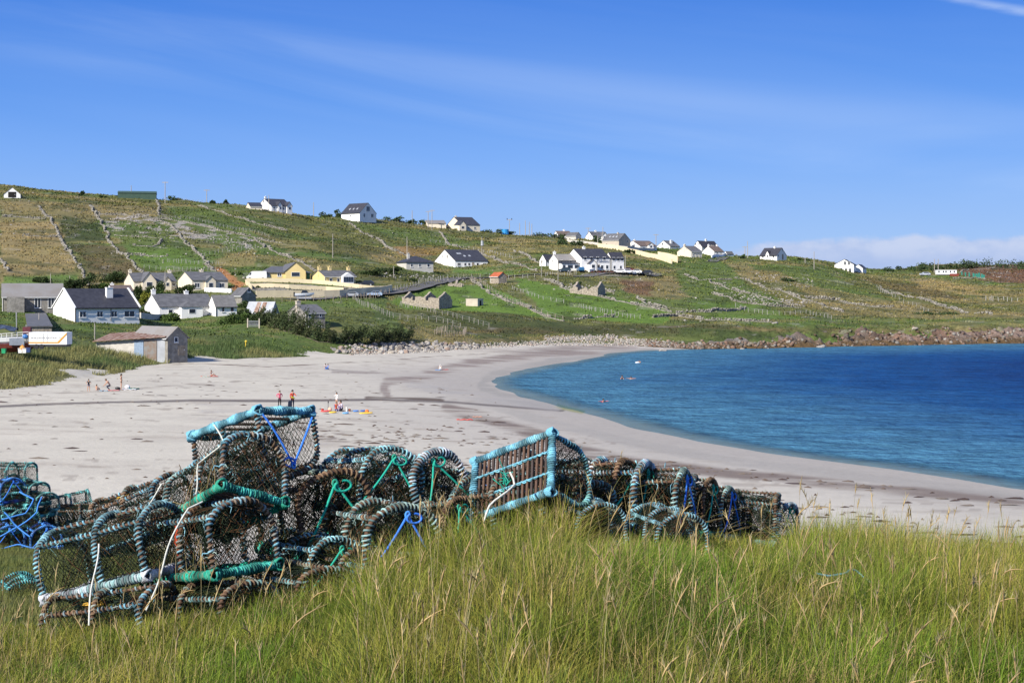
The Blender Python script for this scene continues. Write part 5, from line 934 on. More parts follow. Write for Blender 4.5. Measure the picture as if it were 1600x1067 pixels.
# ================================================================== PEOPLE, BEACH THINGS, BOATS, VEHICLES
SKIN = (.50, .29, .20); skinm = colmat('skin_and_cloth', .7, 12, .08, spec=.3)
def limb_pose(kind, arms='down'):
    """joint positions for a 1.72 m figure facing -Y"""
    P = {}
    if kind == 'stand': P.update(pel=(0, 0, .92), bel=(0, .0, 1.08), chest=(0, 0, 1.30), neck=(0, .0, 1.47), chin=(0, -.02, 1.54), head=(0, -.02, 1.63), hl=(-.10, 0, .88), hr=(.10, 0, .88), kl=(-.13, -.02, .48), kr=(.12, .02, .48), al=(-.14, .03, .08), ar=(.14, .05, .08), tl=(-.16, -.14, .03), tr=(.17, -.12, .03))
    if kind == 'crouch': P.update(pel=(0, .12, .55), bel=(0, .06, .68), chest=(0, -.12, .86), neck=(0, -.22, .98), chin=(0, -.28, 1.03), head=(0, -.32, 1.11), hl=(-.11, .12, .52), hr=(.11, .12, .52), kl=(-.16, -.22, .42), kr=(.16, -.2, .40), al=(-.15, .05, .08), ar=(.15, .08, .08), tl=(-.16, -.12, .03), tr=(.16, -.10, .03))
    if kind == 'sit': P.update(pel=(0, .0, .14), bel=(0, .03, .30), chest=(0, .02, .52), neck=(0, 0, .68), chin=(0, -.03, .75), head=(0, -.03, .84), hl=(-.10, -.02, .12), hr=(.10, -.02, .12), kl=(-.16, -.40, .40), kr=(.15, -.42, .34), al=(-.13, -.66, .06), ar=(.15, -.72, .06), tl=(-.13, -.82, .09), tr=(.15, -.88, .09))
    if kind == 'kneel': P.update(pel=(0, .0, .36), bel=(0, -.02, .52), chest=(0, -.10, .74), neck=(0, -.15, .90), chin=(0, -.19, .97), head=(0, -.2, 1.06), hl=(-.10, 0, .33), hr=(.10, 0, .33), kl=(-.14, -.38, .08), kr=(.14, -.38, .08), al=(-.13, .06, .08), ar=(.13, .06, .08), tl=(-.13, .20, .04), tr=(.13, .20, .04))
    if kind == 'swim': P.update(pel=(0, .25, -.62), bel=(0, .18, -.42), chest=(0, .05, -.12), neck=(0, 0, .04), chin=(0, -.03, .10), head=(0, -.03, .20), hl=(-.1, .25, -.66), hr=(.1, .25, -.66), kl=(-.13, .3, -1.0), kr=(.13, .4, -.98), al=(-.13, .5, -1.2), ar=(.13, .6, -1.2), tl=(-.13, .6, -1.3), tr=(.13, .7, -1.3))
    c = P['chest']; sl_, sr_ = (-.18, c[1]+.01, c[2]+.12), (.18, c[1]+.01, c[2]+.12)
    A_ = {'down': ((-.24, .02, -.16), (-.25, -.06, -.40), (-.25, -.08, -.48)), 'hip': ((-.34, .08, -.12), (-.22, -.06, -.30), (-.14, -.10, -.30)), 'fwd': ((-.22, -.18, -.12), (-.16, -.40, -.16), (-.12, -.48, -.16)), 'up': ((-.30, -.16, .04), (-.20, -.26, .24), (-.14, -.26, .32)), 'low': ((-.24, -.14, -.16), (-.22, -.34, -.36), (-.22, -.40, -.42)), 'out': ((-.42, -.04, .08), (-.62, -.12, .10), (-.70, -.14, .10))}
    if isinstance(arms, str): arms = (arms, arms)
    for sd, nm, s0 in ((-1, 'l', sl_), (1, 'r', sr_)):
        e, w, h = A_[arms[0 if sd < 0 else 1]]; P['s'+nm] = s0
        for k, q in (('e', e), ('w', w), ('h', h)): P[k+nm] = (-q[0]*(1 if sd > 0 else -1), c[1]+q[1], c[2]+.06+q[2])
    return P
RAD = dict(pel=.125, bel=.115, chest=.145, neck=.058, chin=.065, head=.098, sl=.07, sr=.07, el=.042, er=.042, wl=.028, wr=.028, hl_=.03, hl=.095, hr=.095, kl=.06, kr=.06, al=.04, ar=.04, tl=.032, tr=.032)
def person(name_label, u, v, pose, arms, face, cols, hair, hh=1.72, hairlong=False, dmin=140, zoff=0.0, pt=None, extra=None, group=None):
    P = limb_pose(pose, arms); keys = ['pel', 'bel', 'chest', 'neck', 'chin', 'head', 'hl', 'kl', 'al', 'tl', 'hr', 'kr', 'ar', 'tr', 'sl', 'el', 'wl', 'hdl', 'sr', 'er', 'wr', 'hdr']
    Q = dict(P); c = P['chest']; 
    # hand ends live under h+side in the arm table; hips keep their own names
    base = limb_pose(pose, arms)
    A2 = {}
    for nm in 'lr': A2['hd'+nm] = base['h'+nm]
    hips = {'stand': (.10, 0, .88), 'crouch': (.11, .12, .52), 'sit': (.10, -.02, .12), 'kneel': (.10, 0, .33), 'swim': (.1, .25, -.66)}[pose]
    Q['hl'] = (-hips[0], hips[1], hips[2]); Q['hr'] = hips; Q['hdl'] = A2['hdl']; Q['hdr'] = A2['hdr']
    R = dict(RAD); R['hdl'] = R['hdr'] = .026; E = [('pel', 'bel'), ('bel', 'chest'), ('chest', 'neck'), ('neck', 'chin'), ('chin', 'head'), ('pel', 'hl'), ('hl', 'kl'), ('kl', 'al'), ('al', 'tl'), ('pel', 'hr'), ('hr', 'kr'), ('kr', 'ar'), ('ar', 'tr'), ('chest', 'sl'), ('sl', 'el'), ('el', 'wl'), ('wl', 'hdl'), ('chest', 'sr'), ('sr', 'er'), ('er', 'wr'), ('wr', 'hdr')]
    pts = [Q[k] for k in keys]; ed = [(keys.index(a), keys.index(b)) for a, b in E]; rr = [R[k] for k in keys]
    # five short fingers on each hand
    for nm in 'lr':
        h0, w0 = Vector(Q['hd'+nm]), Vector(Q['w'+nm]); d = (h0-w0).normalized(); s = d.cross(Vector((0, 0, 1))) if abs(d.z) < .9 else Vector((0, 1, 0)); s.normalize()
        for f, (o_, ln) in enumerate(((-.024, .055), (-.008, .068), (.008, .064), (.024, .05))):
            a = len(pts); pts += [tuple(h0+s*o_+d*.012), tuple(h0+s*o_*1.2+d*(.012+ln)+Vector((0, -.012, -.01)))]; ed += [(keys.index('hd'+nm), a), (a, a+1)]; rr += [.009, .008]
        a = len(pts); pts.append(tuple(h0-s*.045+d*.01)); ed.append((keys.index('hd'+nm), a)); rr.append(.010)
    a = len(pts); hd = Vector(Q['head']); pts += [tuple(hd+Vector((0, -.095, -.015)))]; ed.append((keys.index('head'), a)); rr.append(.018)   # nose
    me = bpy.data.meshes.new('skeleton'); me.from_pydata(pts, ed, []); ob = bpy.data.objects.new('tmp', me); SC.collection.objects.link(ob); sk = ob.modifiers.new('s', 'SKIN'); sk.use_smooth_shade = True
    for i, r in enumerate(rr): me.skin_vertices[0].data[i].radius = (r, r*(.72 if keys[i:i+1] and keys[i] in ('chest', 'bel', 'pel') else 1)) if i < len(keys) else (r, r)
    me.skin_vertices[0].data[0].use_root = True; ss = ob.modifiers.new('u', 'SUBSURF'); ss.levels = 1; ss.render_levels = 1
    dg = bpy.context.evaluated_depsgraph_get(); m2 = bpy.data.meshes.new_from_object(ob.evaluated_get(dg)); bpy.data.objects.remove(ob); m2.name = 'body'
    co = np.empty(len(m2.vertices)*3); m2.vertices.foreach_get('co', co); co = co.reshape(-1, 3)
    reg = dict(leg=[(6, 7), (7, 8)], foot=[(8, 9), (12, 13)], torso=[(0, 1), (1, 2), (2, 14), (2, 18)], hips=[(0, 6), (0, 10)], arm=[(14, 15), (15, 16), (18, 19), (19, 20)], hand=[(16, 17), (20, 21)], head=[(2, 3), (3, 4), (4, 5)]); reg['leg'] += [(10, 11), (11, 12)]
    names = []; D = []
    for k, segs in reg.items():
        for (a, b) in segs:
            A_, B_ = np.array(pts[a]), np.array(pts[b]); t = np.clip(((co-A_)@(B_-A_))/((B_-A_)@(B_-A_)), 0, 1); D.append(np.linalg.norm(co-A_-t[:, None]*(B_-A_), axis=1)/max(.03, (rr[a]+rr[b])/2)); names.append(k)
    w = np.argmin(np.array(D), 0); cl = dict(leg=SKIN, foot=SKIN, torso=SKIN, hips=SKIN, arm=SKIN, hand=SKIN, head=SKIN); cl.update(cols); C = np.array([cl[names[i]] for i in w])
    at_ = m2.color_attributes.new('col', 'FLOAT_COLOR', 'POINT'); at_.data.foreach_set('color', np.concatenate([C, np.ones((len(C), 1))], 1).astype(np.float32).ravel()); m2.materials.append(skinm)
    p = pt if pt is not None else gp(u, v, dmin); r_ = thing('person', name_label, 'person', p+Vector((0, 0, zoff)), math.radians(face), group); s = hh/1.72; r_.scale = (s, s, s); o = link('body', m2, r_)
    hr_ = MB(); hr_.ball((hd.x, hd.y+.022, hd.z+.028), .108, 10, 7, sz=(1, 1.02, 1))
    if hairlong: hr_.ball((hd.x, hd.y+.085, hd.z-.09), .075, 8, 6, sz=(1, .6, 1.7))
    hr_.build('hair', plain('hair_%d' % int(hair[0]*1000), hair, .7, .2, 8), r_, smooth=True)
    ey = MB(); 
    for sx in (-.034, .034): ey.ball((hd.x+sx, hd.y-.088, hd.z+.008), .012, 6, 4)
    ey.build('eyes', M_black, r_); return r_
DK = (.025, .018, .014); BR = (.10, .055, .03); NAVY = (.02, .028, .06); BLK = (.015, .015, .018); PINK = (.62, .10, .18); RED = (.55, .06, .03)
person('person in black wetsuit with pink sleeves, left of the standing pair', 437, 636.5, 'stand', ('hip', 'hip'), 35, dict(leg=BLK, hips=BLK, torso=PINK, arm=PINK), BR, 1.62)
pr_ = person('person in dark wetsuit with red top and yellow-green band holding a dark bodyboard', 457, 639, 'stand', ('down', 'fwd'), 40, dict(leg=NAVY, hips=BLK, torso=RED, arm=RED), DK, 1.80)
MB().tube([(-.19, -.10, 1.12), (0, -.16, 1.02), (.19, -.09, .95)], .045, 6).tube([(-.19, .10, 1.12), (0, .15, 1.06), (.19, .10, .95)], .045, 6).build('waist_band', plain('lime_strap', (.55, .75, .04), .6, .1), pr_)
MB().prism([(-.22, 0), (.18, 0), (.22, .4), (.12, .72), (-.05, .78), (-.2, .66)], 1, -.03, .03).build('x', plain('navy_board', (.02, .03, .06), .5, .1)); bb = bpy.data.objects['x']; bb.name = 'bodyboard'; p = gp(455, 640, 140); bb.location = p+Vector((-.10, -.20, .1)); bb.rotation_euler = (.08, 0, .6); tag(bb, 'dark navy bodyboard held upright beside the person in the red top', 'bodyboard')
GB = 'people playing on the beach'
person('child in a white top standing over the seated children among the beach toys', 526, 634, 'stand', ('fwd', 'down'), -50, dict(torso=(.75, .72, .70), hips=(.75, .72, .70), leg=SKIN, arm=(.75, .72, .70)), DK, 1.35, True)
person('child in an orange life vest kneeling beside the standing child in white', 525, 643, 'kneel', 'low', 20, dict(torso=(.8, .12, .03), arm=(.06, .05, .25), leg=(.06, .05, .2), hips=(.06, .05, .2)), BR, 1.35)
person('child in a pale top kneeling just behind the orange life vest', 530, 641.5, 'kneel', 'low', 60, dict(torso=(.62, .38, .42), arm=SKIN, leg=(.08, .04, .2), hips=(.08, .04, .2)), BR, 1.5)
person('child in a lilac top and dark trousers sitting rightmost in the toy-strewn group', 535, 643, 'kneel', 'low', -60, dict(torso=(.60, .55, .66), arm=(.60, .55, .66), leg=BLK, hips=BLK), DK, 1.45)
person('thin dark-haired child standing alone at the left of the sunbathing group', 138.5, 612, 'stand', 'hip', 20, dict(torso=BLK, hips=(.15, .16, .25), leg=SKIN, arm=SKIN), DK, 1.35, True)
person('small child sitting bare-backed near the standing dark-haired child', 151, 610.5, 'sit', 'low', 160, dict(torso=SKIN, hips=(.5, .4, .4)), BR, 1.25, True)
person('bare-chested person in navy shorts crouching over a bag', 170, 610, 'crouch', 'low', -70, dict(hips=NAVY, leg=NAVY), BR, 1.78)
person('person in a brown bikini standing with hand on hip beside the towels', 189.5, 609.5, 'stand', ('hip', 'hip'), 100, dict(hips=(.16, .09, .06), torso=SKIN), DK, 1.76, True)
person('person lying low on the sand at the edge of the dark wet streak', 330, 588.5, 'sit', 'out', 85, dict(torso=(.4, .3, .25), hips=(.3, .05, .05)), BR, 1.5)
person('left of the two dark-haired people seated far up the beach', 508.5, 577, 'sit', 'low', 30, dict(torso=(.75, .75, .78), leg=NAVY), BLK, 1.5)
person('right of the two dark-haired people seated far up the beach, in blue', 512.5, 577.5, 'sit', 'low', -30, dict(torso=(.06, .25, .65), leg=(.06, .25, .65), hips=(.06, .25, .65)), BLK, 1.5)
person('person in a white top sitting by red towels near the middle of the beach', 688, 578, 'sit', 'low', 0, dict(torso=(.75, .78, .75), leg=(.7, .74, .72)), (.7, .7, .66), 1.5)
def sw(u, v, z=.0): d = (CH-.0)*F/(v-V0); return Vector(((u-U0)/F*d, d, z))
person('dark-haired bather up to the neck in the sea, left of the two together', 972, 0, 'swim', 'low', 20, dict(torso=(.10, .04, .05)), BR, pt=sw(972, 592.5), zoff=.22)
person('bather with bare shoulders in the sea, right of the two together', 986, 0, 'swim', 'out', -10, dict(torso=SKIN), DK, pt=sw(986, 592.5), zoff=.10)
person('lone bather in pink nearest the beach', 942, 0, 'swim', 'out', 30, dict(torso=(.75, .12, .12), arm=(.75, .12, .12)), DK, pt=sw(942.5, 628.5), zoff=.10)
person('bather beside a white float furthest out towards the far shore', 1000, 0, 'swim', 'up', -20, dict(torso=SKIN), BR, pt=sw(999, 567), zoff=.12)
o = MB().ball((0, 0, .05), .28, 10, 6, sz=(1.5, .8, .6)).build('float', plain('white_foam', (.8, .8, .8), .5, .05)); o.location = sw(996, 567); tag(o, 'white foam float beside the furthest bather', 'float')
# towels, toys and bags
def lay(nm, label, u, v, w, l, rz, c, h=.05, group=None, cat=None):
    p = gp(u, v, 140); m = MB(); n = 8
    for i in range(n): a, b = -w/2+w*i/n, -w/2+w*(i+1)/n; z0 = .03*math.sin(i*2.1); z1 = .03*math.sin((i+1)*2.1); m.prism([(a, z0), (b, z1), (b, z1+h), (a, z0+h)], 1, -l/2, l/2)
    o = m.build(nm, plain('cloth_%d_%d_%d' % tuple(int(q*100) for q in c), c, .9, .12, 6)); o.location = p+Vector((0, 0, .03)); o.rotation_euler = (0, 0, rz); return tag(o, label, cat or nm, group)
lay('towel', 'white towel spread beside the person in the brown bikini', 201, 609, 1.6, .8, .1, (.75, .74, .76)); lay('towel', 'dark green and white towel at the right end of the sunbathing group', 209, 608, 1.1, .7, -.1, (.03, .22, .12)); lay('towel', 'pink towel between the crouching and standing sunbathers', 178, 610.5, 1.2, .5, 0, (.6, .2, .2)); lay('towel', 'light blue towel edge beside the seated child at left', 162, 611.5, .9, .4, 0, (.4, .55, .65))
lay('towel', 'red towel right of the person in white on the middle beach', 694, 578, 1.3, .4, .1, (.6, .05, .05)); lay('towel', 'blue towel left of the person in white on the middle beach', 684, 578.5, .8, .4, 0, (.1, .3, .7)); lay('towel', 'pinkish towel below the lying person at the wet streak', 327, 588.5, 2.2, .6, .1, (.55, .15, .12)); lay('towel', 'white towel corner under the lying person at the wet streak', 322, 589, 1.0, .5, 0, (.5, .6, .5))
o = MB().ball((0, 0, .2), .26, 8, 6, sz=(1.2, .8, .9)).build('bag', plain('bag_cloth', (.75, .72, .78), .8, .1)); o.location = gp(199, 607.5, 140); tag(o, 'pale rounded beach bag standing behind the white towel', 'bag')
o = MB().ball((0, 0, .14), .2, 8, 6, sz=(1.6, .8, .8)).build('bag', M_black); o.location = gp(184, 609, 140); tag(o, 'small black bag between the crouching and standing sunbathers', 'bag')
def kayakboard(label, u, v, L, c, rz, cat='bodyboard', nm='bodyboard'):
    m = MB(); pr = [(L/2*math.cos(a), .24*math.sin(a)) for a in np.linspace(0, 2*math.pi, 15)[:-1]]; m.prism(pr, 2, 0, .09); o = m.build(nm, plain('board_%d' % int(u), c, .4, .06)); o.location = gp(u, v, 140)+Vector((0, 0, .05)); o.rotation_euler = (.05, -.04, rz); tag(o, label, cat)
kayakboard('yellow bodyboard lying rightmost among the toys', 572, 646.5, 1.25, (.85, .55, .05), .1); kayakboard('orange-red bodyboard nearest the black parasol pole', 509, 643.5, .95, (.75, .10, .08), .2); kayakboard('small yellow board in front of the kneeling children', 520, 645.5, .7, (.85, .55, .05), 0); kayakboard('small blue board below the lilac-topped child', 540, 646.5, .6, (.15, .4, .7), .1); kayakboard('blue board left of the yellow bodyboard', 556, 643.5, .55, (.1, .25, .6), 0); kayakboard('dark blue board beyond the yellow bodyboard', 567, 643.5, .5, (.08, .15, .45), 0)
o = MB().ball((0, 0, .15), .2, 10, 7).build('ball', plain('orange_ball', (.85, .2, .04), .5, .1)); o.location = gp(573.5, 645.5, 140); tag(o, 'orange ball resting on the yellow bodyboard', 'ball')
o = MB().ball((0, 0, .18), .2, 10, 7).build('ball', plain('pale_ball', (.85, .5, .35), .5, .1)); o.location = gp(515.5, 642.5, 140); tag(o, 'pale orange ball among the toys by the black pole', 'ball')
o = MB().tube([(0, 0, 0), (.02, 0, .8)], .025, 6).tube([(.02, 0, .79), (.02, 0, .95)], .06, 6).build('spade', M_black); o.location = gp(512.5, 642.5, 140); tag(o, 'black-handled spade stuck upright in the sand left of the children', 'spade')
o = MB().tube([(0, 0, 0), (0, 0, .42)], .06, 8).build('windbreak_post', M_trim); o.location = gp(541.5, 643, 140); tag(o, 'short white post upright beside the lilac-topped child', 'post')
for u, v, lab in ((546, 642.5, 'small orange toy bucket right of the white post'), (504, 642.5, 'red bucket leftmost of the toys')):
    b = thing('bucket', lab, 'bucket', gp(u, v, 140)); MB().tube([(0, 0, 0), (0, 0, .22)], np.array([.10, .14]), 10).build('pail', M_orange if u > 520 else M_red, b); MB().tube([(-.13, 0, .2), (-.09, 0, .3), (0, 0, .34), (.09, 0, .3), (.13, 0, .2)], .01, 5).build('handle', M_trim, b)
lay('towel', 'red bodyboard-like mat lying alone by the wrack line in the middle of the beach', 726, 656.5, 1.5, .5, .1, (.6, .07, .05), cat='mat'); lay('towel', 'pale orange mat at the right of the lone red mat', 746, 652, .9, .3, .1, (.6, .3, .2), cat='mat')
o = MB().tube([(0, 0, -.2), (0, 0, .9)], .09, 7).ball((.05, 0, .95), .22, 8, 6).build('marker_post', plain('yellow_marker', (.7, .5, .05), .6, .1)); o.location = gp(384, 543, 180); tag(o, 'small yellow marker in the dune grass', 'marker')
# ------------------------------------------------------------------ boats
def loft(m, secs, col=None):
    n = len(secs[0]); k = len(m.v)
    vs = [p for s in secs for p in s]; fs = [(i*n+j, i*n+j+1, (i+1)*n+j+1, (i+1)*n+j) for i in range(len(secs)-1) for j in range(n-1)]; fs.append(tuple(range(n))); fs.append(tuple(range((len(secs)-1)*n, len(secs)*n))[::-1]); m.add(vs, fs, col)
def hull(L, B, H, c, name, parent, z0=0, keel=.3, lo=0, hi=1.0):
    m = MB(); S = []
    for t in np.linspace(0, 1, 11):
        w = B/2*(1-max(0, (t-.35)/.65)**2.2*.97)*(.88+.12*min(1, t*4)); zt = H*(1+.22*t*t); zk = keel*t**3; x = L*t; kx = x-(.12*L*t**4)
        prof = [(-w, zt), (-w*.93, zt*.55+zk*.4), (-w*.62, zk+H*.14), (0, zk), (w*.62, zk+H*.14), (w*.93, zt*.55+zk*.4), (w, zt)]; S.append([(kx if i in (2, 3, 4) else x, y, z0+z) for i, (y, z) in enumerate(prof)])
    loft(m, S); k = len(m.v)-7*11; m.f.append(tuple(k+i*7 for i in range(11))+tuple(k+i*7+6 for i in range(10, -1, -1))); return m.build(name, c, parent)
# fishing boat hauled out at left edge
p = Vector(((2-U0)/F*205, 205, CH-(553-V0)/F*205)); bt = thing('fishing_boat', 'white fishing boat with red bottom and bow rails, hauled out at the left edge', 'boat', p, math.radians(8)); k = 205/F
hull(8.0, 2.6, 1.15, plain('boat_red', (.16, .035, .025), .6, .25, 1), 'bottom', bt, .15).location = (-3.2, 0, 0); h_ = hull(8.3, 2.8, 1.2, M_trim, 'hull', bt, .95); h_.location = (-3.3, 0, 0)
MB().box(1.3, 3.2, -1.5, -1.3, 1.2, 2.15).build('side_panel', plain('boat_grey', (.22, .25, .30), .6, .15), bt)
m = MB()
for x in np.linspace(.2, 3.6, 6): m.tube([(x, -1.1, 2.1), (x, -1.1, 2.75)], .035, 5)
m.tube([(.0, -1.1, 2.7), (3.7, -1.1, 2.95)], .04, 5).tube([(.1, -1.1, 2.42), (3.7, -1.1, 2.65)], .03, 5).build('bow_rail', M_trim, bt)
MB().tube([(2.0, 0, 2.0), (1.9, 0, 5.6)], .04, 5).tube([(3.2, 0, 2.0), (3.2, 0, 3.9)], .05, 5).build('mast', M_zinc, bt)
MB().ball((3.3, -1.25, 2.35), .32, 8, 6, sz=(1.2, .8, 1)).build('blue_fender', M_blue, bt); MB().box(2.9, 3.9, -.9, .4, 2.1, 3.6).build('wheelhouse', plain('wine_paint', (.13, .03, .04), .6, .2), bt)
m = MB(); random.seed(21); gx_ = np.linspace(-3.4, 2.6, 10); gy_ = np.linspace(-1.4, 1.3, 6); vs = [(x, y, 3.3-.16*abs(x-.6)**1.25-.35*y*y*.6+random.uniform(-.12, .12)) for x in gx_ for y in gy_]; fs = [(i*6+j, i*6+j+1, i*6+7+j, i*6+6+j) for i in range(9) for j in range(5)]; lo = [(x, y, z-.06) for x, y, z in vs]; fs += [tuple(60+q for q in f[::-1]) for f in list(fs)]; m.add(vs+lo, fs)
tb = m.build('x', plain('blue_tarpaulin', (.055, .075, .12), .45, .35, 2, bmp=.1)); tb.name = 'tarpaulin'; tb.location = bt.location+Vector((-.6, 0, .55)); tb.rotation_euler = (0, 0, .14); tag(tb, 'crumpled dark blue tarpaulin thrown over the boat at the left edge', 'tarpaulin')
for u, v, c, lab, nm in ((32, 551.5, (.8, .78, .74), 'white fish box, left of two under the boat bow', 'fish_box'), (38.5, 551.5, (.8, .78, .74), 'white fish box, right of two under the boat bow', 'fish_box'), (44.5, 550.5, (.03, .06, .18), 'dark blue fish box beside the white ones', 'fish_box'), (6, 552, (.02, .35, .14), 'green fish box at the left edge under the boat', 'fish_box')):
    b = thing(nm, lab, 'box', Vector(((u-U0)/F*200, 200, CH-(v-V0)/F*200)), .1); k2 = 200/F; MB().prism([(-2.6*k2, 0), (2.6*k2, 0), (3.1*k2, .55), (-3.1*k2, .55)], 1, -.3, .3).box(-3.3*k2, 3.3*k2, -.35, .35, .551, .62).build('box_shell', plain('box_%d' % int(u), c, .6, .08), b)
o = MB().ball((0, 0, 0), .36, 10, 7).tube([(0, 0, .3), (0, 0, .5)], .06, 6).build('buoy', plain('orange_buoy', (.75, .33, .07), .5, .1)); o.location = Vector(((35-U0)/F*200, 200, CH-(544-V0)/F*200)); tag(o, 'orange buoy resting on the white fish boxes', 'buoy')
# box trailer with lettering
k = 202/F; p = Vector(((45-U0)/F*202, 202, CH-(538.5-V0)/F*202)); tr = thing('box_trailer', 'white box trailer lettered BUILDING CONTRACTOR with an orange stripe', 'trailer', p, math.radians(-2)); L = 60*k; H = 19.5*k
MB().box(0, L, 0, 2.2, .02, H).build('body', M_trim, tr); MB().box(-.02, L*.76, -.03, -.002, .18, .36).prism([(L*.76, .18), (L*.79, .18), (L-.02, H*.80), (L-.02, H*.96), (L*.76, .40)], 1, -.03, -.002).build('stripe', plain('orange_stripe', (.62, .31, .05), .5, .06), tr)
MB().box(L*.385, L*.39, -.04, -.002, .3, H*.92).box(L*.48, L*.485, -.04, -.002, .3, H*.92).build('door_edge', M_zinc, tr)
for tx, sx_, zz_, sz_ in (('BUILDING', .06, .78, .34), ('CONTRACTOR', .40, .78, .34)):
    cv = bpy.data.curves.new('lettering', 'FONT'); cv.body = tx; cv.size = sz_; cv.extrude = .006; cv.materials.append(plain('grey_lettering', (.28, .28, .30), .6, .05)); o = link('lettering', cv, tr, (sx_*L, -.02, zz_)); o.rotation_euler = (math.pi/2, 0, 0); o.scale = (1.15, 1, 1); text_to_mesh(o)
m = MB()
for xx in (L*.2, L*.34): m.tube([(xx, -.1, -.25), (xx, .15, -.25)], .33, 14)
m.build('wheel', M_black, tr); MB().box(.1, L-.1, .1, 2.0, -.28, -.005).build('chassis', M_black, tr)
# speedboat on the grass
p = gp(462, 468, 300); sp = thing('speedboat', 'small white and grey motorboat parked on the grass by the cream wall', 'boat', p+Vector((0, 0, .2)), math.radians(10)); hull(5.6*.8, 1.9, .85, plain('boat_white', (.72, .76, .8), .3, .06), 'hull', sp, .35).location = (-.2, 0, 0)
MB().prism([(1.2, 1.25), (3.0, 1.3), (2.4, 1.95), (1.5, 1.95)], 1, -.7, .7).build('windscreen', M_glass, sp); MB().box(-.5, -.15, -.2, .2, .4, 1.5).build('outboard_motor', M_black, sp); MB().box(.2, 3.6, -.6, -.5, .0, .34).box(.2, 3.6, .5, .6, .0, .34).build('trailer', M_zinc, sp)
# ------------------------------------------------------------------ vehicles
def vehicle(label, u, v, kind, c, yaw, dmin=250, cat='car', s=1.0, group='cars parked by the houses'):
    p = gp(u, v, dmin); r_ = thing('parked_van' if kind == 'van' else 'parked_car', label, cat, p+Vector((0, 0, .05)), math.radians(yaw), group); mt = plain('paint_%d_%d' % (int(c[0]*99), int(c[2]*99)), c, .3, .04, 1, spec=.6)
    if kind == 'van': prof = [(-2.7, .35), (2.5, .35), (2.65, .9), (2.1, 1.25), (1.5, 2.1), (1.1, 2.3), (-2.6, 2.35), (-2.72, 1.2)]; gl = [(1.35, 1.35), (2.0, 1.3), (1.5, 2.0), (1.3, 2.02)]; w = .98; wx = (1.7, -1.7)
    else: prof = [(-2.1, .35), (2.05, .33), (2.15, .75), (1.95, .92), (1.05, 1.02), (.45, 1.46), (-1.2, 1.50), (-1.9, 1.05), (-2.15, .95)]; gl = [(-1.65, 1.05), (.9, 1.03), (.38, 1.38), (-1.15, 1.42)]; w = .86; wx = (1.3, -1.3)
    MB().prism(prof, 1, -w, w).build('body', mt, r_)
    MB().prism(gl, 1, -w-.012, w+.012).build('windows', M_glass, r_)
    for x in wx:
        for y in (-w+.02, w-.02): wh = MB().tube([(x, y-.12, .34), (x, y+.12, .34)], .34, 12).build('wheel', M_black, r_); MB().tube([(x, y-.135, .34), (x, y+.135, .34)], .19, 8).build('rim', M_zinc, wh)
    for y in (-.55, .55): MB().box(prof[2][0]-.06, prof[2][0]+.03, y-.16, y+.16, .62, .76).build('headlight', M_trim, r_)
    r_.scale = (s, s, s); return r_
vehicle('white van parked at the left end of the yellow bungalow', 401, 438, 'van', (.78, .78, .78), 185, cat='van')
vehicle('black car parked right of the small yellow cottage', 572, 447.5, 'car', (.02, .022, .03), 180)
vehicle('pale blue car on the lane right of the lowest cream wall', 585, 464, 'car', (.35, .45, .6), 185, s=.9)
vehicle('silver-grey car at the end of the lane left of the pale blue one', 549, 464.5, 'car', (.35, .37, .40), 180, s=.85)
vehicle('dark car under the pub annex lean-to', 882, 425.5, 'car', (.03, .05, .07), 175)
vehicle('blue car squeezed between the annex lean-to and the pub porch', 907, 425, 'car', (.03, .12, .25), 100)
vehicle('white car, first in the pub car park row', 968, 428, 'car', (.78, .78, .78), 170)
vehicle('white car with open boot, second in the pub car park row', 981, 428, 'car', (.78, .78, .78), 10)
vehicle('white car, third in the pub car park row', 993, 428.5, 'car', (.75, .76, .78), 175)
vehicle('dark red car behind the white cars of the pub car park', 983, 425.5, 'car', (.12, .02, .02), 0)
vehicle('black car at the right end of the pub car park', 1010, 429.5, 'car', (.03, .03, .035), 170)
vehicle('silver car parked left of the mobile home on the far right slope', 1445, 431, 'car', (.45, .48, .55), 180, dmin=450, s=1.25)
o = MB().tube([(0, 0, -.2), (0, 0, 2.6)], 2.0, 14).build('water_tank', plain('tank_blue', (.03, .28, .62), .5, .06)); o.location = gp(789, 366.5, 500); tag(o, 'bright blue round tank on the crest under the twin-armed pole', 'tank')
# field gate by the hedge
p = gp(388, 512, 200); g_ = thing('field_gate', 'grey tubular field gate between bushes at the left end of the hedge', 'gate', p, -.1); k = p.y/F
m = MB()
for z in (.2, .45, .7, .95, 1.2): m.tube([(0, 0, z), (17*k, 0, z)], .04, 5)
m.build('rails', M_zinc, g_)
for x in (-1*k, 17.5*k): MB().box(x-.1, x+.1, -.1, .1, -.4, 1.7).build('gatepost', M_beige, g_)
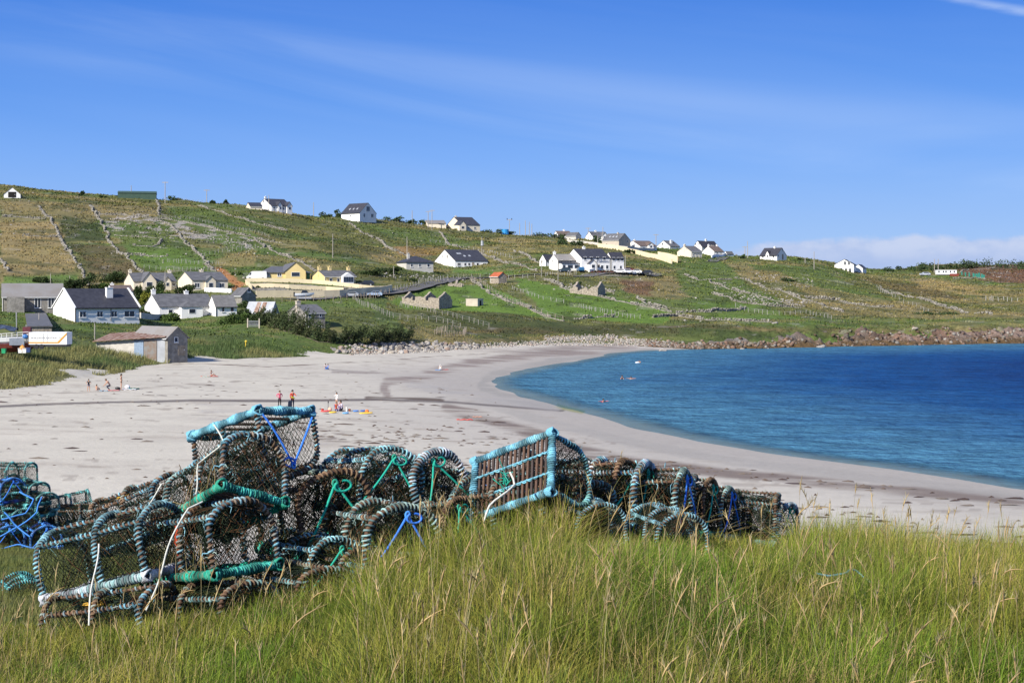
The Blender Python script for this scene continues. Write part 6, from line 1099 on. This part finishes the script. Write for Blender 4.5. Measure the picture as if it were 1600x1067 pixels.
# ================================================================== LOBSTER POTS (creels)
ropem = colmat('rope_fibre', .75, 55, .30, spec=.25, bmp=.004)
netm = colmat('net_twine', .85, 40, .35, spec=.15)
PAL = dict(aqua=[(.20, .50, .60), (.16, .42, .55), (.28, .56, .62)], grey=[(.24, .47, .56), (.17, .38, .48), (.28, .46, .46)], rust=[(.26, .17, .10), (.20, .12, .07), (.24, .32, .28)], green=[(.02, .38, .27), (.03, .30, .20), (.06, .42, .34)], white=[(.55, .57, .62), (.48, .50, .54), (.60, .62, .64)],
           sea=[(.18, .42, .40), (.24, .36, .30), (.12, .38, .38)], blue=[(.05, .22, .78), (.08, .32, .82), (.04, .12, .50)], teal=[(.10, .42, .42), (.16, .50, .50), (.08, .32, .34)], drab=[(.17, .34, .34), (.27, .31, .24), (.15, .28, .32)])
def coil(nb, P, R, r, pitch, pal, rg, seg=9, gapp=.06, second=None):
    P, L = resample(P, .02); T, A_, B_ = frames(P); n = int(L/pitch*seg)
    if n < seg: return
    s = np.linspace(0, L, n+1); si = np.linspace(0, L, len(P)); jit = np.cumsum(rg.normal(0, .25, n+1))*.2; ph = s/pitch*2*np.pi+jit+1.6*np.sin(s*rg.uniform(6, 14)+rg.random()*6)
    C = np.stack([np.interp(s, si, P[:, k]) for k in range(3)], 1); a = np.stack([np.interp(s, si, A_[:, k]) for k in range(3)], 1); b = np.stack([np.interp(s, si, B_[:, k]) for k in range(3)], 1)
    rad = (R+r*.55)*(1+.16*np.sin(s*23+rg.random()*6)+rg.normal(0, .08, n+1)); H = C+rad[:, None]*(np.cos(ph)[:, None]*a+np.sin(ph)[:, None]*b)
    V, Q = tube_np(H, r*(1+rg.normal(0, .06, n+1)), 4); k = 4
    cc = np.array(pal[rg.integers(0, len(pal))]); c2 = np.array((second or pal)[rg.integers(0, len(second or pal))]); m = np.clip(.5+.5*np.sin(s*rg.uniform(3, 9)+rg.random()*6)+.5*np.sin(ph*.37+rg.random()*6), 0, 1); col = cc*(1-m[:, None])+c2*m[:, None]
    dirt = np.clip(.64+.46*np.sin(s*31+rg.random()*6)+rg.normal(0, .12, n+1), .35, 1.25); nb.add(V, Q, np.repeat(np.clip(col*dirt[:, None], 0, 1), k, 0))
def hoop(W, H, x, n=26, lean=0):
    """arch: straight sides, rounded top"""
    r = W/2; pts = [(x, -r, 0)]; hs = H-r*.92
    for i in range(n+1): a = math.pi*i/n; pts.append((x+lean*math.sin(a), -r*math.cos(a), hs+r*.92*math.sin(a)**.85))
    pts.append((x, r, 0)); return np.array(pts)
def potmeshes(seed, L=.72, W=.47, H=.42, hp='grey', bp='green', sp='rust', np_=(.022, .035, .022), slack=.012, vrope='green', red=False, yellow=False, slatty=True, dense=1.0, weeds=0, hr=.0125):
    rg = np.random.default_rng(seed); M = {}; W *= rg.uniform(.94, 1.04); H *= rg.uniform(.92, 1.05); HL = [hoop(W, H, x) for x in (-L/2, rg.uniform(-.05, .05), L/2)]
    for P in HL: t_ = np.linspace(0, 1, len(P)); P[:, 0] += .014*np.sin(t_*7+rg.random()*6)*np.sin(t_*math.pi); P[:, 1] += .012*np.sin(t_*9+rg.random()*6); P[:, 2] += .010*np.sin(t_*6+rg.random()*6)*np.sin(t_*math.pi)
    r = W/2; r = W/2; hs = H-r*.92
    def prof(a): return (-r*math.cos(a), hs+r*.92*math.sin(a)**.85)
    core = NB(); rc = (.12, .065, .04)
    base = [np.array([(-L/2, -r, 0), (L/2, -r, 0)]), np.array([(L/2, -r, 0), (L/2, r, 0)]), np.array([(L/2, r, 0), (-L/2, r, 0)]), np.array([(-L/2, r, 0), (-L/2, -r, 0)])]
    rails = []
    for a in (math.pi*.20, math.pi*.5, math.pi*.80): y, z = prof(a); rails.append(np.array([(-L/2, y, z), (0, y+rg.normal(0, .006), z-.008), (L/2, y, z)]))
    for P in HL: core.tube(P, hr, 6, rc)
    for P in rails: core.tube(resample(P, .06)[0], .010, 5, rc)
    for P in base: core.tube(resample(P, .1)[0], .019, 6, rc)
    M['frame'] = core
    w = NB()
    for P in HL: coil(w, P, hr, .0078, rg.uniform(.024, .032), PAL[hp], rg, second=PAL[sp])
    for P in rails: coil(w, P, .009, .0072, rg.uniform(.030, .045), PAL[sp], rg, second=PAL[hp])
    for P in HL+rails:   # frayed ends and loose turns
        Pf = resample(P, .03)[0]
        for q in range(9):
            a = Pf[rg.integers(0, len(Pf))]; dv = rg.normal(0, 1, 3); dv /= np.linalg.norm(dv); l = rg.uniform(.03, .075); pal = PAL[hp if rg.random() < .5 else sp]; cc = np.array(pal[rg.integers(0, 3)])*rg.uniform(.6, 1.3)
            P3_ = np.array([a+dv*.012, a+dv*(.012+l*.5)+rg.normal(0, .008, 3), a+dv*(.012+l*.7)+np.array((0, 0, -l*.4))+rg.normal(0, .01, 3)]); w.tube(P3_, np.array([.0038, .003, .001]), 4, cc)
    M['rope_wrapping'] = w
    b = NB()
    for i, P in enumerate(base): coil(b, P, .019, .0085, .0165, PAL[bp], rg, seg=8, second=PAL[bp if rg.random() < .6 else hp])
    for x in (-L/2, L/2):
        for y in (-r, r): Vb = MB().ball((x, y, .004), .036, 8, 6).v; b.tube(np.array([(x+.03*math.cos(t)*math.sin(q*.9), y+.034*math.sin(t), .034*math.cos(t)) for q, t in enumerate(np.linspace(0, 12*math.pi, 90))]), .0075, 4, PAL[bp][1])
    M['base_rope'] = b
    nt_ = NB(); npal = [np.array(np_)*.8, np.array(np_)*1.3, np.array(np_)*.5, np.array((.035, .045, .02)), np.array((.12, .062, .03))]
    arc = [(0.0, -r, 0.02)]; Ls = hs; tot = Ls*2+math.pi*r
    def surf(x, s, off=0):   # point on the barrel surface at arc length s
        if s < Ls: y, z = -r, s
        elif s > tot-Ls: y, z = r, tot-s
        else: a = (s-Ls)/r; y, z = prof(min(max(a, 0), math.pi))
        sag = slack*math.sin(math.pi*min(1, abs(x)/(L/2)))*1.5*(.5+math.sin(s*9+seed)*.5); k = 1-sag/r; return (x, y*k, z*k if z > .03 else z)
    d = .033/dense
    for sg in (1, -1):
        k = -tot
        while k < L+tot:
            pts = []
            for s in np.linspace(0, tot, 22):
                x = -L/2+k+s*.75*(1 if sg > 0 else 1) if sg > 0 else -L/2+k+(tot-s)*.75
                if -L/2 <= x <= L/2: p = np.array(surf(x, s)); pts.append(p+rg.normal(0, .003, 3))
            if len(pts) > 1: nt_.tube(np.array(pts), .0016, 3, npal[rg.integers(0, 5)])
            k += d
    for x in (-L/2, L/2):   # end netting: diamonds, pulled into a funnel on the entrance side
        fun = (rg.random() < .6) if x > 0 else False; cy, cz = 0, H*.5
        inside = lambda y, z: 0 <= z <= (hs+r*.92*max(0, 1-(y/r)**2)**.5)*.985 and abs(y) < r*.99
        if fun:
            ring = [(cy+.075*math.cos(t), cz+.06*math.sin(t)) for t in np.linspace(0, 2*math.pi, 19)]; hp_ = resample(HL[2 if x > 0 else 0], .05)[0]
            for q in range(44):
                a = hp_[rg.integers(0, len(hp_))]; t = math.atan2(a[2]-cz, a[1])+rg.normal(0, .3); e = np.array((x-math.copysign(.16, x), cy+.075*math.cos(t), cz+.06*math.sin(t))); nt_.tube(np.array([a, (a+e)/2+rg.normal(0, .006, 3), e]), .0016, 3, npal[rg.integers(0, 5)])
            nt_.tube(np.array([(x-math.copysign(.16, x), y, z) for y, z in ring]), .005, 5, (.05, .05, .05))
            for f in (.3, .6): nt_.tube(np.array([(x-math.copysign(.16*f, x), (1-f)*(r*.85)*math.cos(t)+f*.075*math.cos(t), cz+((1-f)*H*.42+f*.06)*math.sin(t)) for t in np.linspace(0, 2*math.pi, 25)]), .0016, 3, npal[1])
        for sg in (1, -1):
            for k in np.arange(-W, W+H, d*1.1):
                pts = [np.array((x+rg.normal(0, .004), y, (k+sg*y*1.2))) for y in np.linspace(-r, r, 15) if inside(y, k+sg*y*1.2)]
                if len(pts) > 1: nt_.tube(np.array(pts), .0016, 3, npal[rg.integers(0, 5)])
    for q in range(int(70*dense)):   # inner parlour netting and tangles that make the pot dark
        x0 = rg.uniform(-L/2*.9, L/2*.9); a0 = rg.uniform(0, math.pi); y, z = prof(a0); k = rg.uniform(.3, .9); p = [np.array((x0, y*k, z*k))]
        for _ in range(6): p.append(p[-1]+rg.normal(0, .055, 3)); p[-1][2] = np.clip(p[-1][2], .02, H*.9); p[-1][1] = np.clip(p[-1][1], -r*.85, r*.85); p[-1][0] = np.clip(p[-1][0], -L/2*.95, L/2*.95)
        nt_.tube(resample(np.array(p), .05)[0], .0026, 3, npal[rg.integers(0, 5)])
    for xc in ((-L*.17, L*.17)):   # inner partitions
        for sg in (1, -1):
            for k in np.arange(-W, W+H, d*.9):
                pts = [np.array((xc+rg.normal(0, .006)+.25*(y*y), y*.92, (k+sg*y*1.1))) for y in np.linspace(-r, r, 9) if inside(y*1.05, (k+sg*y*1.1)*1.05)]
                if len(pts) > 1: nt_.tube(np.array(pts), .0019, 3, npal[rg.integers(0, 3)])
    M['netting'] = nt_
    sl_ = MB()
    if slatty:
        for i in range(16): x = -L/2+.05+(L-.1)*i/15; c = (.11, .065, .045) if i % 3 else (.06, .045, .04); sl_.box(x-.009, x+.009, -r, r, -.004, .010, c)
    else:
        for i in range(5): x = -L/2+.06+(L-.12)*i/4; sl_.box(x-.012, x+.012, -r, r, -.004, .010, (.10, .06, .04))
    M['base_slats'] = sl_
    if seed == 7:
        v = NB()
        for y in (-r*.36, r*.36): coil(v, np.array([(-L/2, y, -.012), (0, y+.01, -.014), (L/2, y, -.012)]), .005, .006, .05, PAL['aqua'], rg); v.tube(resample(np.array([(-L/2, y, -.012), (L/2, y, -.012)]), .1)[0], .007, 5, PAL['aqua'][1])
        for q in range(10): a = np.array((rg.uniform(-.06, .02), r*.3+rg.normal(0, .03), -.02)); v.tube(np.array([a, a+rg.normal(0, .03, 3)+np.array((0, -.03, -.01)), a+rg.normal(0, .05, 3)+np.array((0, -.05, -.012))]), .004, 4, PAL['green'][q % 3])
        M['cross_rope'] = v
    if vrope:
        v = NB(); top = np.array((L/2+.02, .01, H*.86)); c = PAL[vrope][0]
        for e in ((L/2+.025, -r*.92, .05), (L/2+.03, r*.95, .03)):
            e = np.array(e); mid = (top+e)/2+np.array((.03, (e[1])*.10, -.05)); t = np.linspace(0, 1, 12)[:, None]; P = top*(1-t)**2+2*mid*t*(1-t)+e*t*t; v.tube(P, .0075, 6, c)
        P = [top+np.array((.012, .05*math.sin(q)+.04, -.02+.03*math.cos(q))) for q in np.linspace(0, 5.5, 12)]; v.tube(np.array(P), .0075, 6, c); P = [top+np.array((.0, .014*math.sin(q), .02*math.cos(q))) for q in np.linspace(0, 12.6, 20)]; v.tube(np.array(P), .008, 5, PAL[vrope][1]); M['door_rope'] = v
    if red: v = NB(); P = np.array([(-L*.05+.012*math.sin(i*2), -r*.8, .03+i*.035) for i in range(9)]); v.tube(P, np.array([.012, .018, .014, .020, .016, .022, .015, .018, .01]), 5, (.45, .06, .02)); M['bait_band'] = v
    if yellow:
        v = NB()
        for q in range(14): P = np.array([(-L*.1+rg.normal(0, .03)+i*.02, -r*.4+rg.normal(0, .03)-i*.01, H*.9-rg.uniform(0, .02)+.004*math.sin(i)) for i in range(6)]); v.tube(P, .004, 4, (.55, .33, .05))
        M['bait_band'] = v
    if weeds:
        v = NB()
        for q in range(weeds):
            x0, y0 = rg.uniform(-L/2, L/2), -r*rg.uniform(.9, 1.15); h = rg.uniform(.12, .42); lx = rg.normal(.02, .12); t = np.linspace(0, 1, 6)[:, None]; P = np.array((x0, y0, -.02))+t*np.array((lx, rg.normal(-.02, .05), h))+t**2*np.array((lx*.8, 0, -h*.3)); v.tube(P, np.linspace(.0022, .0008, 6), 3, [(.36, .28, .13), (.22, .21, .07), (.40, .30, .16)][rg.integers(0, 3)])
        M['caught_grass'] = v
    out_ = {}
    for k, q in M.items():
        mt = netm if k in ('netting',) else ropem
        if isinstance(q, MB): o = q.build(k, ropem)
        else: o = q.build(k, mt, smooth=(k in ('rope_wrapping', 'base_rope', 'door_rope')))
        out_[k] = o.data; bpy.data.objects.remove(o)
    return out_
PV = dict(
 top=potmeshes(1, hp='aqua', bp='aqua', sp='rust', vrope='blue', slatty=False, dense=.9), brown=potmeshes(2, hp='rust', bp='green', sp='grey', red=True, vrope=None, weeds=14), brown2=potmeshes(3, hp='rust', bp='green', sp='rust', vrope='green', weeds=40, H=.46),
 grey=potmeshes(4, hp='grey', bp='white', sp='drab', vrope=None, yellow=False, np_=(.03, .04, .025)), greyb=potmeshes(5, hp='grey', bp='sea', sp='rust', vrope='blue', weeds=46, hr=.017), seag=potmeshes(6, hp='grey', bp='green', sp='aqua', vrope='green', weeds=10), side=potmeshes(7, hp='aqua', bp='aqua', sp='sea', vrope=None),
 drab=potmeshes(8, hp='drab', bp='sea', sp='rust', vrope=None, weeds=30), teal=potmeshes(9, hp='teal', bp='teal', sp='teal', vrope=None, dense=.8, H=.40, np_=(.03, .06, .05)), blue=potmeshes(10, hp='blue', bp='blue', sp='blue', vrope='blue', dense=.8), yel=potmeshes(11, hp='grey', bp='aqua', sp='rust', vrope=None, yellow=True), pale=potmeshes(12, hp='aqua', bp='aqua', sp='white', vrope='green', weeds=20, hr=.021))
def pot(var, u, v, d, yaw, pitch, roll, label, s=1.0, sx=1.0, grp='lobster pots heaped on the bank'):
    """base centre seen at (u, v), d metres ahead; yaw about z, pitch lifts the +x end, roll lifts the +y side"""
    r_ = thing('lobster_pot', label, 'lobster pot', at(u, v, d), 0, grp); r_.rotation_euler = (Matrix.Rotation(math.radians(yaw), 3, 'Z') @ Matrix.Rotation(math.radians(-pitch), 3, 'Y') @ Matrix.Rotation(math.radians(roll), 3, 'X')).to_euler(); r_.scale = (s*sx, s, s)
    for k, me in PV[var].items(): link(k, me, r_)
    return r_
POTS = [
 ('top', 392, 662, 10.35, -40, 17, 176, 'upside-down pot with bright turquoise base rope, topmost of the big heap', .98, 1.0),
 ('brown', 350, 800, 9.85, -46, 24, -20, 'brown pot with thick green front rope, directly under the topmost upturned one', 1.0),
 ('yel', 232, 842, 10.3, -30, 20, 0, 'blue-wrapped pot with a tuft of yellow twine at the left shoulder of the big heap', .86),
 ('grey', 186, 908, 9.72, -22, 15, 0, 'long grey-blue pot with white base rope jutting out at the left of the heap', 1.0, 1.1),
 ('brown', 330, 894, 9.68, -44, 10, 0, 'brown pot with green base rope and red band in the middle of the heap', 1.06),
 ('yel', 182, 1030, 9.4, -20, 10, 0, 'lowest left pot, blue corner post and green rope sunk in the grass', 1.0),
 ('drab', 334, 1020, 9.45, -40, 6, 0, 'half-buried pot with grey arch below the green-roped one', 1.0),
 ('brown2', 496, 852, 10.5, -62, 4, 6, 'tall brown arch pot with a hanging green cord, right of the heap centre', 1.18),
 ('seag', 484, 930, 10.0, -56, 3, -8, 'low pot with green cord across its mouth, under the tall brown arch', .95),
 ('drab', 462, 985, 9.7, -50, 2, 0, 'grass-choked pot in the bottom row below the green-corded one', .98),
 ('seag', 574, 793, 10.65, -60, 6, -6, 'pale-arched pot with a green cord V, upper right of the heap', .98),
 ('greyb', 590, 892, 10.0, -60, 4, -4, 'pale-posted pot with bright blue cord, below the pale arch with green cord', 1.04),
 ('drab', 580, 962, 9.8, -54, 2, 0, 'brown pot buried in dry grass under the blue-corded one', .98),
 ('pale', 652, 814, 10.8, -48, 14, 14, 'dark-netted rounded pot leaning right of the pale arches', 1.0),
 ('brown2', 676, 876, 10.3, -36, 12, 8, 'short rust-wrapped arch pot where the long grass begins', .86),
 ('greyb', 712, 814, 11.0, -56, 0, 6, 'small blue-corded pot just left of the upright turquoise crate-like one', .84),
 ('side', 800, 744, 10.35, -37, 20, -118, 'turquoise-framed pot tipped on its side showing its slatted base', .93, 1.04),
 ('drab', 806, 850, 10.5, -30, 8, 0, 'rusty pot buried in grass under the tipped turquoise one', 1.0),
 ('drab', 872, 838, 10.8, -50, 0, 0, 'grey-posted pot in the grass just right of the tipped turquoise one', .95),
 ('brown2', 900, 818, 11.0, -30, 4, -26, 'leaning brown and green arch pot, first right of the tipped turquoise one', 1.05),
 ('grey', 916, 846, 10.4, -70, 0, 0, 'small pale arch low in the grass in front of the leaning green and brown arch', .70),
 ('pale', 942, 826, 11.0, -24, 2, -10, 'pot with tall light-blue arch and green cord in the right-hand row', 1.08, .8),
 ('yel', 1000, 826, 11.3, -6, -4, 0, 'pot showing ribbed dark rails between the two tall pale arches', 1.0),
 ('greyb', 1006, 832, 11.0, -22, 2, -6, 'pot with tall pale arch and bright blue cord in the right-hand row', 1.05, .8),
 ('grey', 1040, 864, 10.3, -72, 0, 0, 'small grey arch low in the grass below the blue-corded tall arch', .72),
 ('brown2', 1056, 834, 11.3, -24, 2, -8, 'narrow brown arch pot right of the blue-corded tall arch', .92, .8),
 ('greyb', 1090, 838, 11.5, -26, 2, -8, 'small pot with two blue cords near the right end of the row', .86, .8),
 ('drab', 1150, 838, 11.7, -12, -4, 0, 'low dark pot second from the right end of the row', .80),
 ('pale', 1186, 838, 11.9, -40, -4, 0, 'last small pot at the right end of the row', .66)]
for a in POTS: pot(*a)
LP = 'lobster pots stacked at the left edge'
for a in [('blue', 8, 853, 26.6, -62, 0, 0, 'blue-roped pot, leftmost in the bottom row of the far stack'), ('teal', 36, 853, 26.9, -62, 0, 0, 'turquoise-arched pot, second in the bottom row of the far stack'), ('blue', 64, 853, 26.6, -60, 0, 0, 'bright blue arch, third in the bottom row of the far stack'), ('blue', 86, 852, 27.6, -30, 0, 0, 'bright blue pot at the right end of the bottom row of the far stack'),
 ('teal', 8, 829, 26.8, -60, 6, 0, 'leftmost pot in the second row of the far stack'), ('teal', 34, 828, 26.8, -60, 4, 0, 'middle pot in the second row of the far stack'), ('teal', 66, 828, 27.2, -30, 0, 0, 'pot at the right end of the second row of the far stack'),
 ('teal', 14, 806, 26.9, -50, 8, 0, 'left pot in the third row of the far stack'), ('teal', 54, 802, 27.1, -36, 0, 0, 'right pot in the third row of the far stack'), ('blue', 4, 786, 26.9, -40, 10, 0, 'blue-corded pot at the left edge in the fourth row of the far stack'), ('teal', 38, 782, 27.1, -32, -6, 0, 'right pot in the fourth row of the far stack'), ('teal', 18, 757, 27.2, -8, 0, 0, 'topmost pot of the far stack, side on'),
 ('teal', 108, 804, 27.6, 28, 8, 20, 'dark green round-ended pot leaning against the right of the far stack'), ('drab', 128, 832, 27.3, 14, 0, 0, 'dark pot with pale rope rails between the far stack and the big heap')]: pot(*a, 1.02 if a[0] != 'drab' else 1.15, 1.0, LP)
pot('teal', 36, 952, 14.6, -64, 0, 0, 'single turquoise-arched pot alone on the short turf at left', .8, .8, LP)
# loose lashings
def rope(pts, r, c, label, wob=.01):
    P = np.array([tuple(at(*p)) for p in pts]); P, _ = resample(P, .05); n = len(P); P = P+np.stack([wob*np.sin(np.arange(n)*.7), wob*np.cos(np.arange(n)*.9), wob*.6*np.sin(np.arange(n)*.5)], 1); nb = NB(); nb.tube(P, r, 6, c); o = nb.build('lashing_rope', ropem, smooth=True); tag(o, label, 'rope', 'pale ropes lashing the heap')
rope([(334, 664, 9.85), (349, 694, 9.75), (310, 726, 9.7), (308, 750, 9.6), (304, 772, 9.5)], .0055, (.55, .55, .48), 'pale rope hanging from the topmost upturned pot')
rope([(316, 784, 9.4), (290, 796, 9.35), (276, 826, 9.3), (262, 860, 9.2), (244, 912, 9.15), (230, 955, 9.05)], .0055, (.60, .60, .54), 'pale rope slanting down across the green base rope into the grass')
rope([(252, 756, 9.9), (240, 775, 9.85), (229, 794, 9.8)], .0055, (.58, .58, .50), 'short pale rope at the left shoulder of the heap'); rope([(240, 797, 9.8), (200, 820, 9.7), (160, 838, 9.6)], .0045, (.50, .52, .48), 'thin pale line along the top rail of the long grey-blue pot')
rope([(154, 850, 9.4), (148, 890, 9.3), (143, 930, 9.15), (138, 975, 9.05)], .0055, (.62, .62, .56), 'pale rope hanging straight down over the white base rope at left')
rope([(797, 738, 9.9), (803, 757, 9.85), (790, 770, 9.75), (768, 788, 9.65), (756, 812, 9.6)], .007, (.66, .64, .56), 'cream rope knotted on the tipped turquoise pot')
rope([(1276, 897, 8.4), (1290, 903, 8.4), (1318, 898, 8.5), (1345, 888, 8.6), (1366, 908, 8.5)], .006, (.12, .30, .34), 'faded blue rope lying half hidden in the long grass at right', .03)
for k_, pts_ in enumerate(([(2, 812, 26.2), (40, 802, 26.3), (52, 780, 26.4), (30, 768, 26.5)], [(0, 838, 26.2), (30, 822, 26.2), (58, 800, 26.3), (64, 776, 26.5)], [(0, 858, 26.0), (30, 850, 26.0), (62, 858, 26.0), (98, 852, 26.1)], [(6, 800, 26.2), (22, 818, 26.2), (46, 838, 26.1)])): rope(pts_, .014, (.06, .24, .66), ['upper blue lashing across the far stack', 'long blue lashing slanting over the middle rows of the far stack', 'blue rope trailing along the foot of the far stack', 'short blue lashing crossing downwards on the far stack'][k_], .012)
